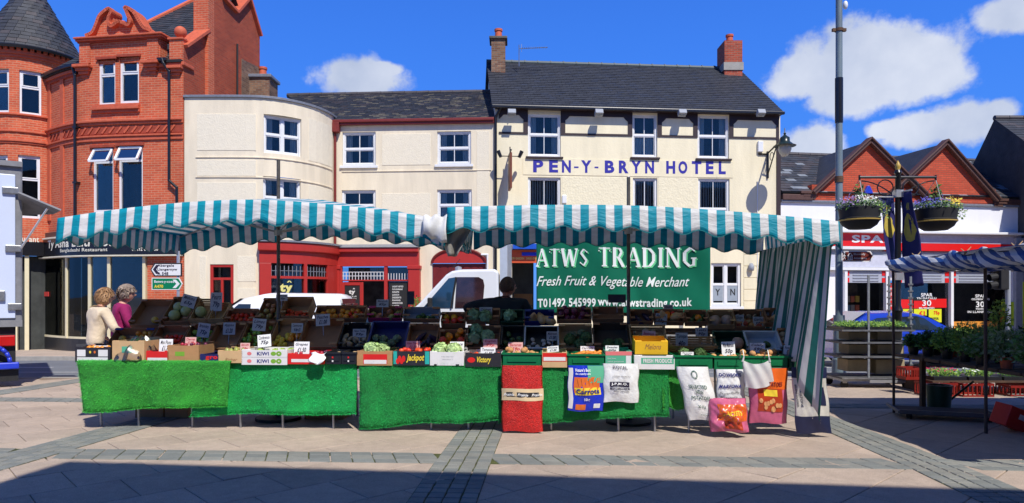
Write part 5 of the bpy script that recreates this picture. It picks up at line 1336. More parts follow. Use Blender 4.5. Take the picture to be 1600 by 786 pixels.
# ================================================================ MARKET STALL
TH = 0.775
teal = (0.0, 0.40, 0.53, 1); cw = (0.87, 0.87, 0.86, 1)
canvas = mat_stripe('striped_canvas', teal, cw, 0.178, 0.0, trans=0.38)
canvas_side = mat_stripe('striped_curtain', (0.015, 0.16, 0.13, 1), (0.7, 0.68, 0.66, 1), 0.13, 0.0, trans=0.22, dirt=0.2)
grey_canvas = M('grey_canvas', srgb(150, 146, 138)[:3], 0.8, 0.25, 6, 0.3, 12, trans=0.1)
white_canvas = M('white_canvas', (0.75, 0.75, 0.73), 0.7, 0.15, 6, 0.3, 12, trans=0.1)
edge_teal = M('edge_binding', (0.0, 0.2, 0.22), 0.6)
def canopy(label, u0, u1, zc, mid, upx, peak, py_top):
 """zc = canopy edge heights at (front left, front right, back left, back right)"""
 v0, v1 = -0.6, 1.9; um = (u0 + u1) / 2
 t_ = thing('market_canopy', label, 'canopy', SF.W(upx, 0.65, gz(8.6)), 'striped canopies over the fruit stall')
 def z(s, t):
  f = zc[0] + (zc[1] - zc[0]) * s; b = zc[2] + (zc[3] - zc[2]) * s; e = (f + (b - f) * t)
  a, c = abs(2 * s - 1), abs(2 * t - 1)
  return e + mid * (1 - a ** 1.7) * (0.35 + 0.65 * 1) * (1 if c > 0.98 else 1) + peak * (1 - max(a, c)) ** 1.15 * 1.0 + 0.006 * math.sin(31 * s + 3 * t) * (1 - c)
 fn = lambda s, t: SF.W(u0 + (u1 - u0) * s, v0 + (v1 - v0) * t, z(s, t))
 W_ = u1 - u0
 mb = MB(); mb.grid(fn, 48, 16, lambda s, t: (W_ * s, t * 2.5)); mb.build('roof_fabric', canvas, t_, smooth='all', thick=0.003)
 H = 0.285; P = 0.356
 def val(name, pos, L, off, lean, flip=False):
  n = int(L / 0.045)
  m2 = MB()
  def f(s, t):
   p = pos(s); d = L * s; w = 0.007 * math.sin(d * 8.3) * t + lean * t + .004 * math.sin(d * 31)
   hz = H * t + (0.03 * math.cos(2 * math.pi * d / P) - 0.03) * t
   q = p + off * w; q.z -= hz; return q
  m2.grid(f, n, 5, lambda s, t: (L * s, -t)); o = m2.build(name, canvas, t_, smooth='all', thick=0.003)
  m3 = MB()
  for k in range(n): m3.tube(f(k / n, 1.0), f((k + 1) / n, 1.0), 0.006, n=4, caps=False)
  m3.build('edge_binding', edge_teal, o)
 val('valance', lambda s: fn(s, 0), W_, -SF.ev, 0.03); val('valance', lambda s: fn(s, 1), W_, SF.ev, 0.03)
 val('valance', lambda s: fn(0, s), 2.5, -SF.eu, 0.02); val('valance', lambda s: fn(1, s), 2.5, SF.eu, 0.02)
 zt = zy(py_top, SF.W(upx, .65, 0).y)
 mb = MB(); b = SF.W(upx, 0.65, gz(8.6)); mb.tube(b, SF.W(upx, 0.65, zt), 0.022, n=12); mb.build('pole', pole_brown, t_, smooth=40)
 mb = MB(); mb.lathe(b, [(0, 0), (0.28, 0.0), (0.28, 0.05), (0.05, 0.07), (0.04, 0.22), (0, 0.22)], 20); mb.build('base_plate', black_matt, t_)
 hz = 2.30; mb = MB(); mb.lathe(SF.W(upx, .65, hz), [(0, 0), (0.05, 0), (0.055, 0.07), (0, 0.07)], 12); mb.build('hub', steel, t_)
 top = SF.W(upx, .65, z(0.5, .5) - 0.04)
 for s, t in ((0, 0), (0.5, 0), (1, 0), (0, .5), (1, .5), (0, 1), (.5, 1), (1, 1)):
  e = fn(s * 0.99 + .005, t * .98 + .01) - Vector((0, 0, 0.03)); r = MB().tube(top, e, 0.012, n=6).build('rib', steel, t_)
  MB().tube(SF.W(upx, .65, hz + 0.04), top.lerp(e, 0.45), 0.01, n=6).build('strut', steel, r)
 return fn
uL0, uL1 = SF.px(90, 360, -.6)[0], SF.px(690, 360, -.6)[0]; uR0, uR1 = SF.px(699, 360, -.6)[0], SF.px(1311, 360, -.6)[0]
zf = lambda px, py, v=-.6: SF.px(px, py, v)[1]
cfl = canopy('teal and white striped canopy on the left with the taller pole', uL0, uL1, (zf(90, 341), zf(668, 343), 2.42, 2.42), 0.21, SF.px(435, 400, .65)[0], 0.17, 250)
cfr = canopy('teal and white striped canopy on the right above the green banner', uR0, uR1, (zf(700, 324), zf(1311, 346), 2.48, 2.38), 0.09, SF.px(982, 400, .65)[0], 0.12, 277)
# cloths bundled where the two canopies meet
def joint_cloth():
 t = thing('canvas_bundle', 'loose off-white canvas bundled over the gap between the two striped canopies', 'cloth', SF.W(uL1, -.6, 2.2))
 a = SF.px(662, 360, -.63)[0]; b = SF.px(722, 360, -.63)[0]
 mb = MB(); mb.grid(lambda s, q: SF.W(a + (b - a) * .62 * s, -.66 - 0.05 * math.sin(q * 3) + 0.02 * math.sin(9 * s + 4 * q), zf(690, 338) - 0.2 * q - 0.1 * s * q + 0.015 * math.sin(14 * s)), 12, 8); mb.build('wrap', white_canvas, t, smooth='all', thick=0.004)
 mb = MB(); mb.grid(lambda s, q: SF.W(a + (b - a) * (0.5 + (s - .5) * (1 - 0.75 * q) + 0.22), -.5 + 0.06 * math.sin(8 * s + 3 * q), zf(700, 352) - 0.33 * q), 12, 8); mb.build('hanging_tail', grey_canvas, t, smooth='all', thick=0.004)
joint_cloth()
def curtain():
 u = uR1 - 0.05
 def f(t, q):
  v = 1.88 - 2.43 * t; zb = 0.80 if t < .9 else 0.80 - 0.58 * ((t - .9) / .1) ** .7
  zt = 2.16 + 0.0 * t
  wv = 0.045 * math.sin(t * 46) + 0.03 * math.sin(t * 19 + 1)
  uu = u - 0.02 + wv * (0.35 + q) - q * (0.10 + 0.10 * t)
  return SF.W(uu, v + q * 0.12 * (1 - t), zt + (zb - zt) * q)
 mb = MB(); mb.grid(f, 110, 14, lambda t, q: (t * 3.3, q)); mb.build('side_curtain', canvas_side, label='green and white striped curtain hanging at the right end of the stall', cat='curtain', smooth='all', thick=0.004)
curtain()
# ---------------- tables and grass cloths
woodt = M('table_wood', srgb(120, 84, 52)[:3], 0.7, 0.25, 5)
def table(label, px0, px1, legs):
 u0, u1 = SF.px(px0, 565, 0)[0], SF.px(px1, 565, 0)[0]
 t = thing('trestle_table', label, 'table', SF.W((u0 + u1) / 2, .55, gz(8.3)), 'trestle tables under the fruit display')
 MB().box(SF, u0, u1, 0.01, 1.15, TH - 0.04, TH - 0.006).build('tabletop', woodt, t)
 for p in legs:
  u = SF.px(p, 640, 0.06)[0]
  for v, du in ((0.06, 0), (1.05, 0.0)):
   b = SF.W(u + .01, v, 0); MB().tube((b.x, b.y, gz(b.y)), SF.W(u - .01, v, TH - .04), 0.014, n=8).build('leg', steel, t)
table('trestle table under the leftmost grass cloth, two thin legs showing', 121, 318, (157, 216, 300)); table('trestle table behind the second grass cloth from the left', 322, 557, (375, 441, 520))
table('trestle table behind the grass cloth left of the red sack', 561, 782, (600, 673, 731)); table('trestle table behind the carrots sack and the white sack', 786, 1046, (860, 965, 1022)); table('trestle table carrying green trays behind the potato sacks', 1050, 1288, (1075, 1150, 1270))
def mat_grass(name, c):
 m = M(name, c, 0.75, 0.32, 4.5, 0.8, 160); return m
def cloth(label, px0, px1, yb0, yb1, col, v=-0.03, dx=(0, 0), n=9000, shade=None, top=565):
 m = mat_grass('grass_cloth_%d' % px0, col); m2 = mat_grass('grass_blade_%d' % px0, tuple(min(1, c * 1.9 + .01) for c in col))
 u0, u1 = SF.px(px0, 565, v)[0], SF.px(px1, 565, v)[0]; L = u1 - u0
 z0 = SF.px(px0, yb0, v)[1]; z1 = SF.px(px1, yb1, v)[1]; rd = random.Random(px0)
 ph = rd.random() * 6
 def f(s, t):
  # t 0..0.25 lies on the table, 0.25..1 hangs down
  if t < 0.22: return SF.W(u0 + L * s, v + 0.35 * (0.22 - t) / 0.22, TH + 0.004)
  q = (t - 0.22) / 0.78; zb = z0 + (z1 - z0) * s + 0.012 * math.sin(9 * s + ph)
  uu = u0 + L * s + q * (dx[0] * (1 - s) + dx[1] * s)
  w = (0.028 * math.sin(L * s * 7 + ph) + 0.014 * math.sin(L * s * 23 + 2 * ph + 2 * q) + 0.01 * math.sin(q * 5 + s * 7)) * q ** 0.7
  return SF.W(uu, v - 0.02 * q + w, (TH + .004) + (zb - TH) * q)
 t_ = thing('grass_cloth', label, 'grass cloth', f(.5, 1), 'green artificial grass cloths on the tables')
 mb = MB(); mb.grid(f, int(L / 0.04), 16, lambda s, t: (s * L, t)); mb.build('backing', m, t_, smooth='all', thick=-0.006)
 mb = MB()
 for k in range(n):
  s, t = rd.random(), 0.2 + 0.8 * rd.random()
  if k % 7 == 0: t = 1.0
  if k % 31 == 0: s = rd.choice((0, 1))
  p = f(s, t) - SF.ev * 0.004; d = Vector((rd.uniform(-.6, .6), -rd.uniform(.3, 1), rd.uniform(-1, .3))).normalized() * rd.uniform(.012, .028)
  a = Vector((rd.uniform(-1, 1), 0, rd.uniform(-1, 1))).normalized() * 0.0022
  mb.face([p - a, p + a, p + d], None, 0 if rd.random() < .8 else 1)
 mb.build('grass_pile', [m2, m], t_, kind='stuff', merge=False)
G1 = srgb(50, 156, 50)[:3]; G2 = srgb(10, 164, 78)[:3]; G3 = srgb(14, 138, 60)[:3]
cloth('second grass cloth from the left, brighter green with dark frayed hem', 318, 558, 648, 646, G2, v=-0.015, dx=(-0.12, 0))
cloth('leftmost grass cloth, yellower green with slanting left edge', 120, 360, 643, 633, G1, v=-0.1, dx=(.09, -.02))
cloth('deep green grass cloth hanging lowest, left of the red sack', 561, 783, 668, 655, G3, v=-0.05, dx=(.02, 0))
cloth('grass cloth behind the carrots sack and the white sack', 780, 1045, 662, 649, G3, v=-0.03, dx=(0, 0))
cloth('narrow lighter strip of grass cloth left of the new potatoes sack', 1034, 1068, 636, 640, G1, v=0.02, n=900)
# ---------------- boxes
card = M('cardboard', srgb(176, 132, 88)[:3], 0.8, 0.12, 6, 0.1, 30); card_d = M('cardboard_brown', srgb(160, 112, 74)[:3], 0.85, 0.15, 6, 0.1, 30); card_p = M('cardboard_pale', srgb(204, 168, 122)[:3], 0.8, 0.1, 6)
wht = M('white_card', srgb(224, 222, 220)[:3], 0.6, 0.06, 9); blk = M('black_card', (0.022, 0.02, 0.024), 0.5, 0.2, 9); wood = M('crate_wood', srgb(190, 150, 100)[:3], 0.75, 0.2, 8)
navy = M('navy_card', srgb(30, 34, 90)[:3], 0.5, 0.1, 8); bluep = M('blue_plastic', srgb(40, 52, 120)[:3], 0.4, 0.1, 8); greenp = M('green_plastic', (0.005, 0.16, 0.055), 0.38, 0.08, 8); dgreen = M('dark_green_plastic', (0.006, 0.05, 0.025), 0.45, 0.1, 8)
greyp = M('pale_grey_plastic', srgb(190, 196, 198)[:3], 0.4, 0.08, 8); blackp = M('black_plastic', (0.015, 0.015, 0.017), 0.4, 0.1, 8); redc = M('red_card', srgb(214, 34, 28)[:3], 0.45, 0.08, 9); magc = M('magenta_card', srgb(170, 30, 90)[:3], 0.5, 0.1, 9)
film = mat_glass('clear_film', (0.93, 0.93, 0.94), 0.1, 0.35)
paperw = M('card_white', srgb(240, 240, 238)[:3], 0.7, 0.03, 5); paperp = M('card_pink', srgb(228, 176, 168)[:3], 0.7, 0.03, 5); ink = M('marker_ink', (0.02, 0.015, 0.04), 0.6, 0); inkr = M('marker_red', (0.5, 0.03, 0.05), 0.6, 0)
yel = M('yellow_card', srgb(240, 190, 40)[:3], 0.5, 0.05, 6)
class Box:
 """open box; x across, y into the stall, z up, tipped towards the customer by tilt"""
 def __init__(s, desc, px0, px1, pyb, v, L, h, tilt, mat, wall=0.008, inner=None, kind='box', slats=False, name=None, lip=None, cut=True, skew=0.0, top_py=None, depth_flap=None):
  s.u0, s.zb = SF.px(px0, pyb, v)[0], SF.px((px0 + px1) / 2, pyb, v)[1]; s.u1 = SF.px(px1, pyb, v)[0]; s.v = v; s.w = s.u1 - s.u0; s.t = rad(tilt); s.L = L; s.h = h; s.desc = desc; s.skew = skew
  if top_py: s.L = max(0.15, (SF.px((px0 + px1) / 2, top_py, v + .3)[1] - s.zb - h * 1.1 * math.cos(s.t)) / math.sin(s.t))
  L = s.L; w = s.w; a = wall
  s.o = thing(name or {'box': 'cardboard_box', 'crate': 'wooden_crate', 'tray': 'plastic_tray'}[kind], desc, {'box': 'box', 'crate': 'crate', 'tray': 'tray'}[kind], s.T(w / 2, L / 2, 0))
  s.o['group'] = {'box': 'boxes of produce on the stall', 'crate': 'wooden crates on the stall', 'tray': 'plastic trays on the stall'}[kind]
  inn = inner or mat
  def slab(nm, x0, x1, y0, y1, z0, z1, m):
   mb = MB(); P = [(x0, y0, z0), (x1, y0, z0), (x1, y1, z0), (x0, y1, z0), (x0, y0, z1), (x1, y0, z1), (x1, y1, z1), (x0, y1, z1)]; Q = [s.T(*p) for p in P]
   for f in ((0, 1, 5, 4), (1, 2, 6, 5), (2, 3, 7, 6), (3, 0, 4, 7), (4, 5, 6, 7), (3, 2, 1, 0)): mb.face([Q[i] for i in f])
   return mb.build(nm, m, s.o)
  slab('base', 0, w, 0, L, 0, a, inn)
  hf = h * (0.62 if tilt > 20 else 1)
  if slats:
   n = 3
   for k in range(n):
    z0 = h * k / n + .01; z1 = z0 + h / n * .72
    slab('slat', -.01, w + .01, -a, 0, z0, z1, mat); slab('slat', -.01, w + .01, L, L + a, z0, z1, mat); slab('slat', 0, a, 0, L, z0, z1, mat); slab('slat', w - a, w, 0, L, z0, z1, mat)
   for x in (0.0, w - .025):
    for y in (0.0, L - .025): slab('corner_post', x + a * (x == 0), x + a * (x == 0) + .025 - a, y, y + .025, 0, h * 1.12, mat)
  else:
   s.front = slab('front_panel', 0, w, -a, 0, 0, hf, mat); slab('back_panel', 0, w, L, L + a, 0, h * (1.1 if kind == 'box' else 1), inn)
   slab('side_panel', 0, a, 0, L, 0, h, inn); slab('side_panel', w - a, w, 0, L, 0, h, inn)
   if kind == 'box' and cut:
    for x0 in (0.0, w * .8):
     slab('corner_flap', x0, x0 + w * .2, 0, .03, h, h + .006, mat); slab('corner_flap', x0, x0 + w * .2, L - .035, L, h * 1.1, h * 1.1 + .006, mat)
   if kind == 'tray':
    slab('rim', -.015, w + .015, -a - .014, -a, hf - .022, hf, mat); slab('rim', -.015, -.001, -a, L, h - .022, h, mat); slab('rim', w + .001, w + .015, -a, L, h - .022, h, mat); slab('rim', -.015, w + .015, L + a, L + a + .014, h - .022, h, mat)
    if tilt < 20: slab('front_rib', w * .12, w * .88, -a - .01, -a - .001, hf * .28, hf * .62, mat)
 def T(s, x, y, z):
  c, n = math.cos(s.t), math.sin(s.t); return SF.W(s.u0 + x + s.skew * y, s.v + y * c - z * n, s.zb + y * n + z * c)
 lift = 0.0
 def put(s, kind, n, x0=.08, x1=.92, y0=.05, y1=.75, layers=1, seed=0):
  """loose produce, every piece its own object"""
  r, me, cat, nm = produce(kind); rd = random.Random(seed + int(s.u0 * 100) + n); P = []
  sp = Vector(r)
  tries = 0
  while len(P) < n and tries < 900:
   tries += 1; x = rd.uniform(x0, x1) * s.w; y = rd.uniform(y0, y1) * s.L; lay = 0
   x = min(max(x, sp.x + .01), max(s.w - sp.x - .01, sp.x + .01))
   for p in P:
    if p[2] == 0 and abs(p[0] - x) < sp.x * 1.6 and abs(p[1] - y) < sp.y * 1.5: lay = 1; break
   if lay and (layers < 2 or any(p[2] == 1 and abs(p[0] - x) < sp.x * 1.7 and abs(p[1] - y) < sp.y * 1.6 for p in P)): continue
   P.append((x, y, lay))
  for x, y, l in P:
   o = bpy.data.objects.new(nm, me[rd.randrange(len(me))]); COL.objects.link(o); o.location = s.T(x, y + .02, 0.012 + s.lift + sp.z * (1 + 1.45 * l)); o.rotation_euler = (s.t + rd.uniform(-.5, .5), rd.uniform(-.5, .5), rd.uniform(-.35, .35) if kind in ('carrot', 'courgette') else rd.uniform(0, 6))
   tag(o, ' '.join(('%s lying in the %s' % (nm.replace('_', ' '), s.desc.split(',')[0])).split()[:16]), cat, '%ss in the %s' % (nm.replace('_', ' '), s.desc.split(',')[0]))
  return s
PR = {}
def produce(k):
 if k in PR: return PR[k]
 D = {  # radius xyz, colour(s), category
  'orange': ((.038, .038, .036), [(0.9, 0.3, 0.02), (0.85, 0.36, 0.03)], 'fruit'), 'grapefruit': ((.046, .046, .044), [(0.7, 0.42, 0.05), (0.66, 0.33, 0.05)], 'fruit'),
  'lemon': ((.03, .03, .036), [(0.75, 0.5, 0.04)], 'fruit'), 'lime': ((.027, .027, .033), [(0.2, 0.36, 0.03)], 'fruit'), 'green_apple': ((.036, .036, .034), [(0.36, 0.52, 0.06), (0.3, 0.45, 0.06)], 'fruit'),
  'red_apple': ((.036, .036, .034), [(0.4, 0.06, 0.03), (0.42, 0.2, 0.05)], 'fruit'), 'russet_apple': ((.036, .036, .034), [(0.35, 0.25, 0.06), (0.4, 0.15, 0.05)], 'fruit'), 'tomato': ((.032, .032, .027), [(0.8, 0.04, 0.015), (0.85, 0.09, 0.02)], 'vegetable'),
  'pepper': ((.042, .042, .046), [(0.9, 0.26, 0.01), (0.8, 0.05, 0.02), (0.9, 0.45, 0.02)], 'vegetable'), 'onion': ((.037, .037, .034), [(0.62, 0.33, 0.12), (0.55, 0.27, 0.1)], 'vegetable'), 'potato': ((.043, .034, .03), [(0.45, 0.31, 0.17), (0.4, 0.27, 0.14)], 'vegetable'),
  'melon': ((.075, .075, .07), [(0.4, 0.42, 0.15)], 'fruit'), 'mango': ((.045, .06, .04), [(0.3, 0.25, 0.05), (0.45, 0.14, 0.05)], 'fruit'), 'squash': ((.06, .11, .055), [(0.62, 0.36, 0.15)], 'vegetable'), 'beetroot': ((.042, .042, .04), [(0.16, 0.02, 0.05)], 'vegetable'),
  'aubergine': ((.035, .09, .035), [(0.03, 0.008, 0.035)], 'vegetable'), 'avocado': ((.035, .05, .033), [(0.05, 0.1, 0.02)], 'fruit'), 'plum': ((.022, .022, .024), [(0.12, 0.01, 0.05), (0.4, 0.02, 0.05)], 'fruit'), 'swede': ((.075, .075, .07), [(0.42, 0.28, 0.2)], 'vegetable'), 'mushroom': ((.03, .03, .02), [(0.62, 0.56, 0.46)], 'vegetable'),
  'ginger': ((.035, .05, .02), [(0.42, 0.3, 0.16)], 'vegetable'), 'pear': ((.034, .034, .045), [(0.34, 0.36, 0.08)], 'fruit')}
 out = []
 if k == 'carrot':
  r = (.1, .022, .02); c = M('skin_carrot', (0.8, 0.25, 0.03), 0.6, 0.15, 20)
  for q in range(2):
   mb = MB(); pr = [(-.1, .004), (-.07, .01), (-.02, .016), (.05, .02), (.085, .02), (.095, .008)]
   for (a, ra), (b, rb) in zip(pr, pr[1:]): mb.tube((a, 0, 0), (b, 0, 0), ra, rb, 8, 0, False)
   mb.tube((.09, 0, 0), (.105, 0, 0), .005, n=5, m=1); out.append(mb.mesh('carrot', [c, leaf_g], Vector((0, 0, 0)), 'all'))
  PR[k] = (r, out, 'vegetable', 'carrot'); return PR[k]
 if k in ('cabbage', 'lettuce', 'artichoke', 'broccoli'):
  R0 = {'cabbage': .085, 'lettuce': .085, 'artichoke': .05, 'broccoli': .07}[k]; base = {'cabbage': (0.22, 0.34, 0.16), 'lettuce': (0.42, 0.56, 0.24), 'artichoke': (0.24, 0.27, 0.13), 'broccoli': (0.06, 0.12, 0.03)}[k]
  c1 = M('leaf_' + k, base, 0.6, 0.3, 18, 0.4, 40, trans=.1); c2 = M('leaf_pale_' + k, tuple(min(1, x * 1.5) for x in base), 0.6, 0.2, 18, trans=.1)
  for q in range(3):
   rd = random.Random(q + 5); mb = MB(); mb.sphere((0, 0, 0), (R0 * .88, R0 * .88, R0 * .8), 14, 9)
   for j in range(22 if k != 'artichoke' else 34):
    a = rd.uniform(0, 6.28); e = rd.uniform(-.3, 1.35); n = Vector((math.cos(a) * math.cos(e), math.sin(a) * math.cos(e), math.sin(e))); t = n.orthogonal().normalized(); bt = n.cross(t); rr = R0 * rd.uniform(.5, .8) * (.5 if k == 'artichoke' else 1)
    def pf(x, y):
     X = (x - .5) * 2; Y = (y - .5) * 2; k_ = (1 - .35 * abs(X) ** 2)
     return (n * R0 * .9 + t * X * rr * (1 - .3 * Y * Y) + bt * Y * rr).normalized() * (R0 * (.9 + .12 * (X * X + Y * Y) + .04 * math.sin(9 * X + 5 * Y)))
    mb.grid(pf, 4, 4, m=rd.randrange(2))
   out.append(mb.mesh(k, [c1, c2], Vector((0, 0, 0)), 'all', merge=False))
  PR[k] = ((R0, R0, R0 * .8), out, 'vegetable', k); return PR[k]
 r, cols, cat = D[k]
 for q, c in enumerate(cols * (2 if len(cols) < 2 else 1)):
  m = M('skin_%s_%d' % (k, q % len(cols)), c, 0.38 if k not in ('potato', 'ginger', 'onion', 'mushroom') else 0.7, 0.14, 25, 0.05, 60); mb = MB(); rd = random.Random(q)
  lob = {'pepper': 4, 'ginger': 3, 'tomato': 5}.get(k, 0)
  def pf(a, b):
   th = math.pi * b; ph = 2 * math.pi * a; f = 1 + (.07 * math.cos(lob * ph) * math.sin(th) if lob else 0) + (.05 * math.sin(3 * ph + 4 * th + q) if k in ('potato', 'ginger', 'swede') else 0)
   z = math.cos(th); dip = -.22 * math.exp(-((th) / .35) ** 2) if k in ('tomato', 'pepper', 'red_apple', 'green_apple', 'russet_apple') else 0
   sx = 1.0
   if k == 'pear': f *= .62 + .38 * (1 - z) / 1.0 if z > 0 else 1
   if k == 'squash': sx = 1 - .38 * max(0, math.sin(ph)) ** 1.0
   if k == 'aubergine': sx = 1 - .3 * max(0, math.sin(ph))
   return Vector((r[0] * f * sx * math.sin(th) * math.cos(ph), r[1] * f * math.sin(th) * math.sin(ph), r[2] * (z + dip) * (sx if k in ('squash', 'aubergine') else 1)))
  mb.grid(pf, 14, 9)
  if k in ('tomato', 'pepper', 'aubergine', 'red_apple', 'green_apple', 'russet_apple', 'orange', 'onion', 'pear'): mb.tube((0, 0, r[2] * .7), (.003, 0, r[2] * 1.12), .004 if k != 'onion' else .007, n=5, m=1)
  out.append(mb.mesh(k, [m, M('fruit_stalk', (0.12, 0.13, 0.04), 0.7)], Vector((0, 0, 0)), 'all'))
 PR[k] = (r, out, cat, k); return PR[k]
def pcard(what, px0, py0, px1, py1, v, l1, l2, mat=None, tilt=0.0, stick=True):
 mat = mat or paperw; u0, u1, z0, z1 = prect(SF, px0, py0, px1, py1, v); o = thing('price_card', what, 'price card', SF.W((u0 + u1) / 2, v, z0), 'handwritten price cards on the stall')
 cu, cz = (u0 + u1) / 2, (z0 + z1) / 2; c, s = math.cos(tilt), math.sin(tilt)
 f = lambda a, b, d: SF.W(cu + (a - cu) * c - (b - cz) * s, v - d + (b - z0) * 0.12, cz + (a - cu) * s + (b - cz) * c)
 mb = MB(); q = [f(a, b, d) for d in (0.0, -0.003) for a, b in ((u0, z0), (u1, z0), (u1, z1), (u0, z1))]
 for g in ((0, 1, 2, 3), (7, 6, 5, 4), (0, 4, 5, 1), (2, 6, 7, 3), (1, 5, 6, 2), (0, 3, 7, 4)): mb.face([q[i] for i in g])
 mb.build('card', M('card_shaded', (.42, .41, .39), .8, .08, 5) if v > .35 and mat is paperw else mat, o)  # back-row cards use a greyer copy with the shade put into the colour
 m2 = ink if mat is not paperp else inkr; w, h = u1 - u0, z1 - z0
 text(l1, f, (u0 + w * .1, u1 - w * .1, z0 + h * .62, z0 + h * .9), m2, o, bold=.012, shear=.3); text(l2, f, (u0 + w * .22, u1 - w * .2, z0 + h * .14, z0 + h * .52), m2, o, bold=.03, shear=.3)
 if stick: MB().tube(f(cu, z0, -.003), f(cu, z0 - .12, -.003), .003, n=5).build('stick', steel, o)
def bt(b, s, x0, x1, y0, y1, mat, **k):
 """print on a box front: fractions across and up"""
 hf = b.h * (0.62 if b.t > .35 else 1)
 return text(s, lambda a, c, d: b.T(a, -.0085 - d, c), (b.w * x0, b.w * x1, hf * y0, hf * y1), mat, b.front, **k)
def bpatch(b, x0, x1, y0, y1, mat, name='printed_patch', d=.0095, disc=False):
 hf = b.h * (0.62 if b.t > .35 else 1); mb = MB()
 if disc: c = ((x0 + x1) / 2 * b.w, (y0 + y1) / 2 * hf); mb.face([b.T(c[0] + (x1 - x0) / 2 * b.w * math.cos(a), -d, c[1] + (y1 - y0) / 2 * hf * math.sin(a)) for a in [k * math.pi / 8 for k in range(16)]])
 else: mb.face([b.T(b.w * a, -d, hf * c) for a, c in ((x0, y0), (x1, y0), (x1, y1), (x0, y1))])
 return mb.build(name, mat, b.front)
FV = -0.06
def fbox(desc, px0, px1, py0, py1, mat, L=.36, **k):
 b = Box(desc, px0, px1, py1, FV, L, 0, 0, mat, **k) if False else None
 h = SF.px(px0, py0, FV)[1] - SF.px(px0, py1, FV)[1]
 b = Box(desc, px0, px1, py1, FV, L, h, 0, mat, **k); b.lift = max(0, h - .075); return b
pk = M('print_pink', srgb(226, 120, 120)[:3], .5, 0); kg = M('print_green', srgb(120, 170, 50)[:3], .5, .1); bl = M('print_blue', srgb(30, 40, 120)[:3], .5, 0); gr = M('print_mint', srgb(90, 176, 140)[:3], .5, 0); orr = M('print_orange', srgb(220, 110, 40)[:3], .5, 0); yl2 = M('print_yellow', srgb(240, 210, 60)[:3], .5, 0)
def front_row():
 b = fbox('black printed fruit box with white labels at the left end of the front row', 118, 173, 543, 566, blk); bpatch(b, .06, .3, .4, .85, wht); bpatch(b, .66, .93, .4, .85, wht); bpatch(b, .06, .93, .1, .34, wht); bpatch(b, .4, .46, .6, .78, yl2, disc=True); bpatch(b, .53, .59, .6, .78, orr, disc=True); b.put('orange', 8, y0=.1, y1=.9)
 b = fbox('brown box wrapped in clear film beside the black printed box', 176, 226, 533, 566, card_p); bpatch(b, .3, .62, .45, .75, gr); bpatch(b, .14, .22, .15, .3, blk, disc=True); bpatch(b, .78, .86, .15, .3, blk, disc=True)
 def fm(s, t):
  a = 2 * math.pi * s; rr = (1.08 - .85 * t ** 2.2) * (1 + .08 * math.sin(5 * a + 6 * t) + .05 * math.sin(11 * a)); return b.T(b.w * .5 + b.w * .56 * rr * math.cos(a) + .05 * t, .16 + .21 * rr * math.sin(a), .02 + .27 * t + .02 * math.sin(7 * a) * t)
 mb = MB(); mb.grid(fm, 36, 10); mb.build('plastic_wrap', film, label='crumpled clear plastic film rising over the brown box', cat='plastic film', smooth=25)
 b = fbox('brown cardboard box of small red fruit, its side panel facing the customer', 262, 311, 540, 567, card); b.put('plum', 26, y0=.1, y1=.9, layers=2); bpatch(b, .25, .55, .4, .65, kg)
 b = fbox('red and white fronted punnet box overhanging the table edge', 229, 264, 549, 567, redc, L=.3); bpatch(b, .06, .94, .2, .45, wht); b.put('tomato', 8, y0=.1, y1=.9)
 b = fbox('low navy tray with red lettering', 313, 342, 554, 565, navy); bt(b, 'gro', .3, .95, .2, .8, redc, bold=.05)
 b = fbox('plain pale box of fruit beside the kiwi boxes', 341, 379, 548, 567, card_p); bt(b, 'Richer', .3, .8, .15, .4, card_d, shear=.3); b.put('pear', 5, y1=.9)
 for k, (y0, y1, d) in enumerate(((558.5, 570, 'lower of the two white kiwi boxes'), (547, 558, 'upper of the two white kiwi boxes'))):
  b = fbox(d, 378, 449, y0, y1, wht); bt(b, 'KIWI', .34, .6, .25, .75, bl, bold=.03); bpatch(b, .12, .22, .25, .75, pk, disc=True); bpatch(b, .64, .76, .2, .8, kg, disc=True); bpatch(b, .76, .88, .15, .85, kg, disc=True); bpatch(b, .79, .85, .35, .65, leaf_l, disc=True, d=.0105); bpatch(b, .805, .835, .43, .57, paperw, disc=True, d=.0115)
 b.put('green_apple', 12, y0=.1, y1=.9)
 mb = MB();
 for p, q in (((378, 551), (378, 538)), ((449, 551), (449, 538))): pass
 b = fbox('fruit box lined with white paper, red label hanging in front', 450, 506, 553, 569, redc); b.put('plum', 40, y0=.02, y1=.95, layers=2); bpatch(b, .1, .85, .2, .5, wht)
 mb = MB(); mb.grid(lambda s, t: b.T(b.w * (.66 + .42 * s + .04 * math.sin(6 * t + 9 * s)), -.02 - .06 * t - .015 * math.sin(9 * s), b.h * (1.12 - 1.1 * t * (.75 + .25 * math.sin(4 * s)) + .12 * math.sin(7 * s))), 14, 8); mb.build('paper_liner', paperw, label='crumpled white paper spilling over the front of the plum box', cat='paper', smooth=30, thick=.002)
 for i, (a, c) in enumerate(((509, 533), (534, 557))):
  b = fbox(('left' if i == 0 else 'right') + ' one of two shallow black plastic crates in the front row', a, c, 550, 569, blackp, kind='tray'); bpatch(b, .44, .54, .2, .34, wht, d=.025); bpatch(b, .44, .54, .5, .64, redc, d=.025); b.put('ginger', 6, y1=.9)
 b = fbox('cardboard box of pale lettuces with red and white front flap', 558, 613, 549, 571, card); b.put('lettuce', 5, y0=.15, y1=.8); bpatch(b, .18, .86, .1, .8, redc); bpatch(b, .2, .84, .12, .4, wht, d=.0105)
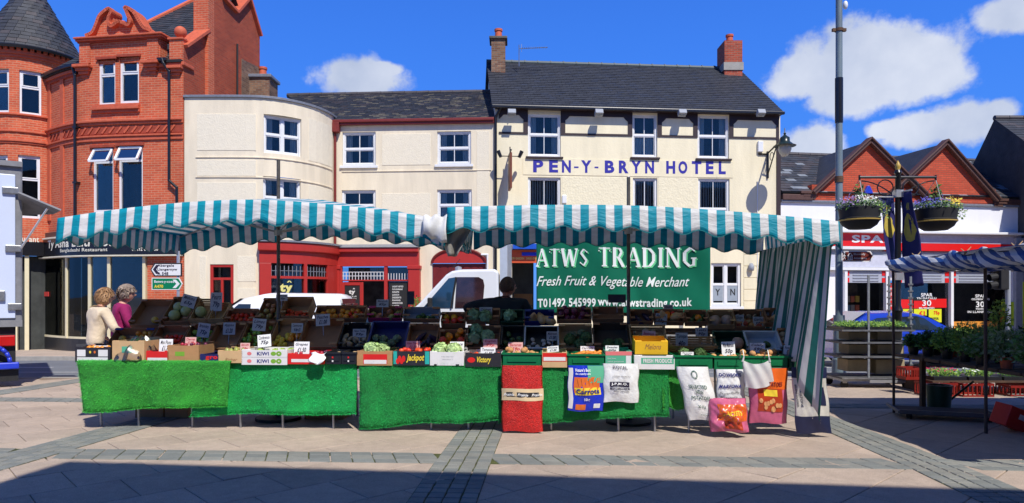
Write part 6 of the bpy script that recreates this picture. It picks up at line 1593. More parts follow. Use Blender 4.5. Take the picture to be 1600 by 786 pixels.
 b = fbox('black and teal tomato box with yellow script lettering', 615, 671, 549, 571, blk); b.put('tomato', 30, y0=.02, y1=.95, layers=2); bt(b, 'Jackpot', .36, .86, .2, .8, yl2, bold=.03, shear=.3); tl = M('print_teal', (0.02, .4, .35), .5, .2); bpatch(b, 0, .1, .1, 1, tl); bpatch(b, .88, 1, .1, 1, tl)
 for k in range(4): bpatch(b, .07 + k * .055, .17 + k * .055, .1 + .15 * (k % 2), .5 + .2 * (k % 2), redc, disc=True, d=.0105 + k * .0004)
 b = fbox('plain white box of lettuce with two hand holes', 672, 725, 550, 571, wht); b.put('lettuce', 4, y0=.15, y1=.8); bt(b, 'Produce of Spain  Class I', .34, .7, .6, .7, grey_trim); bt(b, 'Iceberg lettuce 12', .36, .68, .4, .5, grey_trim); bpatch(b, .12, .2, 0, .1, blk); bpatch(b, .76, .86, 0, .1, blk)
 b = fbox('black tomato box with yellow lettering beside the red sack', 727, 783, 552, 573, blk, inner=wht); b.put('tomato', 14, y0=.05, y1=.9); bt(b, 'Victory', .33, .72, .2, .75, yl2, bold=.03, shear=.3); bpatch(b, .06, .28, .3, .7, redc, disc=True)
 b = fbox('green plastic tray of onions above the red sack', 786, 845, 551, 571, greenp, kind='tray'); b.put('onion', 16, y0=.0, y1=.95, layers=2)
 b = fbox('red and white box between the onion tray and carrot tray', 847, 886, 551, 574, card_p); bpatch(b, .02, .98, .4, .98, redc); bpatch(b, .06, .94, .45, .7, wht, d=.0105)
 b = fbox('green plastic tray of carrots', 888, 944, 553, 573, greenp, kind='tray'); b.put('carrot', 20, y0=.0, y1=.9, layers=2)
 b = fbox('mint green box with salmon lid edge', 946, 987, 549, 571, gr); bpatch(b, 0, 1, .72, 1, pk); bpatch(b, .78, .97, .1, .7, wht); bt(b, 'Gower Growers', .08, .4, .45, .56, wht); bt(b, 'salad potatoes', .08, .7, .2, .34, wht)
 b = fbox('white box printed fresh produce on a mint band', 991, 1054, 556, 577, wht, L=.38); bpatch(b, .17, .98, .4, .85, gr); bt(b, 'FRESH PRODUCE', .22, .93, .48, .78, wht, bold=.04, depth=.003)
 b2 = Box('yellow fruit box on top of the white fresh produce box', 992, 1043, 553.5, FV + .06, .25, .15, 8, yel); bt(b2, 'Melons', .3, .8, .4, .8, card_d, shear=.3)
 b = fbox('green plastic tray left of the white carrier bag, nearly empty', 1054, 1113, 555, 576, greenp, kind='tray'); b.put('broccoli', 3, y0=.4, y1=.9)
 b = fbox('green plastic tray behind the small white mushroom card', 1116, 1160, 556, 577, greenp, kind='tray'); b.put('onion', 7, y0=.1, y1=.95)
 b = fbox('green plastic tray above the pink potato sack', 1162, 1230, 556, 577, greenp, kind='tray'); b.put('onion', 18, y0=.0, y1=.95, layers=2)
 b = fbox('dark green plastic tray at the curtain end', 1233, 1288, 558, 580, dgreen, kind='tray'); b.put('swede', 4, y0=.3, y1=.9)
front_row()
T2, T3 = .40, .88
def tiers():
 B = lambda d, a, c, v, yb, yt, m, **k: Box(d, a, c, yb, v, .42, k.pop('h', .12), k.pop('tilt', 42), m, top_py=yt, **k)
 # lower tipped row
 B('dark navy tray of grapefruit and oranges beside the women', 170, 232, T2, 552, 512, navy, inner=card_d).put('grapefruit', 11, y0=.05, y1=.6).put('orange', 9, x0=.5, y0=.35, y1=.95)
 B('brown box of tomatoes behind the brown plum box', 236, 284, T2, 552, 508, card_d).put('tomato', 16, x0=.25, y0=.1, y1=.7)
 B('dark box of green apples', 286, 326, T2, 552, 506, card_d).put('green_apple', 15, y0=.05, y1=.85)
 B('empty brown box with folded inner flaps', 328, 374, T2, 550, 504, card, inner=card_d)
 B('box of limes behind the kiwi boxes', 376, 420, T2, 550, 502, card_d).put('lime', 26, y0=.05, y1=.9, layers=2)
 B('brown box of lemons and satsumas behind the left pole', 422, 468, T2, 550, 498, card).put('lemon', 9, x0=.05, x1=.6, y0=.05, y1=.5).put('orange', 4, x0=.5, y0=.35, y1=.6)
 B('big empty cardboard box with green and white front', 470, 529, T2, 548, 498, card, inner=card_d)
 B('black box of ginger', 531, 573, T2, 548, 504, blk).put('ginger', 14, y0=.02, y1=.5, layers=2)
 B('blue plastic tray of artichokes', 577, 633, T2, 550, 502, bluep, inner=navy, kind='tray').put('artichoke', 5, y0=.1, y1=.5)
 B('dark tray of aubergines behind the tomato box', 636, 683, T2, 550, 505, card_d).put('aubergine', 5, x0=.4, y0=.05, y1=.6).put('tomato', 5, x0=.05, x1=.4, y0=.05, y1=.3)
 B('lower cardboard box of orange peppers', 686, 727, T2, 549, 514, card_d).put('pepper', 11, y0=.02, y1=.85, layers=2)
 B('lower wooden box of dark green cabbages', 729, 781, T2, 549, 508, card_d).put('cabbage', 8, y0=.1, y1=.85)
 B('black plastic crate behind the onion tray', 784, 818, T2, 549, 508, blackp, kind='tray').put('avocado', 6)
 B('grey rimmed tray behind the second white price card', 821, 871, T2, 549, 509, greyp, inner=blackp, kind='tray').put('mushroom', 9, y1=.5)
 B('wooden crate of leafy celery', 873, 926, T2, 550, 506, wood).put('broccoli', 6, y0=.1, y1=.55).put('artichoke', 3, x0=.4, y0=.3, y1=.8)
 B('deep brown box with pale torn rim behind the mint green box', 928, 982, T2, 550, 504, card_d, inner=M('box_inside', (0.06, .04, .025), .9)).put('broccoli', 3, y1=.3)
 B('wooden crate behind the yellow box', 985, 1042, T2, 548, 506, wood, kind='crate', slats=True).put('potato', 9, y0=.3, y1=.9)
 B('empty slatted wooden crate with a tall price card', 1045, 1118, T2, 551, 524, wood, kind='crate', slats=True)
 B('dark green plastic tray behind the tall white card', 1117, 1164, T2, 551, 516, dgreen, kind='tray').put('swede', 1, x0=.6, y0=.1, y1=.3)
 B('pale grey plastic tray of celery hearts', 1166, 1217, T2, 551, 516, greyp, kind='tray').put('avocado', 2, x0=.5, y1=.4)
 B('brown box of potatoes nearest the curtain', 1219, 1262, T2, 550, 512, card_d).put('potato', 12, y0=.05, y1=.8, layers=2)
 # upper tipped row
 B('dark box with cut hand hole at the left end of the top row', 206, 256, T3, 513, 468, card_d, inner=card_d).put('grapefruit', 1, y0=.1, y1=.2)
 B('black box of melons with a tilted card', 258, 298, T3, 508, 464, card_d).put('melon', 4, y0=.2, y1=.7)
 B('narrow wooden crate left of the tall card', 300, 326, T3, 508, 466, wood, kind='crate', slats=True).put('melon', 2, y0=.1, y1=.5)
 B('second narrow wooden crate left of the white van', 329, 352, T3, 508, 472, wood, kind='crate', slats=True)
 B('low black box below the white van bonnet', 355, 402, T3, 508, 482, card_d).put('tomato', 12)
 B('black box of russet apples left of the left pole', 404, 440, T3, 506, 466, card_d).put('russet_apple', 18, y0=.05, y1=.75, layers=2)
 B('tall cardboard box of red apples right of the left pole', 442, 486, T3, 502, 464, card, h=.16).put('tomato', 12, y0=.05, y1=.5)
 B('box of oranges and tomatoes in front of the red shop door', 494, 572, T3, 503, 477, card_d).put('orange', 12, y0=.1, y1=.9).put('tomato', 9, y0=.1, y1=.9)
 B('magenta sided box of mangoes', 576, 628, T3, 503, 478, magc, inner=card_d).put('mango', 7, y0=.05, y1=.7)
 B('wide grey box in front of the truck bonnet', 631, 687, T3, 504, 482, card_d, inner=grey_trim).put('avocado', 4, x0=.4, y1=.6)
 B('upper cardboard box of orange peppers', 690, 727, T3, 512, 487, card_d).put('pepper', 9, y0=.05, y1=.8)
 B('upper wooden box of cabbages in front of the stallholder', 729, 781, T3, 506, 484, card_d).put('cabbage', 5, y1=.8)
 B('dark green plastic crate in front of the stallholder', 784, 818, T3, 508, 486, dgreen, kind='tray').put('cabbage', 2)
 B('box lined with a blue bag left of the green banner text', 820, 866, T3, 508, 486, bluep, inner=bluep).put('squash', 4, y1=.7)
 B('black box of beetroot under the phone number', 870, 924, T3, 505, 484, card_d).put('beetroot', 14, y0=.1, y1=.95, layers=2)
 B('dark box of bagged lettuce left of the right pole', 926, 974, T3, 504, 490, card_d)
 B('dark crate of aubergines right of the right pole', 984, 1020, T3, 508, 492, card_d).put('aubergine', 4)
 B('box of orange squashes under the web address', 1022, 1068, T3, 508, 488, card_d).put('pepper', 7, y0=.4, y1=1).put('squash', 2, y0=.3)
 B('dark box of courgettes and red peppers', 1070, 1104, T3, 509, 486, card_d).put('avocado', 7, y1=.6).put('pepper', 4, x0=.5, y0=.4)
 B('pale wooden crate standing tall beside the banner', 1106, 1146, T3, 514, 484, wood, h=.14).put('swede', 2, y0=.1, y1=.4)
 B('brown box of ginger roots right of the pale wooden crate', 1148, 1194, T3, 516, 483, card_d).put('ginger', 8, y0=.3, y1=.9).put('red_apple', 9, y0=.0, y1=.25)
 B('brown box of butternut squash at the right end of the top row', 1196, 1240, T3, 510, 481, card_d).put('squash', 7, y0=.1, y1=.8)
tiers()
def bags():
 for i, (x0, x1, y0, y1, d) in enumerate(((924, 948, 482, 504, 'taller clear bag of lettuce left of the right pole'), (950, 974, 490, 505, 'lower clear bag of lettuce touching the right pole'))):
  u0, u1, z0, z1 = prect(SF, x0, y0, x1, y1, T3 + .2); c = SF.W((u0 + u1) / 2, T3 + .2, (z0 + z1) / 2); mb = MB(); rd = random.Random(i)
  mb.grid(lambda s, t: c + Vector(((u1 - u0) / 2 * 1.1 * math.sin(math.pi * t) ** .7 * math.cos(6.283 * s) * (1 + .12 * math.sin(15 * s + 7 * t)), .1 * math.sin(math.pi * t) * math.sin(6.283 * s), (z1 - z0) / 2 * 1.15 * math.cos(math.pi * t) * (1 + .1 * math.sin(12 * s)))), 22, 12)
  mb.build('lettuce_bag', M('bag_film', srgb(150, 176, 170)[:3], .25, .3, 9), label=d, cat='bag', smooth=30)
bags()
# the rack that carries the tipped rows
def rack():
 u0, u1 = SF.px(165, 540, T2)[0], SF.px(1262, 540, T2)[0]; t = thing('display_rack', 'stepped timber rack carrying the tipped rows of boxes', 'rack', SF.W((u0 + u1) / 2, .8, gz(8.7)))
 for v, z in ((T2 + .02, .845), (T2 + .33, 1.1), (T3 + .03, 1.13), (T3 + .3, 1.32)):
  MB().box(SF, u0, u1, v, v + .08, z - .05, z - .012).build('rail', woodt, t)
 for k in range(9):
  u = u0 + (u1 - u0) * k / 8
  for v, z in ((T2 + .06, .795), (T2 + .37, 1.05), (T3 + .33, 1.27)):
   b = SF.W(u, v, 0); MB().box(SF, u - .02, u + .02, v - .02, v + .02, TH if v < 1.1 else gz(b.y), z).build('post', woodt, t)
rack()
def cards():
 C = [('white price card standing on the black printed box', 147, 540, 168, 548, .1, 'Satsumas', '5 for \u00a31', 0), ('large white price card above the red and white punnet box', 248, 530, 269, 551, 0.0, 'Mini Plums', '\u00a31.75', 0),
   ('pink price card on the brown plum box', 289, 527, 306, 540, .2, 'Cherries', '\u00a31.80', 1), ('grey price card tilted over the melons', 283, 461, 305, 480, T3 + .05, 'Melons', '65p', 0, -.25),
   ('tall grey price card beside the narrow wooden crate', 328, 457, 346, 486, T3 + .05, 'Pears', '79p', 0), ('price card among the green apples', 308, 505, 327, 527, T2 + .05, 'Bramley', '75p', 0, -.12),
   ('price card leaning in the empty brown box', 348, 504, 367, 523, T2 + .1, 'Apples', '\u00a31.20', 0), ('price card standing in the limes', 394, 498, 415, 517, T2 + .1, 'Limes', '79p', 0, -.06),
   ('small price card on the upper kiwi box', 402, 523, 423, 542, .15, 'Conference', '75p', 0, .1), ('pink price card left of the small kiwi card', 375, 536, 390, 549, .1, 'Spuds', '60p', 1), ('price card clipped behind the left pole top', 431, 460, 449, 470, T3 - .02, 'Royal Gala', '65p', 0),
   ('price card in the lemon box', 455, 505, 473, 520, T2 + .1, 'Lemons', '4 for \u00a31', 0), ('bright white price card above the plums', 459, 534, 483, 553, .05, 'Grapes', '\u00a31.50', 0), ('price card propped on the big empty box', 493, 491, 515, 509, T2 + .12, 'Peaches', '\u00a31.00', 0, .08),
   ('price card above the ginger', 551, 514, 572, 527, T2 + .05, 'New Toms', '99p', 0), ('price card above the mangoes', 588, 468, 607, 480, T3 - .02, 'Mangoes', '85p', 0), ('pink price card beside the aubergines', 634, 533, 656, 547, .18, 'Vine Toms', '\u00a31.00', 1),
   ('price card before the lower orange peppers', 703, 534, 725, 549, .18, 'Lettuce', '50p', 0), ('price card under the stallholder', 749, 480, 769, 497, T3 - .02, 'Cabbage', '89p', 0), ('pink price card on the lower cabbages', 755, 530, 777, 544, .25, 'English', '99p', 1), ('bright white price card on the black tomato box', 751, 543, 774, 557, 0, 'Tomatoes', '\u00a31.95', 0),
   ('price card standing in the onion tray', 794, 535, 817, 551, .2, 'Bananas', '59p', 1), ('price card on the grey rimmed tray', 854, 518, 872, 532, T2 + .02, 'Mushroom', '\u00a31.00', 0), ('slanting price card behind the red and white box', 855, 541, 873, 550, .2, 'Onions', '\u00a31.00', 0, .1), ('price card in the carrot tray', 907, 541, 929, 553, .25, 'Carrots', '59p', 0),
   ('price card behind the mint green box', 946, 540, 967, 551, .2, 'Swedes', '60p', 0), ('black price board tied to the right pole', 950, 460, 978, 473, T3 - .25, 'Salad', '50p', 2), ('price card leaning on the wooden crate', 1003, 517, 1024, 536, T2 + .05, 'Beetroot', '99p', 1, -.1), ('bright white price card on the yellow box', 998, 538, 1019, 553, 0.0, 'Cantaloupe', '\u00a31.60', 0, -.06),
   ('small black price board behind the yellow box', 991, 534, 1010, 540, .3, 'Melon', '\u00a31', 2), ('price card above the orange squashes', 1037, 476, 1052, 492, T3 + .1, 'Squash', '\u00a31.50', 0), ('lower price card before the orange squashes', 1024, 490, 1042, 508, T3 - .05, 'Peppers', '59p', 0, -.1), ('tall white price card in the empty slatted crate', 1056, 520, 1075, 546, T2 - .05, 'Turnips', '40p', 0),
   ('small white price card at the back of the leftmost green tray', 1064, 550, 1084, 557, .1, 'Parsnips', '70p', 0), ('price card hanging in the white flapped box', 1087, 512, 1106, 527, T2 + .1, 'Leeks', '90p', 0), ('tall price card left of the carrier bag hooks', 1128, 534, 1149, 557, .12, 'White Mushroom', '50p', 0, .04), ('price card on the pale grey celery tray', 1172, 536, 1196, 551, .3, 'Celery', '59p', 0), ('price card before the potato box', 1225, 540, 1243, 554, .25, 'Potatoes', '50p', 0),
   ('left price card in the box of ginger roots', 1150, 492, 1163, 512, T3, 'Ginger', '\u00a31', 0), ('right price card in the box of ginger roots', 1177, 495, 1194, 512, T3, 'Garlic', '50p', 0), ('price card above the butternut squash', 1216, 482, 1235, 500, T3, 'Butternut', '\u00a31.00', 0), ('blank sided price card left of the butternut squash', 1188, 482, 1202, 493, T3 + .1, 'Yams', '\u00a31', 0), ('black board on a stand in front of the cafe list', 636, 455, 647, 476, T3 + .2, 'Herbs', '50p', 2)]
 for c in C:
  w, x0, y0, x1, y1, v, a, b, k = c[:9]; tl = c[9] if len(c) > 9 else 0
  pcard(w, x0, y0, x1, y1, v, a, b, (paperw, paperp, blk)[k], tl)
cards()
# ---------------- sacks
def sack(name, label, px0, px1, py0, py1, mat, v=-.1, d=.05, tilt=0, cat='sack', dx=0.0, wr=.006, seed=0, nar=0.0):
 u0, u1 = SF.px(px0, py0, v)[0], SF.px(px1, py0, v)[0]; z1, z0 = SF.px((px0 + px1) / 2, py0, v)[1], SF.px((px0 + px1) / 2, py1, v)[1]; rd = random.Random(seed or px0); A = [rd.uniform(0, 6) for _ in range(6)]
 def f(a, b, o=0.0, side=1):
  e = max(0, math.sin(math.pi * min(1, max(0, a)))) ** .6 * max(0, math.sin(math.pi * min(1, max(0, (b * .9 + .04))))) ** .5
  w = wr * (math.sin(9 * a + 7 * b + A[0]) + .6 * math.sin(21 * a - 13 * b + A[1]) + .5 * math.sin(17 * b + 5 * a + A[2]) + .35 * math.sin(37 * a + 29 * b + A[3])) * (e if side > 0 else .4 * e)
  uu = u0 + (u1 - u0) * (a + nar * (b - 1) * (a - .5) * -1 * 0) + dx * (1 - b) + .006 * math.sin(11 * b + A[4]); zz = z0 + (z1 - z0) * b + .008 * math.sin(7 * a + A[5]) * (1 - b)
  return SF.W(uu, v - (d * e if side > 0 else -.012 * e) + w - o - tilt * (1 - b), zz)
 t = thing(name, label, cat, f(.5, 0)); t['group'] = 'sacks and bags hung along the stall front'
 mb = MB(); mb.grid(lambda a, b: f(a, b), 26, 26, lambda a, b: (a, b)); mb.grid(lambda a, b: f(1 - a, b, 0, -1), 26, 26, lambda a, b: (a, b))
 s = mb.build('sack_body', mat, t, smooth='all')
 def patch(a0, a1, b0, b1, m, o=.003, n=8, nm='printed_patch'): mb = MB(); mb.grid(lambda x, y: f(a0 + (a1 - a0) * x, b0 + (b1 - b0) * y, o), n, n); return mb.build(nm, m, t, smooth='all')
 def tx(sx, a0, a1, b0, b1, m, **k): return text(sx, lambda a, b, o: f(a, b, .011), (a0, a1, b0, b1), m, t, **k)
 return f, patch, tx
red_net = M('red_net', srgb(206, 28, 22)[:3], .45, .35, 40, 1.0, 90); plw = M('woven_white', srgb(226, 226, 224)[:3], .5, .08, 12, .25, 40); pinkp = M('pink_plastic', srgb(196, 96, 130)[:3], .3, .15, 6, .25, 20); bluebag = M('bag_blue', srgb(24, 50, 190)[:3], .28, .12, 7, .2, 20)
f, patch, tx = sack('net_sack', 'red net sack with cream and black paper band', 784, 848, 571, 674, red_net, v=-.13, d=.06, wr=.006)
patch(-.01, 1.01, .475, .655, M('band_cream', srgb(214, 190, 150)[:3], .7, .1), nm='paper_band', n=14); patch(0, 1, .53, .6, blk, o=.005);
for k in range(3): tx('Prairie', .04 + .34 * k, .3 + .34 * k, .545, .585, paperw, shear=.4, bold=.02)
f, patch, tx = sack('carrot_bag', 'blue plastic carrots bag with orange carrot picture', 887, 943, 571, 642, bluebag, v=-.12, d=.05)
patch(.55, 1, .62, 1, gr); patch(.18, .9, .4, .75, orr); patch(.2, .92, .36, .52, yl2, o=.004); patch(0.02, .14, .05, .95, wht); tx('Carrots', .24, .88, .385, .5, bl, bold=.04); tx('Nature\u2019s Best', .2, .62, .87, .94, paperw, bold=.02); tx('the crunchy one', .2, .62, .79, .85, paperw, bold=.02); tx('10kg', .45, .6, .22, .3, paperw, bold=.02); patch(.22, .5, .04, .16, orr); patch(.72, .9, .06, .16, wht)
for k in range(5):
 mb = MB(); x = .3 + .1 * k; mb.face([f(x - .03, .72 + .02 * (k % 2), .008), f(x + .03, .72, .008), f(x + .02, .55, .008)]); mb.build('printed_carrot', orr, [o for o in bpy.data.objects if o.name.startswith('carrot_bag')][0])
f, patch, tx = sack('white_sack', 'white woven sack with black initials, beside the carrots bag', 942, 998, 568, 628, plw, v=-.12, d=.05)
tx('ROYAL', .28, .68, .86, .95, ink); tx('GRADED PRODUCE', .25, .75, .66, .69, ink); mb = MB(); tx('MARKET GARDENERS', .28, .72, .27, .31, ink, bold=.02)
patch(.2, .74, .4, .53, ink, n=6); tx('J.P.M.O.', .24, .7, .43, .51, paperw, bold=.04, depth=.006); patch(.2, .74, .33, .38, ink, n=6); tx('SALAD ONIONS', .24, .7, .34, .37, paperw)
f, patch, tx = sack('potato_sack', 'white paper sack printed selected new potatoes', 1056, 1106, 573, 656, plw, v=-.13, d=.07, dx=.14)
dg = M('print_dark_green', srgb(30, 84, 70)[:3], .6, .1)
for s, a, b, z in (('SELECTED', .22, .78, .6), ('NEW', .38, .62, .5), ('POTATOES', .22, .8, .39), ('20 Kg', .38, .62, .22), ('PRODUCT OF WALES', .4, .7, .09)): tx(s, a, b, z, z + (.07 if z > .1 else .02), dg, bold=.015)
mb = MB(); par = [o for o in bpy.data.objects if o.name.startswith('potato_sack')][0]
for rr in (.1, .08):
 mb = MB(); n = 20
 for k in range(n): a0, a1 = 6.283 * k / n, 6.283 * (k + 1) / n; mb.face([f(.5 + rr * math.cos(a0), .86 + rr * .8 * math.sin(a0), .006), f(.5 + rr * math.cos(a1), .86 + rr * .8 * math.sin(a1), .006), f(.5 + (rr - .012) * math.cos(a1), .86 + (rr - .012) * .8 * math.sin(a1), .006), f(.5 + (rr - .012) * math.cos(a0), .86 + (rr - .012) * .8 * math.sin(a0), .006)])
 mb.build('printed_ring', dg, par)
f, patch, tx = sack('maris_sack', 'white potato sack with navy capitals half hidden by the carrier bag', 1119, 1164, 577, 632, plw, v=-.1, d=.05); bpy.data.objects['maris_sack'].name = 'white_potato_sack'
for s, z in (('DOWSONS', .8), ('QUALITY', .64), ('MARFONA', .48)): tx(s, .08, .84, z, z + .1, bl, bold=.04, shear=.1)
tx('Superfluffy', .1, .8, .3, .37, ink, shear=.3); tx('Potatoes', .1, .7, .18, .25, ink, shear=.3)
f, patch, tx = sack('pink_potato_bag', 'glossy pink and orange potato bag hanging straight beside the navy sack', 1170, 1230, 575, 661, pinkp, v=-.14, d=.07)
org = M('bag_orange', srgb(216, 96, 30)[:3], .28, .25, 6, .2, 20); patch(.25, 1.0, .62, 1.0, org, n=12); patch(.2, .84, .22, .64, M('bag_rust', srgb(176, 60, 30)[:3], .3, .2, 6), o=.004, n=12); patch(.36, .7, .5, .62, yl2, o=.006); tx('POTATOES', .34, .84, .68, .76, dark_red, bold=.03)
rd = random.Random(3)
for k in range(11):
 c = (.26 + .5 * rd.random(), .25 + .2 * rd.random()); mb = MB(); mb.face([f(c[0] + .05 * math.cos(a), c[1] + .045 * math.sin(a), .008 + .0004 * k) for a in [j * math.pi / 5 for j in range(10)]]); mb.build('printed_potato', M('print_potato', srgb(210, 150, 100)[:3], .4, .15, 20), [o for o in bpy.data.objects if o.name.startswith('pink_potato_bag')][0])
f, patch, tx = sack('orange_potato_bag', 'slumped orange and pink bag crumpled on the paving below the table', 1106, 1166, 622, 671, pinkp, v=-.16, d=.14, wr=.03, tilt=.1)
patch(.2, .95, .35, .85, org, n=14); patch(.35, .8, .1, .35, M('bag_rust', (1, 1, 1)), n=12); tx('JACKETS', .3, .8, .5, .66, yl2, bold=.03, shear=.2)
f, patch, tx = sack('navy_bulk_sack', 'tall navy and white bulk sack at the right end, standing on the paving', 1236, 1290, 574, 676, M('bulk_white', srgb(196, 192, 184)[:3], .6, .12, 8, .2, 30), v=-.2, d=.05, dx=.06, wr=.01)
nv = M('bulk_navy', srgb(26, 32, 66)[:3], .5, .15, 8); patch(-.01, 1.01, .84, 1.005, nv, n=12); patch(-.01, 1.01, -.005, .26, nv, n=14); patch(.42, .88, .42, .7, nv, o=.004, n=10)
text('LIMESTONE', lambda a, b, o: f(b, a, .006), (.72, .4, .16, .22), nv, [o for o in bpy.data.objects if o.name.startswith('navy_bulk_sack')][0], bold=.02); text('BRANS GUIDED', lambda a, b, o: f(b, a, .006), (.74, .4, .05, .1), nv, [o for o in bpy.data.objects if o.name.startswith('navy_bulk_sack')][0], bold=.02)
def carrier():
 t = thing('carrier_bag', 'white thin plastic carrier bag hanging from two metal hooks', 'bag', SF.W(SF.px(1180, 590, -.2)[0], -.2, .6))
 u0, u1 = SF.px(1159, 575, -.2)[0], SF.px(1204, 575, -.2)[0]; z1, z0 = SF.px(1180, 562, -.2)[1], SF.px(1180, 602, -.2)[1]; m = M('carrier_plastic', (.78, .78, .77), .35, .08, 8, .3, 15, trans=.35)
 def f(a, b, sd=1):
  top = .32 * (1 - (2 * a - 1) ** 2) ** .5 * b if b > .6 else 0
  return SF.W(u0 + (u1 - u0) * (a + .12 * (1 - b)), -.2 - sd * (.05 * math.sin(math.pi * a) * (1 - b * .8)) + .01 * math.sin(16 * a + 5 * b), z0 + (z1 - z0) * b - (z1 - z0) * .35 * max(0, b - .5) * math.sin(math.pi * a) - .03 * math.sin(math.pi * a + .6) * (1 - b))
 mb = MB(); mb.grid(lambda a, b: f(a, b), 20, 14); mb.grid(lambda a, b: f(1 - a, b, -1), 20, 14); mb.build('bag_body', m, t, smooth='all')
 for px in (1161, 1200):
  u = SF.px(px, 550, -.2)[0]; mb = MB(); mb.path([SF.W(u, -.08, .83), SF.W(u, -.1, .9), SF.W(u + .01, -.16, .93), SF.W(u + .01, -.2, .86), SF.W(u + .01, -.19, .83)], .005, 6); mb.build('hook', steel, t)
  mb = MB(); e = f(0.02 if px < 1180 else .98, 1); mb.tube(e + Vector((0, 0, -.02)), SF.W(u + .01, -.2, .86), .014, .006, n=6); mb.build('handle', m, t)
carrier()
# spare produce boxes stored under the tables
for i, (x0, x1, d) in enumerate(((218, 262, 'brown box stored under the leftmost table'), (264, 300, 'second brown box stored under the leftmost table, by the second cloth'), (480, 540, 'brown box stored under the second table'))):
 y = 8.9; u0, u1 = SF.px(x0, 640, .8)[0], SF.px(x1, 640, .8)[0]; g = gz(8.8); o = MB().box(SF, u0, u1, .7, 1.1, g, g + .26).build('cardboard_box', card_d, label=d, cat='box', bevel=.006)
# ================================================================ VEHICLES
rubber = M('tyre_rubber', (0.02, 0.02, 0.02), .85, .2, 20); glass_car = mat_glass('car_glass', (.28, .33, .36), .16); carwhite = M('van_white', srgb(232, 235, 240)[:3], .3, .03, 3, coat=.5); carblue = M('car_blue', (0.01, .05, .5), .25, .03, 3, coat=1, metal=.2); cardark = M('car_dark_blue', (.012, .016, .035), .25, .03, 3, coat=1)
lamp_red = M('lamp_red', (.5, .01, .01), .2, .05); lamp_clear = M('lamp_clear', (.6, .6, .6), .1, .05); chrome = M('chrome', (.7, .7, .7), .15, .02, metal=1)
def wheel(F, u, v, z, r, w, parent, out=-1):
 o = MB().tube(F.W(u, v, z), F.W(u, v + w * -out, z), r, n=24).build('wheel', rubber, parent, bevel=.015)
 mb = MB(); mb.tube(F.W(u, v + .004 * out, z), F.W(u, v + .012 * out, z), r * .66, n=20)
 for k in range(5): a = k * 1.257; mb.tube(F.W(u, v + .015 * out, z), F.W(u + r * .6 * math.cos(a), v + .015 * out, z + r * .6 * math.sin(a)), .02, n=5)
 mb.build('rim', alu, o)
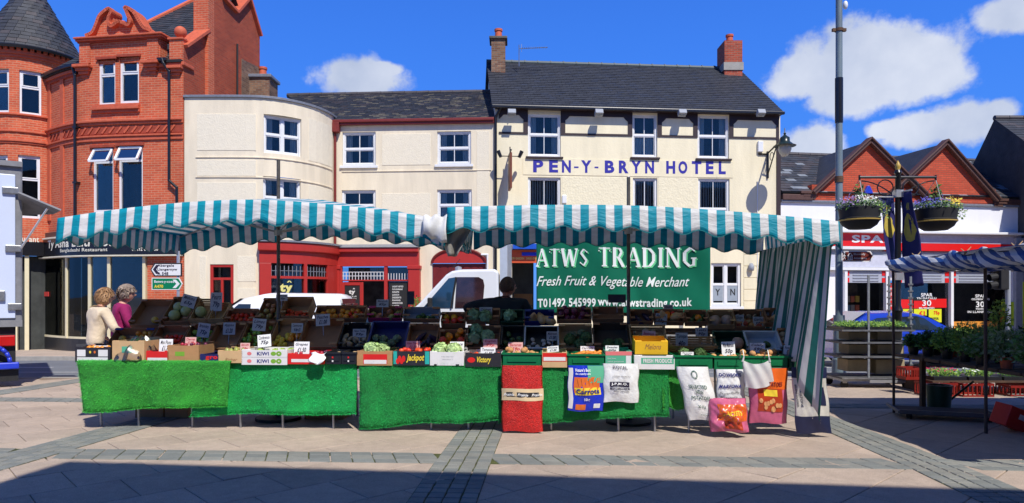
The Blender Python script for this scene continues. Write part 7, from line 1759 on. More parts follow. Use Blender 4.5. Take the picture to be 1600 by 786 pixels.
def car(name, label, F, g, L, Wd, paint, belt, roof, wins, wr=.3, axles=(.17, .82), plate=True):
 """u runs from the nose backwards; belt and roof are (u, z) lines; wins are side windows as u,z polygons"""
 t = thing(name, label, 'van' if 'van' in name else 'car', F.W(L / 2, Wd / 2, g))
 def lerpz(P, u):
  for (a, za), (b, zb) in zip(P, P[1:]):
   if a <= u <= b: return za + (zb - za) * (u - a) / max(1e-6, b - a)
  return P[0][1] if u < P[0][0] else P[-1][1]
 n = 44
 def sec(u):
  e = min(1, max(0.0, u / .25)) ** .5 * min(1, max(0.0, (L - u) / .2)) ** .5; w = Wd / 2 * (.86 + .14 * e); zs = lerpz(belt, u)
  return [(-w * .92, .2), (-w, .34), (-w, zs * .62), (-w * .985, zs * .9), (-w * .93, zs), (-w * .5, zs + .03), (0, zs + .04), (w * .5, zs + .03), (w * .93, zs), (w * .985, zs * .9), (w, zs * .62), (w, .34), (w * .92, .2)]
 mb = MB(); S_ = [[F.W(L * k / n, Wd / 2 + y, g + z) for y, z in sec(L * k / n)] for k in range(n + 1)]
 for a, b in zip(S_, S_[1:]):
  for i in range(len(a) - 1): mb.face([a[i], b[i], b[i + 1], a[i + 1]])
 mb.face(S_[0]); mb.face(S_[-1][::-1]); body = mb.build('body', paint, t, smooth=35)
 r0, r1 = roof[0][0], roof[-1][0]; m = 30
 def gs(u, o=0.0):
  zb, zr = lerpz(belt, u) - .02, lerpz(roof, u); k = max(0, zr - zb); w0 = Wd / 2 * .93; w1 = w0 - k * .26
  return [(-w0, zb), (-w0 + (w0 - w1) * .45, zb + k * .5), (-w1, zb + k * .93), (-w1 * .8, zr), (0, zr + .02), (w1 * .8, zr), (w1, zb + k * .93), (w0 - (w0 - w1) * .45, zb + k * .5), (w0, zb)]
 mb = MB(); S_ = [[F.W(r0 + (r1 - r0) * k / m, Wd / 2 + y, g + z) for y, z in gs(r0 + (r1 - r0) * k / m)] for k in range(m + 1)]
 for a, b in zip(S_, S_[1:]):
  for i in range(len(a) - 1): mb.face([a[i], b[i], b[i + 1], a[i + 1]])
 mb.face(S_[-1][::-1]); mb.build('roof_shell', paint, t, smooth=50)
 for poly in wins:
  for sgn in (-1, 1):
   mb = MB(); P = []
   for u, z in poly:
    zb = lerpz(belt, u) - .02; y = Wd / 2 * .93 - (z - zb) * .24 + .012; P.append(F.W(u, Wd / 2 + sgn * y, g + z))
   mb.face(P if sgn < 0 else P[::-1]); mb.build('side_window', M('tinted_glass', (.02, .03, .035), .05, .1, 2, coat=1), t)
 # windscreen and rear screen laid on the slopes
 for (ua, ub) in ((roof[0][0] + .06, roof[1][0] - .02), (roof[-1][0] - .04, roof[-2][0] + .02)):
  za, zb_ = lerpz(roof, ua) + .02, lerpz(roof, ub) + .02; mb = MB(); off = -.02 if ua < ub else .02
  wa, wb = Wd / 2 * .8, Wd / 2 * .64; mb.face([F.W(ua + off, Wd / 2 - wa, g + za), F.W(ua + off, Wd / 2 + wa, g + za), F.W(ub + off, Wd / 2 + wb, g + zb_), F.W(ub + off, Wd / 2 - wb, g + zb_)]); mb.build('windscreen' if ua < ub else 'rear_screen', M('tinted_glass', (1, 1, 1)), t)
 for a in axles:
  for v, s in ((-.01, -1), (Wd + .01, 1)):
   MB().tube(F.W(L * a, v + .004 * -s, g + wr), F.W(L * a, v - s * .2, g + wr), wr * 1.16, n=24).build('wheel_arch', black_matt, t); wheel(F, L * a, v + s * .006, g + wr, wr, .19, t, s)
 for v in (.12, Wd - .42):
  MB().box(F, -.012, .05, v, v + .3, g + .55, g + .7).build('headlight', lamp_clear, t, bevel=.02); MB().box(F, L - .05, L + .012, v, v + .2, g + .7, g + .95).build('tail_light', lamp_red, t, bevel=.02)
 for v, s in ((0, -1), (Wd, 1)):
  mb = MB(); u = roof[0][0] + .45; mb.obox(F.W(u, v + s * .1, g + lerpz(belt, u) + .08), F.eu * .05, F.ev * .1, (0, 0, .06)); mb.build('wing_mirror', black_matt, t, bevel=.02)
  MB().box(F, roof[0][0] + 1.3, roof[0][0] + 1.45, v + s * .0, v + s * .03, g + .82, g + .86).build('door_handle', black_matt, t)
 return t
def X_(px, y): return (px - 800) / FPX * y
# white panel van, nose to the left
y = 15.4; x1 = X_(536, y)
Fv = Fr(x1 - 4.15, y + 1.72, x1, y + 1.72); Fv = Fr(x1 - 4.15, y, x1, y); vg = gz(16) - .05
van = car('white_van', 'small white panel van with its roof showing above the boxes', Fv, vg, 4.15, 1.72, carwhite, [(0, .78), (.9, 1.02), (4.15, 1.1)], [(.75, 1.0), (1.75, 1.72), (2.3, 1.84), (3.9, 1.82), (4.1, 1.7), (4.14, 1.1)], [[(1.2, 1.1), (2.0, 1.14), (2.0, 1.6), (1.72, 1.6)]])
for vv in (.2, .95):
 MB().box(Fv, 4.135, 4.155, vv, vv + .55, vg + 1.15, vg + 1.6).build('rear_door_window', M('tinted_glass', (1, 1, 1)), van, bevel=.03)
y = 16.6; x1 = X_(650, y); g_ = gz(17) - .05
car('dark_car', 'dark blue car whose roof shows before the cafe door', Fr(x1 - 4.1, y, x1, y), g_, 4.1, 1.7, cardark, [(0, .7), (1.1, .92), (3.6, 1.0), (4.1, .95)], [(1.0, .9), (1.75, 1.42), (2.4, 1.5), (3.3, 1.46), (3.95, 1.0)], [[(1.5, 1.0), (2.5, 1.03), (2.5, 1.36), (1.9, 1.36)], [(2.6, 1.03), (3.5, 1.04), (3.2, 1.33), (2.6, 1.37)]])
y = 17.0; x0 = X_(1318, y); g_ = gz(17) - .05
Fb = Fr(x0 + 3.85, y + 1.65, x0, y + 1.65)
car('blue_car', 'bright blue hatchback parked in front of the convenience store', Fb, g_, 3.85, 1.65, carblue, [(0, .62), (.9, .86), (2.0, .93), (3.7, .98), (3.85, .9)], [(.85, .84), (1.65, 1.3), (2.1, 1.41), (3.1, 1.39), (3.8, .98)], [[(1.35, .94), (2.35, .97), (2.35, 1.28), (1.95, 1.3), (1.75, 1.24)], [(2.43, .97), (3.3, 1.0), (3.2, 1.15), (2.95, 1.25), (2.43, 1.28)]])
# ---- flatbed truck with the banner
Y0 = 11.8; TR = Fr(-20, Y0, 20, Y0); tg = gz(12)
def tp(px, py, v=0): return TR.px(px, py, v)
def truck():
 t = thing('market_truck', 'white truck with dark cab windows and an open box body', 'truck', TR.W(tp(850, 500)[0], 1, tg))
 mb = MB(); out = [tp(*p) for p in ((592, 560), (592, 512), (600, 500), (642, 484), (653, 476), (697, 429), (706, 423.5), (722, 421), (774, 420.5), (779, 425), (780, 560))]; mb.prism(TR, out, 0, 1.9); mb.build('cab', carwhite, t, bevel=.05)
 dk = M('tinted_glass', (1, 1, 1)); gl = mat_glass('cab_glass', (.16, .26, .36), .12)
 MB().prism(TR, [tp(*p) for p in ((661, 481), (701, 435), (712, 433), (708, 481))], -.012, -.004).build('quarter_window', M('cab_glass_blue', (.02, .06, .12), .05, .5, 1.2, coat=1), t)
 MB().prism(TR, [tp(*p) for p in ((714, 433), (748, 433), (755, 437), (757, 446), (754, 481), (711, 481))], -.012, -.004).build('door_window', M('cab_glass_dark', (.05, .022, .025), .06, .9, 1.5, coat=1), t)
 MB().tube(TR.W(*[tp(705, 481)[0]], -.02, tp(705, 481)[1]), TR.W(tp(713, 433)[0], -.02, tp(713, 433)[1]), .018, n=6).build('window_pillar', black_matt, t)
 mb = MB(); q = [tp(*p) for p in ((655, 477), (697, 431))]; mb.face([TR.W(q[0][0] - .03, .12, q[0][1]), TR.W(q[1][0] - .03, .18, q[1][1]), TR.W(q[1][0] - .03, 1.72, q[1][1]), TR.W(q[0][0] - .03, 1.78, q[0][1])]); mb.build('windscreen', dk, t)
 a, b = tp(671, 484), tp(676, 466); MB().obox(TR.W((a[0] + b[0]) / 2, -.16, (a[1] + b[1]) / 2), (.035, 0, 0), (0, .09, 0), (0, 0, .11)).build('wing_mirror', black_matt, t, bevel=.02)
 a = tp(708, 422); mb = MB(); mb.lathe(TR.W(a[0] + .05, .5, a[1]), [(0, 0), (.06, 0), (.06, .07), (0, .09)], 12); mb.build('roof_beacon', alu, t); mb = MB(); c = TR.W(tp(697, 427)[0], .3, tp(697, 427)[1]); mb.tube(c, c + Vector((.22, 0, .26)), .006, n=4); mb.build('aerial', black_matt, t)
 zb, zt = 0.86, 2.62; a, b = tp(781, 480)[0], tp(1111, 480)[0]
 MB().box(TR, a, b, .06, 1.95, zb - .14, zb).build('load_bed', M('truck_bed', (.2, .19, .17), .8, .3), t)
 MB().box(TR, a, b, 0.02, 1.98, zt, zt + .05).build('box_roof', carwhite, t)
 MB().box(TR, a, a + .13, .03, 1.95, zb + .002, zt - .002).build('headboard', M('headboard_pale', srgb(186, 196, 212)[:3], .4, .1), t)
 for u in (a + .135, b - .08):
  for v in (0.02, 1.88): MB().box(TR, u, u + .07, v, v + .07, zb + .002, zt - .002).build('corner_post', alu, t)
 MB().box(TR, a, b, -.01, .06, zb - .16, zb - .02).build('side_rail', alu, t)
 for u in (tp(640, 500)[0], tp(1020, 500)[0]):
  for v, s in ((.02, -1), (1.85, 1)): wheel(TR, u, v, tg + .34, .34, .24, t, s)
 mb = MB(); mb.box(TR, a - 1.0, b, .5, .62, .3, .7); mb.box(TR, a - 1.0, b, 1.3, 1.42, .3, .7); mb.build('chassis', black_matt, t)
 # goods seen through the open side, left of the banner
 for k in range(3):
  MB().box(TR, a + .25, a + .6, 1.2, 1.6, zb + .002 + k * .24, zb + .22 + k * .24).build('cardboard_box', card_d, label='box in the truck bed behind the stallholder, %s of three' % ('lowest', 'middle', 'topmost')[k], cat='box')
truck()
def banner():
 u0, u1, z0, z1 = tp(838, 430)[0], tp(1108, 430)[0], tp(970, 493)[1], tp(970, 362)[1]; bg = M('banner_green', srgb(18, 108, 82)[:3], .32, .12, 1.5, .08, 3)
 def f(a, b, o=0.0):
  e = (b - .5); w = .025 * math.sin(9 * a + 1.5 * b) + .03 * math.exp(-((a - .62 + .15 * b) / .04) ** 2) * (1 - b) - .05 * math.exp(-((a - .9) / .06) ** 2 - ((b - .85) / .2) ** 2) + .008 * math.sin(31 * a + 9 * b)
  return TR.W(u0 + (u1 - u0) * a, -.06 + w - o, z0 + (z1 - z0) * b + .02 * math.sin(7 * a) * (1 - b))
 t = thing('banner', 'green vinyl banner with white lettering hung along the side of the truck', 'banner', f(.5, 0))
 mb = MB(); mb.grid(lambda a, b: f(a, b), 70, 24); mb.build('banner_sheet', bg, t, smooth='all', thick=.003)
 def pa(px): return (tp(px, 430)[0] - u0) / (u1 - u0)
 def pb(py): return (tp(970, py)[1] - z0) / (z1 - z0)
 wh = M('banner_white', srgb(234, 240, 236)[:3], .4, 0); mint = M('banner_mint', srgb(110, 214, 150)[:3], .4, 0)
 def tx(s, x0, x1, y0, y1, m, o, **k): return text(s, lambda a, b, d: f(a, b, o), (pa(x0), pa(x1), pb(y1), pb(y0)), m, t, **k)
 for dx, dy, m, o in ((2.2, 1.8, mint, .010), (0, 0, wh, .014)):
  serif('ATWS', pa(837 + dx), pa(918 + dx), pb(417 + dy), pb(389 + dy), lambda a, b: f(a, b, o), m, t); serif('TRADING', pa(934 + dx), pa(1086 + dx), pb(417 + dy), pb(387 + dy), lambda a, b: f(a, b, o), m, t)
 tx('Fresh Fruit & Vegetable Merchant', 838, 1076, 432, 452, wh, .012, shear=.42, bold=.006)
 tx('T01492 545999', 840, 930, 467, 481, wh, .012, bold=.03); tx('www.atwstrading.co.uk', 933, 1080, 465, 482, wh, .012, bold=.03)
 for a in (0.01, .25, .5, .75, .99): mb = MB(); c = f(a, .01, .006); mb.tube(c, c + Vector((0, -.006, 0)), .014, n=10); mb.build('eyelet', alu, t)
# roman capitals: strokes (x0,y0,x1,y1,thickness) in a unit box plus serif bars
GL = {'A': (.95, [(.08, 0, .5, 1, .09), (.5, 1, .92, 0, .2), (.25, .36, .75, .36, .09)], [(0, 0, .26), (.68, 0, 1.0)]), 'T': (.8, [(.5, 0, .5, 1, .24), (.02, .955, .98, .955, .09)], [(.28, 0, .72), (.0, .82, .08), (.92, .82, 1)]),
  'W': (1.3, [(.06, 1, .28, 0, .17), (.28, 0, .5, .95, .08), (.5, .95, .72, 0, .17), (.72, 0, .94, 1, .08)], [(0, 1, .2), (.82, 1, 1)]), 'R': (.85, [(.2, 0, .2, 1, .26), (.2, .95, .6, .95, .09), (.6, .95, .76, .75, .2), (.76, .75, .58, .52, .2), (.58, .5, .2, .5, .09), (.5, .5, .92, 0, .24)], [(.02, 0, .4), (.76, 0, 1)]),
  'D': (.95, [(.2, 0, .2, 1, .24), (.2, .95, .55, .95, .09), (.55, .95, .85, .7, .2), (.85, .7, .85, .3, .22), (.85, .3, .55, .05, .2), (.55, .05, .2, .05, .09)], [(.02, 0, .3), (.02, 1, .3)]), 'I': (.42, [(.5, 0, .5, 1, .5)], [(.1, 0, .9), (.1, 1, .9)]),
  'N': (1.0, [(.14, 0, .14, 1, .09), (.14, 1, .86, 0, .22), (.86, 0, .86, 1, .09)], [(0, 0, .28), (0, 1, .2), (.72, 1, 1)]), 'G': (.95, [(.85, .8, .55, .97, .1), (.55, .97, .18, .75, .2), (.18, .75, .18, .28, .24), (.18, .28, .55, .03, .2), (.55, .03, .85, .15, .1), (.82, 0.05, .82, .42, .2)], [(.62, .44, 1)]),
  'S': (.68, [(.85, .8, .5, .96, .1), (.5, .96, .18, .75, .2), (.18, .75, .82, .32, .26), (.82, .32, .5, .04, .2), (.5, .04, .14, .2, .1)], [(.06, .2, .2), (.8, .8, .92)])}
def serif(s, a0, a1, b0, b1, fn, mat, parent):
 tot = sum(GL[c][0] for c in s) + .12 * (len(s) - 1); k = (a1 - a0) / tot; x = a0; hgt = b1 - b0; asp = .62
 for c in s:
  w, st, sf = GL[c]; w *= k; mb = MB(); j = 0
  def P(u, v): return fn(x + u * w, b0 + v * hgt) + Vector((0, -.0003 * j, 0))
  for (p, q, r, t_, th) in st:
   j += 1; L = math.hypot((r - p) * w / k * asp, t_ - q); th2 = th * w / k * asp * .5; nx, ny = -(t_ - q) / L * th2, (r - p) * w / k * asp / L * th2; ux = nx / (w / k * asp)
   mb.face([P(p - ux, q - ny), P(r - ux, t_ - ny), P(r + ux, t_ + ny), P(p + ux, q + ny)])
  for (p, v, r) in sf: j += 1; v_ = min(max(v, .035), .965); mb.face([P(p, v_ - .035), P(r, v_ - .035), P(r, v_ + .035), P(p, v_ + .035)])
  mb.build('letter', mat, parent); x += w + .12 * k
banner()
# ---- white box truck at the left edge
def left_truck():
 c = at(35, 462, 12.5); ev = Vector((c.x, c.y, 0)).normalized(); ev = Vector((ev.x * math.cos(.0) - ev.y * .01, ev.y, 0)).normalized(); F = Fr(c.x, c.y, c.x + ev.y, c.y - ev.x); g = gz(12.5)
 t = thing('box_truck', 'white box truck with hinged rear door and blue bumper bar at the left edge', 'truck', F.W(-1.2, 1, g)); P = lambda px, py: F.px(px, py, 0)
 z1, z0 = P(40, 256)[1], P(40, 508)[1]
 MB().box(F, -2.4, 0, 0.0, 4.2, z0, z1).build('box_body', M('truck_grey', srgb(130, 130, 132)[:3], .5, .2), t, bevel=.03)
 a = P(50, 400)[0]; pw = M('truck_panel', srgb(206, 216, 236)[:3], .3, .03, 2); ua, ub, zc, zd = P(-60, 400)[0], P(24, 400)[0], P(30, 497)[1], P(30, 274)[1]
 MB().box(F, -2.3, ub, -.03, -.002, zc, zd).build('rear_door', pw, t, bevel=.01)
 MB().box(F, -2.4, -.0, -.05, -.002, P(40, 510)[1], P(40, 500)[1]).build('bottom_rail', M('truck_grey', (1, 1, 1)), t); MB().box(F, -2.4, .0, -.06, -.002, P(40, 262)[1], P(40, 254)[1]).build('top_rail', M('truck_grey', (1, 1, 1)), t)
 for x0, x1, y0, y1 in ((3, 29, 292, 304), (8, 33, 383, 394), (12, 34, 474, 484), (-12, 8, 454, 470)):
  mb = MB(); q = P(x0, y0), P(x1, y1); mb.box(F, q[0][0], q[1][0], -.08, -.03, q[1][1], q[0][1]); mb.build('hinge', steel, t, bevel=.01)
 # top-hung flap with its stay
 A, B = P(28, 300), P(33, 329); p0 = F.W(A[0], -.1, A[1]); p1 = F.W(B[0] - .02, -.5, B[1]); d = Vector((0, .55, -.02))
 mb = MB(); mb.face([at(29, 299, 12.3), at(96, 327, 12.3), at(84, 333, 12.9), at(31, 334, 12.9)]); mb.build('side_flap', M('truck_grey', (1, 1, 1)), t, thick=.03); mb = MB(); q = P(33, 388); mb.tube(at(74, 326, 12.35), F.W(q[0], -.1, q[1]), .018, n=6); mb.build('stay', alu, t)
 MB().box(F, -2.3, -.1, .05, .4, g + .42, z0 - .01).build('rear_frame', black_matt, t)
 q = P(24, 531); MB().box(F, q[0] - .5, q[0], -.03, .05, P(10, 541)[1], P(10, 524)[1]).build('tail_light', lamp_red, t, bevel=.02); MB().box(F, q[0] - .34, q[0] - .24, -.035, .05, P(10, 540)[1], P(10, 525)[1]).build('indicator', orr, t)
 bb = M('bar_blue', (.02, .05, .55), .35, .1); zb = P(10, 571)[1]; MB().box(F, -2.3, P(30, 570)[0], -.14, -.06, zb - .06, zb + .06).build('bumper_bar', bb, t, bevel=.02)
 mb = MB(); pts = [F.W(P(16, 560)[0] - .3 + .3 * math.cos(x), -.1, zb + .05 + .32 * math.sin(x)) for x in [k * math.pi / 10 for k in range(6)]][::1]; mb.path(pts, .035, 8); mb.build('bumper_hoop', bb, t, smooth='all')
 MB().box(F, -2.2, P(29, 580)[0], -.03, .3, g + .12, zb - .08).build('mud_guard', black_matt, t)
 for u in (-1.1, -1.95): wheel(F, u, 1.4, g + .4, .4, .25, t, -1)
left_truck()
# ================================================================ STREET FURNITURE
def sign_panel(F, parent, x0, x1, y0, y1, v, mat, border, point=None, name='sign_panel'):
 a, b, c, d = prect(F, x0, y0, x1, y1, v); h = (d - c) / 2; m_ = (c + d) / 2
 def outl(e):
  A, B, C, D = a + e, b - e, c + e, d - e
  if point == 'l': return [(A + h * .55, C), (B, C), (B, D), (A + h * .55, D), (A, m_)]
  if point == 'r': return [(A, C), (B - h * .55, C), (B, m_), (B - h * .55, D), (A, D)]
  return [(A, C), (B, C), (B, D), (A, D)]
 p = MB().prism(F, outl(0), v, v + .03).build(name, border, parent); q = MB().prism(F, outl(.035 if point == 'l' else .022), v - .003, v + .0).build('sign_face', mat, p); return p
def road_signs():
 y = 20.3; F = Fr(-10, y, 10, y); t = thing('direction_sign', 'white and green road direction signs on one grey post before the restaurant', 'road sign', at(277, 0, y) * 1)
 t.location = Vector((X_(277, y), y, gz(y) + .05)); x = X_(277, y) + 10; z = lambda py: zy(py, y)
 MB().tube((X_(277, y), y + .06, gz(y)), (X_(277, y), y + .06, z(392)), .045, n=12).build('post', alu, t, smooth=40)
 wf = M('sign_white_face', (.8, .8, .8), .4, 0); gf = M('sign_green_face', (.0, .2, .08), .4, 0); p = sign_panel(F, t, 235, 284, 411, 432, 0, wf, blk, 'l')
 for i, s in enumerate(('Abergele', 'Llangernyw', 'A 548')): ptext(s, F, 246, 413 + i * 6, 246 + (26, 31, 17)[i], 417.8 + i * 6, -.006, ink, p, bold=.03)
 mb = MB(); a, m_, c = F.px(239, 421), F.px(244, 414), F.px(244, 428); mb.prism(F, [(a[0], a[1]), (c[0], c[1]), (c[0] + .1, c[1]), (a[0] + .1, a[1]), (m_[0] + .1, m_[1]), (m_[0], m_[1])], -.006, -.001); mb.build('arrow', ink, p)
 p = sign_panel(F, t, 237, 285, 434, 453, 0, gf, wf, 'r'); ptext('Betws-y-coed', F, 241, 438, 272, 443, -.006, wf, p, bold=.02); ptext('A470', F, 241, 445, 255, 450, -.006, yl2, p, bold=.04)
 mb = MB(); a, m_, c = F.px(281, 443.5), F.px(275, 437), F.px(275, 450); mb.prism(F, [(a[0], a[1]), (m_[0], m_[1]), (m_[0] - .1, m_[1]), (a[0] - .1, a[1]), (c[0] - .1, c[1]), (c[0], c[1])][::-1], -.006, -.001); mb.build('arrow', wf, p)
road_signs()
def mast():
 y = 14.0; x = X_(1311, y); g = gz(y); t = thing('lighting_mast', 'tall grey galvanised mast rising out of the picture beside the right canopy', 'lamp post', (x, y, g)); pg = M('mast_grey', srgb(112, 128, 136)[:3], .5, .25, 5, streak=True)
 mb = MB(); mb.tube((x, y, g), (x, y, g + 1.3), .11, n=16); mb.tube((x, y, g + 1.3), (x, y, 9.0), .072, .062, n=16); mb.build('column', pg, t, smooth=40)
 mb = MB(); mb.lathe((x, y, g), [(.2, 0), (.2, .06), (.14, .12), (.13, .4), (.11, .42)], 16); mb.build('base', pg, t, smooth=40)
 MB().tube((x, y, zy(192, y)), (x, y, zy(122, y)), .078, n=16).build('black_sleeve', black_paint, t, smooth=40)
 for py in (47, 278, 283):
  MB().tube((x, y, zy(py, y) - .03), (x, y, zy(py, y) + .03), .084, n=16).build('clamp_band', M('rusty', (.12, .06, .03), .8, .3), t)
 MB().obox((x, y, zy(47, y)), (.14, 0, 0), (0, .03, 0), (0, 0, .03)).build('clamp_bracket', M('rusty', (1, 1, 1)), t)
 MB().sphere((x + .13, y, zy(8, y)), (.05, .05, .09), 10, 6).build('camera_dome', white_plastic, t, smooth='all')
 mb = MB(); mb.tube((x, y, 8.9), (x - .1, y - 1.4, 9.3), .04, n=8); mb.obox((x - .13, y - 1.7, 9.32), (.12, 0, 0), (0, .35, 0), (0, 0, .07)); mb.build('lantern', pg, t)
 for k in range(16):
  mb = MB(); z = zy(430 + k * 9, y - .2); mb.box(WORLD, x - .09, x - .02, y - .25, y - .2, z - .03, z + .03) if k < 0 else None
 F = Fr(-20, y - .09, 20, y - .09); o = thing('tourist_sign', 'brown tourist sign with walking figure pointing right, on the tall mast', 'sign', at(1332, 401, y - .09)); br = M('sign_brown_face', srgb(112, 44, 34)[:3], .4, .05); wf = M('sign_white_face', (1, 1, 1))
 p = sign_panel(F, o, 1315, 1365, 392, 409, 0, br, wf, 'r'); ptext('Elusendy', F, 1334, 395.5, 1352, 399.5, -.006, wf, p); ptext('Almshouse', F, 1334, 401.5, 1354, 405, -.006, wf, p)
 q = lambda px, py: F.px(px, py)
 mb = MB(); s = lambda a, b, r=.007: mb.tube(F.W(q(*a)[0], -.008, q(*a)[1]), F.W(q(*b)[0], -.008, q(*b)[1]), r, n=5); s((1318.6, 397), (1318.8, 401.5)); s((1318.8, 401.5), (1317, 406)); s((1318.8, 401.5), (1320.8, 406)); s((1318.8, 398), (1321, 400.5), .008); s((1318.8, 398), (1317, 401), .008); mb.sphere(F.W(q(1319, 395.2)[0], -.008, q(1319, 395.2)[1]), .02, 8, 5); mb.build('walker_symbol', wf, p)
 mb = MB(); s((1324, 406), (1332, 406)); s((1324.5, 400), (1331.5, 400)); s((1324, 400), (1328, 395)); s((1328, 395), (1332, 400)); [s((xx, 400), (xx, 406), .008) for xx in (1325, 1328, 1331)]; mb.build('house_symbol', wf, p)
mast()
def basket(x, y, z, label, cols, top):
 t = thing('hanging_basket', label, 'hanging basket', (x, y, z), None); mb = MB(); mb.lathe((x, y, z), [(0, -.18), (.2, -.17), (.3, -.1), (.345, -.02), (.36, 0), (.36, .03), (.345, .04), (.37, .22), (.33, .24), (0, .22)], 26); mb.build('planter', black_matt, t, smooth=40)
 mb = MB(); mb.lathe((x, y, z), [(.352, -.02), (.368, -.01), (.368, .005), (.352, .01)], 26); mb.build('gold_rim', M('gold', (.5, .33, .06), .5, .1), t)
 mb = MB()
 for a in (0.3, 2.4, 4.5): mb.tube((x + .34 * math.cos(a), y + .34 * math.sin(a), z + .22), (x, y, top), .005, n=4)
 mb.build('chain', steel, t); rd = random.Random(int(x * 10)); leaves((x, y, z + .27), (.42, .42, .12), 900, .06, [leaf_g, leaf_d, leaf_y], 'foliage', t, rd); leaves((x + .25, y - .1, z + .18), (.25, .2, .2), 350, .05, [leaf_l, leaf_y, leaf_d], 'trailing_foliage', t, rd); leaves((x, y, z + .5), (.07, .07, .2), 120, .08, [leaf_d, leaf_g], 'centre_plant', t, rd)
 for (dx, m) in cols: leaves((x + dx, y - .05, z + .34), (.17, .3, .12), 170, .05, [m], 'blooms', t, rd)
def lamp_post():
 y = 13.0; x = X_(1403, y); g = gz(y); Z = lambda py: zy(py, y); t = thing('ornate_post', 'black ornamental post with gold finial, scroll arms and banner brackets', 'post', (x, y, g))
 mb = MB(); mb.lathe((x, y, g), [(.16, 0), (.16, .15), (.12, .2), (.1, .7), (.11, .75), (.075, .85), (.07, 1.35), (.09, 1.4), (.055, 1.5), (.05, Z(272) - g), (.07, Z(270) - g), (.05, Z(266) - g), (0.0, Z(264) - g)], 18); mb.build('column', black_paint, t, smooth=40)
 mb = MB(); mb.lathe((x, y, Z(270)), [(.03, 0), (.05, .03), (.03, .06), (.05, .1), (.045, .15), (.02, .2), (0, .24)], 14); mb.build('finial', M('gold', (.5, .33, .06), .45, .1), t, smooth='all')
 for s, px in ((-1, 1343), (1, 1462)):
  e = X_(px, y); zt = Z(277); mb = MB(); mb.tube((x, y, zt), (e, y, zt), .026, n=8); mb.tube((e, y, zt + .04), (e, y, zt - .06), .02, n=6); mb.build('arm', black_paint, t)
  mb = MB(); L = abs(e - x); mb.path([(x + s * (L * .95 - L * .95 * k / 12 ), y, zt - .07 - .34 * (k / 12) ** 1.8) for k in range(11)], .012, 6); c = (x + s * .24, zt - .2); mb.path([(c[0] + .15 * math.cos(a), y, c[1] + .15 * math.sin(a)) for a in [k * math.pi / 8 for k in range(17)]], .012, 6); mb.build('scroll', black_paint, t)
 basket(X_(1343, y), y, Z(344), 'round hanging basket with white and mauve flowers nearer the tall mast', ((-.22, fl_p), (-.02, fl_w), (.12, fl_w)), Z(280)); basket(X_(1462, y), y, Z(346), 'round hanging basket with violet and yellow flowers on the right arm', ((-.22, fl_b), (0.02, fl_b), (.25, fl_y)), Z(280))
 # two banners on short brackets
 nav = M('pennant_navy', (.022, .02, .13), .6, .15, 3, trans=.15); gold = M('pennant_gold', srgb(190, 170, 70)[:3], .6, .2, 12)
 for i, (A, B, C, D, lb) in enumerate((((1372, 308), (1398, 303), (1400, 440), (1390, 420), 'navy pennant with pale gold emblem on the left of the ornate post'), ((1406, 300), (1425, 297), (1446, 446), (1414, 450), 'wider navy pennant with gold emblem on the right of the ornate post'))):
  q = [at(p[0], p[1], y + (-.25 if j in (1, 2) else .0) * (1 if i else -1)) for j, p in enumerate((A, B, C, D))]; fn = lambda a, b: q[0].lerp(q[1], a).lerp(q[3].lerp(q[2], a), b) + Vector((.012 * math.sin(9 * b + 3 * a), -.03 * math.sin(5 * a + 6 * b), 0))
  o = thing('pennant', lb, 'banner', q[0]); mb = MB(); mb.grid(fn, 10, 26); mb.build('cloth', nav, o, smooth='all', thick=.004); mb = MB(); mb.face([fn(.5 + .36 * math.cos(a) * (1 + .12 * math.sin(7 * a)), .38 + .15 * math.sin(a)) + Vector((0, -.012, 0)) for a in [k * math.pi / 12 for k in range(24)]]); mb.build('emblem', gold, o)
  text('400', lambda a, b, d: fn(a, b) + Vector((0, -.012, 0)), (.3, .75, .2, .12), gold, o, bold=.03)
  mb = MB(); mb.tube(q[0], (x, y, q[0].z), .014, n=6); mb.tube(q[1], (x, y, q[1].z), .014, n=6); mb.build('bracket', alu, o)
 for py in (303, 432): MB().box(WORLD, x - .07, x + .07, y - .075, y + .075, Z(py) - .07, Z(py) + .07).build('bracket_clamp', alu, t)
 # alarm box on the brick gable behind
 c = PF.W(PF.px(1354, 298, 0)[0], -.1, PF.px(1354, 298, 0)[1]); o = MB(); w = .17; o.prism(PF, [(PF.px(1354, 298)[0] + dx, c.z + dz) for dx, dz in ((-w, -.12), (w, -.12), (w * .9, -.04), (.04, .17), (-.04, .17), (-w * .9, -.04))], -.14, -.03); o.build('alarm_box', M('alarm_blue', (.02, .05, .5), .35, .1), label='blue triangular alarm box on the left brick gable', cat='alarm box', bevel=.02)
lamp_post()
def traffic_light():
 y = 15.5; x = X_(1571, y); g = gz(y); t = thing('traffic_light', 'black traffic light head seen side-on in front of the store', 'traffic light', (x, y, g)); c = at(1562, 432, y)
 MB().tube((x + .06, y, g), (x + .06, y, c.z + .45), .05, n=12).build('pole', grey_trim, t, smooth=40); MB().box(WORLD, c.x - .06, c.x + .13, c.y - .13, c.y + .13, c.z - .3, c.z + .3).build('signal_head', black_matt, t, bevel=.02)
 for dz in (.18, -.0, -.18): MB().tube((c.x - .06, c.y, c.z + dz), (c.x - .24, c.y, c.z + dz - .03), .08, .085, n=12, caps=False).build('visor', black_matt, t)
traffic_light()
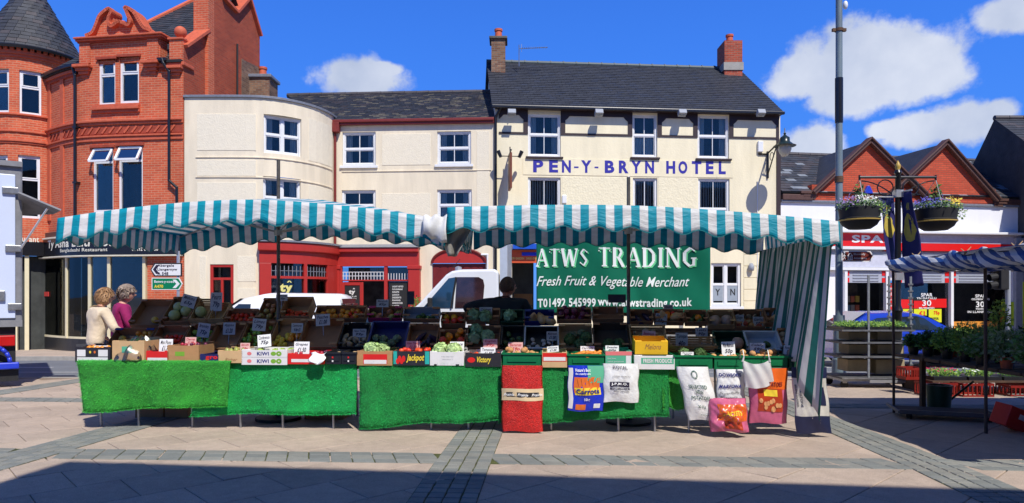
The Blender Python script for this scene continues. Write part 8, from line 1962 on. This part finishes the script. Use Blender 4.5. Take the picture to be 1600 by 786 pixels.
# ================================================================ PLANT STALL (right)
def bar(p, q, r, mat, parent, nm, n=8): mb = MB(); mb.tube(p, q, r, n=n); return mb.build(nm, mat, parent, smooth=40)
iron = M('rusty_pole', (.06, .035, .03), .6, .4, 14)
checks = mat_stripe('blue_check', (.03, .1, .35, 1), (.72, .74, .78, 1), .11, 0, trans=.35)
def plant_stall():
 t = thing('plant_stall', 'plant stall frame on thin rusty poles with a flat canvas roof', 'market stall', (6.5, 7.5, gz(7.5)))
 ed = [(5.2, 9.3, 1.97), (5.05, 8.2, 1.99), (4.9, 6.1, 2.0), (4.75, 4.9, 2.0)]
 for p, f in (((5.2, 9.3), 1.97), ((5.38, 7.75), 1.99), ((9.2, 9.3), 2.0), ((5.1, 4.95), 2.0), ((9.2, 5), 2.0)):
  bar((p[0], p[1], gz(p[1])), (p[0] - .01, p[1], f), .018, iron, t, 'pole')
 rd = random.Random(5)
 mb = MB(); mb.grid(lambda a, b: Vector(((ed[0][0] + (ed[-1][0] - ed[0][0]) * b) * (1 - a) + 9.6 * a + .10 * math.sin(9 * b) * (1 - a), 9.35 - 4.4 * b + .08 * math.sin(14 * a), 2.02 + .05 * math.sin(7 * a) * math.sin(5 * b))), 24, 20, lambda a, b: (a * 4, b * 4)); mb.build('roof_canvas', checks, t, smooth='all', thick=.004)
 bar((5.2, 9.3, 1.98), (9.3, 9.3, 2.0), .015, iron, t, 'rail'); bar((5.2, 9.3, 1.98), (5.06, 4.95, 2.0), .015, iron, t, 'rail')
 def roll(path, r0, nm, seed):
  rd = random.Random(seed); P = path; m = 60
  def pos(s):
   k = s * (len(P) - 1); i = min(int(k), len(P) - 2); return Vector(P[i]).lerp(Vector(P[i + 1]), k - i)
  def f(s, a):
   c = pos(s); d = (pos(min(1, s + .01)) - pos(max(0, s - .01))).normalized(); x = d.cross(Vector((0, 0, 1))).normalized(); z = x.cross(d); th = 6.283 * a; r = r0 * (1 + .28 * math.sin(3 * th + s * 34) + .16 * math.sin(s * 41 + th)) * (.75 + .25 * abs(math.sin(s * 17)))
   return c + (x * math.cos(th) + z * math.sin(th)) * r
  mb = MB(); mb.grid(f, 110, 14, lambda s, a: (s * 2.2 + a * .55, s * 3 + a)); mb.build(nm, checks, t, smooth='all')
  for k in range(4):
   s = .12 + .24 * k; c = pos(s); mb = MB(); mb.tube(c + Vector((-.02, 0, r0 * .6)), c + Vector((.05, -.02, r0 * 1.6)), .01, .004, n=5); mb.tube(c + Vector((0, 0, r0 * .9)), c + Vector((-.05, 0, r0 * 1.4)), .009, .004, n=5); mb.build('tie_cord', card_p, t)
 roll([(5.16, 9.3, 1.95), (5.1, 8.0, 1.93), (5.05, 7.2, 1.93), (4.98, 6.2, 1.93), (4.85, 5.0, 1.95)], .095, 'rolled_side', 1); roll([(5.2, 9.32, 1.94), (6.2, 9.35, 1.94), (7.6, 9.35, 1.95), (9.2, 9.35, 1.95)], .08, 'rolled_back', 2)
plant_stall()
def plant_tables():
 t = thing('plant_table', 'dark timber staging carrying rows of potted plants', 'table', (6.9, 8.2, gz(8))); dw = M('staging_wood', srgb(84, 62, 46)[:3], .8, .3, 6)
 for k in range(9): y = 6.7 + k * .35; MB().box(WORLD, 5.5, 9.0, y, y + .31, .66, .7).build('board', dw, t)
 for x in (5.7, 7.2, 8.8):
  for y in (6.9, 9.5): MB().box(WORLD, x, x + .06, y, y + .06, gz(y), .66).build('leg', dw, t)
 t2 = thing('seedling_bench', 'low bench of bedding plant trays behind the plant table', 'bench', (8, 11.6, gz(11.6)))
 MB().box(WORLD, 6.9, 11.0, 11.2, 12.3, .1, .13).build('bench_top', dw, t2)
 for x in (7.0, 8.9, 10.8): MB().box(WORLD, x, x + .06, 11.3, 12.2, gz(11.7), .1).build('leg', dw, t2)
 rd = random.Random(9); cols = [(fl_r, fl_y), (fl_w, leaf_l), (leaf_l, leaf_g), (leaf_g, leaf_l), (fl_y, leaf_l), (leaf_l, leaf_g), (leaf_g, fl_w)]
 for k in range(7):
  x = 6.95 + k * .58; o = thing('seedling_tray', '%s tray of bedding plants on the low bench, with %s' % (('first', 'second', 'third', 'fourth', 'fifth', 'sixth', 'seventh')[k], ('red and yellow blooms', 'white blooms', 'lime leaves', 'green leaves', 'yellow blooms', 'pale leaves', 'a few white blooms')[k]), 'plant tray', (x + .27, 11.5, .13), 'trays of bedding plants on the low bench')
  MB().box(WORLD, x, x + .54, 11.25, 11.65, .13, .19).build('tray', blackp, o); leaves((x + .27, 11.45, .24), (.27, .2, .06), 520, .045, [leaf_l, leaf_g], 'foliage', o, rd); leaves((x + .27, 11.45, .29), (.25, .2, .03), 70, .04, [cols[k][0]], 'blooms', o, rd)
 rows = [('small dark green', 5.68, 9.66, .1, .13, [leaf_d, leaf_g]), ('low golden', 5.98, 9.62, .11, .15, [leaf_g, leaf_l]), ('small olive', 5.7, 9.36, .11, .18, [leaf_g, leaf_d]), ('dark glossy', 6.0, 9.3, .13, .2, [leaf_d]),
 ('feathery lime green', 5.72, 8.98, .17, .24, [leaf_l, leaf_g]), ('taller feathery lime green', 5.72, 8.62, .17, .3, [leaf_l, leaf_g]), ('wide feathery green', 6.08, 8.9, .2, .28, [leaf_g, leaf_l]), ('tall pale conifer-like', 6.02, 8.42, .12, .52, [leaf_l, leaf_l, leaf_g]),
 ('silver-edged trailing', 5.66, 8.22, .2, .2, [leaf_y, leaf_g]), ('bushy silver-edged', 5.68, 7.84, .2, .26, [leaf_y, leaf_g, leaf_y]), ('red-flecked silver', 5.7, 7.46, .2, .24, [leaf_y, leaf_g]), ('dark ivy-like', 6.05, 7.95, .2, .3, [leaf_d, leaf_g]), ('grey leaved', 6.1, 7.5, .18, .26, [leaf_y, leaf_d]), ('low purple-green', 6.3, 9.5, .15, .16, [leaf_d]), ('round topped green', 6.35, 9.1, .16, .24, [leaf_g, leaf_d])]
 for k, (d, x, y, r, h, m) in enumerate(rows):
  o = thing('potted_plant', '%s plant in a small pot on the timber staging' % d, 'plant', (x, y, .7), 'potted plants on the timber staging'); pm = terracotta if k in (3, 9) else blackp
  mb = MB(); mb.lathe((x, y, .7), [(0, 0), (.055, 0), (.075, .11), (.082, .11), (.082, .135), (.07, .135), (.065, .11), (0, .11)], 16); mb.build('pot', pm, o, smooth=40); leaves((x, y, .8 + h * .6), (r * 1.1, r * 1.1, h * .75), 900, .045 if 'feath' in d or 'conifer' in d else .055, m, 'foliage', o, rd, up=.8 if 'feath' in d or 'conifer' in d else .2)
  mb = MB()
  for j in range(5): a = j * 1.3; mb.tube((x, y, .8), (x + r * .6 * math.cos(a), y + r * .6 * math.sin(a), .8 + h), .005, n=4)
  mb.build('stem', leaf_d, o)
 # things under and beside the staging
 def crate(label, x, y, z, w, d, h, mat, rot=0.0, tilt=0.0, nm='plastic_crate', bars=7):
  o = thing(nm, label, 'crate', (x, y, z)); Fq = Fr(x, y, x + math.cos(rot), y + math.sin(rot)); a = .012
  MB().box(Fq, -w / 2, w / 2, -d / 2, d / 2, z, z + a).build('base', mat, o)
  for z0 in (z + a, z + h - .04):
   mb = MB(); ring_ = ((-w / 2, w / 2, -d / 2, -d / 2 + a), (-w / 2, w / 2, d / 2 - a, d / 2), (-w / 2, -w / 2 + a, -d / 2 + a, d / 2 - a), (w / 2 - a, w / 2, -d / 2 + a, d / 2 - a))
   for r_ in ring_: mb.box(Fq, *r_, z0, z0 + .038)
   mb.build('rim', mat, o)
  mb = MB()
  for k in range(bars + 1):
   u = -w / 2 + w * k / bars; u = min(u, w / 2 - .02)
   for v in (-d / 2, d / 2 - a): mb.box(Fq, u, u + .02, v, v + a, z + .05, z + h - .04)
  for k in range(5):
   v = -d / 2 + d * k / 4; v = min(v, d / 2 - .02)
   for u in (-w / 2, w / 2 - a): mb.box(Fq, u, u + a, v, v + .02, z + .05, z + h - .04)
  mb.build('bars', mat, o, kind='stuff'); return o
 rc = M('crate_red', srgb(136, 32, 20)[:3], .45, .12, 8); oc = M('crate_rust', srgb(150, 60, 34)[:3], .6, .2, 6); g = gz(11.5)
 crate('red slotted crate on the ground beside the roll cage', 6.95, 11.2, g, .5, .36, .24, rc); crate('second red slotted crate, right of the first', 7.5, 11.15, g, .5, .36, .24, rc); crate('upper red crate beside the bedding plants', 6.7, 11.5, g + .25, .3, .3, .2, rc); crate('red crate in the gap under the low bench', 8.3, 11.2, g, .5, .36, .2, rc)
 g = gz(8); crate('rust coloured crate under the staging, topmost of its stack', 6.5, 7.8, g + .3, .6, .4, .26, oc); crate('rust coloured crate under the staging, bottom of its stack', 6.5, 7.8, g, .6, .4, .26, oc); crate('rust coloured crate lying in front of its stack', 6.45, 7.3, g, .6, .4, .22, oc, .2)
 # flat dolly
 g = gz(8.9); o = thing('flat_dolly', 'low flat black dolly with steel edge under the staging', 'dolly', (5.5, 8.9, g)); Fd = Fr(4.98, 8.75, 6.0, 8.42); MB().box(Fd, 0, 1.1, 0, .55, g + .08, g + .11).build('deck', black_matt, o); mb = MB(); mb.box(Fd, -.02, 1.12, -.03, -.001, g + .09, g + .14); mb.box(Fd, -.03, -.001, 0, .7, g + .09, g + .12); mb.build('edge_rail', M('rail_dark', (.12, .12, .12), .5, .2), o)
 for u in (.12, 1.0):
  for v in (.1, .6): mb = MB(); c = Fd.W(u, v, g + .045); mb.tube(c - Vector((.015, 0, 0)), c + Vector((.015, 0, 0)), .045, n=12); mb.build('castor', rubber, o)
 o = thing('red_carton', 'glossy red carton tipped against the crates under the plant table', 'box', (5.72, 7.95, gz(8))); R3 = Matrix.Rotation(.35, 3, 'Y') @ Matrix.Rotation(.3, 3, 'Z'); mb = MB(); c = Vector((5.78, 7.9, gz(8) + .17)); mb.obox(c, R3 @ Vector((.19, 0, 0)), R3 @ Vector((0, .1, 0)), R3 @ Vector((0, 0, .12))); mb.build('carton', redc, o, bevel=.006); MB().obox(c + R3 @ Vector((.03, -.102, .03)), R3 @ Vector((.06, 0, 0)), R3 @ Vector((0, .002, 0)), R3 @ Vector((0, 0, .03))).build('printed_patch', wht, o)
 o = thing('watering_can', 'dark green bucket-shaped watering can behind the dolly', 'watering can', (6.0, 9.6, gz(9.6))); mb = MB(); mb.lathe((6.0, 9.6, gz(9.6)), [(0, 0), (.14, 0), (.17, .36), (.15, .36), (.12, .02), (0, .02)], 18); mb.build('can_body', dgreen, o, smooth=40); bar((6.1, 9.55, .05), (6.42, 9.5, .34), .015, dgreen, o, 'spout')
plant_tables()
def roll_cage():
 y0, y1 = 12.2, 13.0; xa, xb = X_(1300, 12.6), X_(1408, 12.6); g = gz(12.6); t = thing('roll_cage', 'steel roll cage trolley with trays of green seedlings on its top shelf', 'trolley', ((xa + xb) / 2, 12.6, g)); Z = lambda py: zy(py, 12.3)
 xm = X_(1357, y0)
 for x, y, zt in ((xa, y1, 1.95), (xm, y0, Z(430)), (xb, y0 + .1, Z(432)), (xb, y1, 1.9)):
  p = MB().box(WORLD, x - .016, x + .016, y - .016, y + .016, g + .16, zt).build('upright', M('cage_steel', (.26, .28, .3), .5, .3, 12, metal=.3), t)
  if x in (xa, xb):
   for k in range(14): m2 = MB(); z = g + .3 + k * .12; m2.box(WORLD, x - .03, x + .03, y - .03, y + .03, z, z + .03); m2.build('shelf_hook', steel, p)
 for py in (516, 535, 557, 590):
  z = Z(py); s = MB().box(WORLD, xa, xb, y0, y1, z - .02, z + .01).build('shelf', M('shelf_dark', (.09, .09, .09), .6, .3), t); MB().box(WORLD, xa - .01, xb + .01, y0 - .03, y0 - .001, z - .014, z + .014).build('shelf_lip', steel, s)
 MB().box(WORLD, xa, xb, y0, y1, g + .14, g + .18).build('base_frame', steel, t); MB().box(WORLD, xm, xb, y0 - .05, y0 - .032, g + .12, g + .17).build('tow_bar', alu, t)
 for x in (xa + .08, xb - .08):
  for y in (y0 + .1, y1 - .1): w = MB().tube((x, y - .02, g + .07), (x, y + .02, g + .07), .07, n=16).build('castor_wheel', rubber, t); MB().box(WORLD, x - .04, x + .04, y - .03, y + .03, g + .1, g + .16).build('castor_fork', steel, w)
 rd = random.Random(4)
 for k in range(3):
  x = xa + .04 + k * (xb - xa - .05) / 3; w = (xb - xa - .1) / 3; o = thing('seedling_tray', '%s tray of bright green seedlings on top of the roll cage' % ('left', 'middle', 'right')[k], 'plant tray', (x + w / 2, 12.5, Z(516)), 'trays of seedlings on the roll cage'); MB().box(WORLD, x, x + w, y0 + .02, y1 - .1, Z(516) + .011, Z(516) + .06).build('tray', blackp, o); leaves((x + w / 2, 12.5, Z(516) + .1), (w / 2, .36, .05), 600, .045, [leaf_g, leaf_l], 'foliage', o, rd)
 bm = M('planter_beige', srgb(164, 148, 116)[:3], .8, .15, 5)
 for k, (x0, x1, pa_, pb, lb) in enumerate(((1318, 1352, 534, 517, 'upper left'), (1362, 1400, 534, 517, 'upper right'), (1318, 1352, 556, 537, 'middle left'), (1362, 1402, 556, 537, 'middle right'), (1316, 1352, 584, 561, 'lower left'), (1360, 1404, 588, 561, 'lower right'))):
  a, b = X_(x0, 12.7), X_(x1, 12.7); MB().box(WORLD, a, b, 12.5, 12.9, Z(pa_) + .015, Z(pb) - .03).build('stone_planter', bm, label='%s beige planter block on the roll cage shelves' % lb, cat='planter', bevel=.01)
roll_cage()
# shrubs in tubs outside the cafe
for px, pyt, lb in ((530, 458, 'bushy shrub in a tub left of the cafe door'), (652, 452, 'thin shrub in a tub right of the cafe list')):
 y = 23.2; x = X_(px, y); g = gz(y) + .05; o = thing('potted_shrub', lb, 'shrub', (x, y, g)); mb = MB(); mb.lathe((x, y, g), [(0, 0), (.17, 0), (.22, .4), (.18, .4), (.17, .36), (0, .36)], 18); mb.build('tub', black_matt, o, smooth=40)
 MB().tube((x, y, g + .3), (x, y, g + .9), .03, .015, n=6).build('trunk', M('bark', (.08, .05, .03), .9, .3), o); leaves((x, y, g + 1.05), (.32, .3, .75), 1100, .08, [leaf_g, leaf_d, leaf_l], 'crown', o, random.Random(px))
# ================================================================ PEOPLE
def skin_mesh(name, V, E, Rr, mats, parent, root=0, sub=2, label=None):
 me = bpy.data.meshes.new(name); me.from_pydata([tuple(v) for v in V], E, []); off = root_loc(parent)
 me.transform(Matrix.Translation(-off)); o = bpy.data.objects.new(name, me); COL.objects.link(o)
 o.modifiers.new('s', 'SKIN'); me.skin_vertices[0].data[root].use_root = True
 for i, r in enumerate(Rr): me.skin_vertices[0].data[i].radius = r if isinstance(r, tuple) else (r, r)
 m = o.modifiers.new('u', 'SUBSURF'); m.levels = sub; m.render_levels = sub
 dg = bpy.context.evaluated_depsgraph_get(); me2 = bpy.data.meshes.new_from_object(o.evaluated_get(dg)); bpy.data.objects.remove(o)
 me2.materials.clear(); me2.materials.append(mats); me2.polygons.foreach_set('use_smooth', [True] * len(me2.polygons)); me2.name = name
 o = bpy.data.objects.new(name, me2); COL.objects.link(o); o.parent = parent; return o
def person(label, x, y, h, yaw, arms, skin, top_m, leg_m, hair_m, hair='short', lean=(0, 0), jacket=0.0, wide=1.0, head_turn=0.0, group=None, gy=None):
 """yaw = facing direction; arms = ((elbow),(wrist)) for left and right in body axes: x right, y forward, z up, fractions of height"""
 g = gz(y) if gy is None else gy; t = thing('person', label, 'person', (x, y, g)); k = h
 f = Vector((math.cos(yaw), math.sin(yaw), 0)); r = Vector((f.y, -f.x, 0)); up = Vector((0, 0, 1)); o0 = Vector((x, y, g))
 def B(a, b, c): ln = max(0, c - .52); return o0 + r * (a * k * (wide if c > .5 else 1)) + f * (b * k) + up * (c * k) + r * (lean[0] * ln * k) + f * (lean[1] * ln * k)
 V = [B(0, 0, .53), B(0, .005, .60), B(0, .01, .70), B(0, 0, .78), B(0, -.005, .825), B(0, .005, .86), B(0, .015, .885)]; E = [(0, 1), (1, 2), (2, 3), (3, 4), (4, 5), (5, 6)]; Q = [(.085 * k * wide, .065 * k), (.075 * k * wide, .058 * k), (.085 * k * wide, .062 * k), (.08 * k * wide, .055 * k), (.034 * k, .034 * k), (.030 * k, .032 * k), (.030 * k, .032 * k)]
 def add(p, rr, par): V.append(p); Q.append(rr * k if not isinstance(rr, tuple) else rr); E.append((par, len(V) - 1)); return len(V) - 1
 J = {}
 for s, key in ((-1, 'l'), (1, 'r')):
  hip = add(B(s * .052, 0, .50), .052, 0); kn = add(B(s * .055, .01, .285), .034, hip); cf = add(B(s * .056, -.012, .2), .034, kn); an = add(B(s * .057, -.01, .045), .021, cf); add(B(s * .062, .075, .018), .02, an)
  sh = add(B(s * .105, 0, .80), .034, 3); el, wr = arms[0 if s < 0 else 1]; e = add(B(*el), .026, sh); w = add(B(*wr), .018, e)
  d = (B(*wr) - B(*el)).normalized(); pl = add(B(*wr) + d * .04 * k, (.022 * k, .012 * k), w); J[key] = (B(s * .105, 0, .80), B(*el), B(*wr)); sd = d.orthogonal().normalized(); sd = (r - d * r.dot(d)).normalized() if abs(r.dot(d)) < .95 else sd
  for q in range(4):
   b = B(*wr) + d * .055 * k + sd * (q - 1.5) * .011 * k; p1 = add(b, .0055, pl); p2 = add(b + d * (.020 + .004 * (1 - abs(q - 1.5))) * k - up * .004 * k, .005, p1); add(b + d * (.036 + .004 * (1 - abs(q - 1.5))) * k - up * .014 * k, .0042, p2)
  p1 = add(B(*wr) + d * .022 * k + sd * (-s) * .02 * k, .0065, pl); add(B(*wr) + d * .045 * k + sd * (-s) * .03 * k, .0055, p1)
 body = skin_mesh('body', V, E, Q, skin, t)
 # head: one sculpted surface with jaw, nose, brow and ears
 hc = B(0, .02, .928); hf = (Matrix.Rotation(head_turn, 3, 'Z') @ f); hr = Vector((hf.y, -hf.x, 0)); a, b, c = .049 * k, .062 * k, .072 * k
 def hp(u, v, grow=0.0):
  th, ph = math.pi * v, 2 * math.pi * u; X, Y, Z = math.sin(th) * math.cos(ph), math.sin(th) * math.sin(ph), math.cos(th)
  jaw = 1 - .28 * max(0, -Z) ** 1.3; nose = .022 * math.exp(-((X) / .16) ** 2 - ((Z + .12) / .17) ** 2) * (Y > 0); brow = .006 * math.exp(-((Z - .2) / .1) ** 2) * (Y > 0); eye = -.007 * math.exp(-((abs(X) - .38) / .16) ** 2 - ((Z - .04) / .12) ** 2) * (Y > 0); mouth = .005 * math.exp(-(X / .3) ** 2 - ((Z + .5) / .07) ** 2) * (Y > 0); ear = .012 * math.exp(-((abs(X) - .98) / .1) ** 2 - ((Z + .03) / .2) ** 2 - ((Y + .05) / .16) ** 2)
  return hc + hr * (X * (a * jaw + grow + ear * k * (1 if X > 0 else 1))) + hf * (Y * (b * (1 - .1 * max(0, -Z)) + grow) + (nose + brow + eye + mouth) * k) + up * (Z * (c + grow))
 mb = MB(); mb.grid(lambda u, v: hp(u, v), 44, 32); mb.build('head', skin, body, smooth='all')
 for s in (-1, 1): mb = MB(); c_ = hc + hr * s * .018 * k + hf * .056 * k + up * .003 * k; mb.sphere(c_, .006 * k, 8, 6); mb.build('eye', M('eye_dark', (.03, .02, .02), .2, 0), body, smooth='all')
 rd = random.Random(int(x * 100)); mb = MB()
 def hair_at(u, v, g2=.008): return hp(u, v, g2 * k * (1 + .25 * math.sin(13 * u * 6.283 + 5 * v) + .2 * rd.random()))
 def covered(u, v):
  Y = math.sin(2 * math.pi * u); return v < (.42 if Y > .35 else (.62 if Y > -.2 else (.74 if hair != 'short' else .66)))
 gsz = {'short': .003, 'bob': .014, 'curly': .013}[hair]
 nu, nv = 48, 30
 for i in range(nu):
  for j in range(nv):
   u, v = i / nu, j / nv
   if covered(u + .5 / nu, v): mb.face([hair_at(u, v, gsz), hair_at(u + 1 / nu, v, gsz), hair_at(u + 1 / nu, v + 1 / nv, gsz), hair_at(u, v + 1 / nv, gsz)])
 if hair != 'short':
  for q in range(900 if hair == 'curly' else 700):
   u, v = rd.random(), rd.random() ** .8 * .74
   if not covered(u, v): continue
   p = hp(u, v, gsz * k); n = (p - hc).normalized(); tt = n.orthogonal().normalized(); w = .006 * k
   if hair == 'curly':
    ps = [p + n * (.004 + .006 * math.sin(m_ * 1.6)) * k + (tt * math.cos(m_ * 1.6) + n.cross(tt) * math.sin(m_ * 1.6)) * .007 * k for m_ in range(5)]
    for A, C in zip(ps, ps[1:]): mb.face([A, C, C + tt * w, A + tt * w])
   else:
    dn = (Vector((0, 0, -1)) - n * (-n.z)).normalized() if abs(n.z) < .95 else tt; mb.face([p, p + n.cross(dn) * w, p + dn * .03 * k + n * .004 * k + n.cross(dn) * w * .6, p + dn * .03 * k + n * .004 * k])
 mb.build('hair', hair_m, body, smooth='all', merge=False)
 # clothes follow the body with more room
 V2, E2, Q2 = [B(0, 0, .5 - jacket), B(0, 0, .60), B(0, .01, .70), B(0, 0, .785), B(0, -.004, .828), B(0, .0, .85)], [(0, 1), (1, 2), (2, 3), (3, 4), (4, 5)], [(.105 * k * wide, .075 * k), (.088 * k * wide, .068 * k), (.104 * k * wide, .084 * k), (.1 * k * wide, .08 * k), (.072 * k * wide, .062 * k), (.04 * k, .04 * k)]
 for key in 'lr':
  s_, e_, w_ = J[key]; i = len(V2); s_ = s_ + up * .006 * k; V2 += [s_, s_.lerp(e_, .5), e_, e_.lerp(w_, .5), e_.lerp(w_, .93)]; E2 += [(3, i), (i, i + 1), (i + 1, i + 2), (i + 2, i + 3), (i + 3, i + 4)]; Q2 += [.045 * k, .042 * k, .037 * k, .034 * k, .029 * k]
 skin_mesh('jacket', V2, E2, Q2, top_m, t)
 V3, E3, Q3 = [B(0, 0, .53)], [], [(.092 * k * wide, .07 * k)]
 for s in (-1, 1): i = len(V3); V3 += [B(s * .054, 0, .48), B(s * .056, .01, .285), B(s * .057, -.008, .06)]; E3 += [(0, i), (i, i + 1), (i + 1, i + 2)]; Q3 += [.06 * k, .045 * k, .038 * k]
 skin_mesh('trousers', V3, E3, Q3, leg_m, t)
 for s in (-1, 1): mb = MB(); c_ = B(s * .06, .035, .02); mb.sphere(c_, (.03 * k, .07 * k, .024 * k), 12, 8, rot=Matrix(((r.x, f.x, 0), (r.y, f.y, 0), (0, 0, 1)))); mb.build('shoe', black_matt, t, smooth='all')
 return t
skin_l = M('skin_light', srgb(206, 150, 124)[:3], .55, .08, 9)
y = 10.2; person('woman in a cream jacket with short light brown hair, seen from behind', X_(147, y), y, 1.72, rad(52), (((-.15, .03, .66), (-.12, .12, .58)), ((.16, .07, .66), (.1, .2, .60))), skin_l, M('jacket_cream', srgb(226, 206, 176)[:3], .85, .14, 5, .8, 9), M('trousers_dark', (.03, .03, .035), .8, .1), M('hair_light_brown', srgb(168, 128, 88)[:3], .6, .35, 40), 'bob', lean=(0, .16), jacket=.03, wide=1.12, head_turn=-.35)
y = 10.9; person('woman in a magenta top with curly grey hair beside the cream jacket', X_(184, y), y, 1.79, rad(38), (((-.14, .03, .66), (-.1, .12, .58)), ((.15, .05, .66), (.1, .16, .58))), skin_l, M('top_magenta', srgb(150, 22, 92)[:3], .85, .2, 5, .8, 9), M('trousers_dark', (1, 1, 1)), M('hair_grey', srgb(150, 132, 118)[:3], .6, .4, 40), 'curly', lean=(0, .12), wide=1.0, head_turn=-.35)
y = 9.25; person('stallholder in a dark jumper with cropped hair, turned away, elbow raised', X_(787, y), y, 1.86, rad(62), (((-.24, .0, .775), (-.2, .12, .66)), ((.15, .07, .66), (.12, .2, .62))), M('skin_ruddy', srgb(170, 104, 84)[:3], .55, .1, 9), M('jumper_dark', (.016, .018, .02), .9, .2, 6, .3, 18), M('trousers_dark', (1, 1, 1)), M('hair_cropped', srgb(84, 62, 50)[:3], .8, .4, 60), 'short', lean=(0, .1), wide=1.42, head_turn=-.5)
y = 21.0; person('passer-by with auburn hair and a white top in front of the cafe menu', X_(517, y), y, 1.62, rad(10), (((-.14, .03, .66), (-.14, .08, .52)), ((.14, .03, .66), (.14, .1, .52))), skin_l, M('top_white', (.7, .7, .7), .8, .05), M('trousers_dark', (1, 1, 1)), M('hair_auburn', srgb(110, 40, 26)[:3], .6, .3, 40), 'bob', gy=gz(21) + .05)
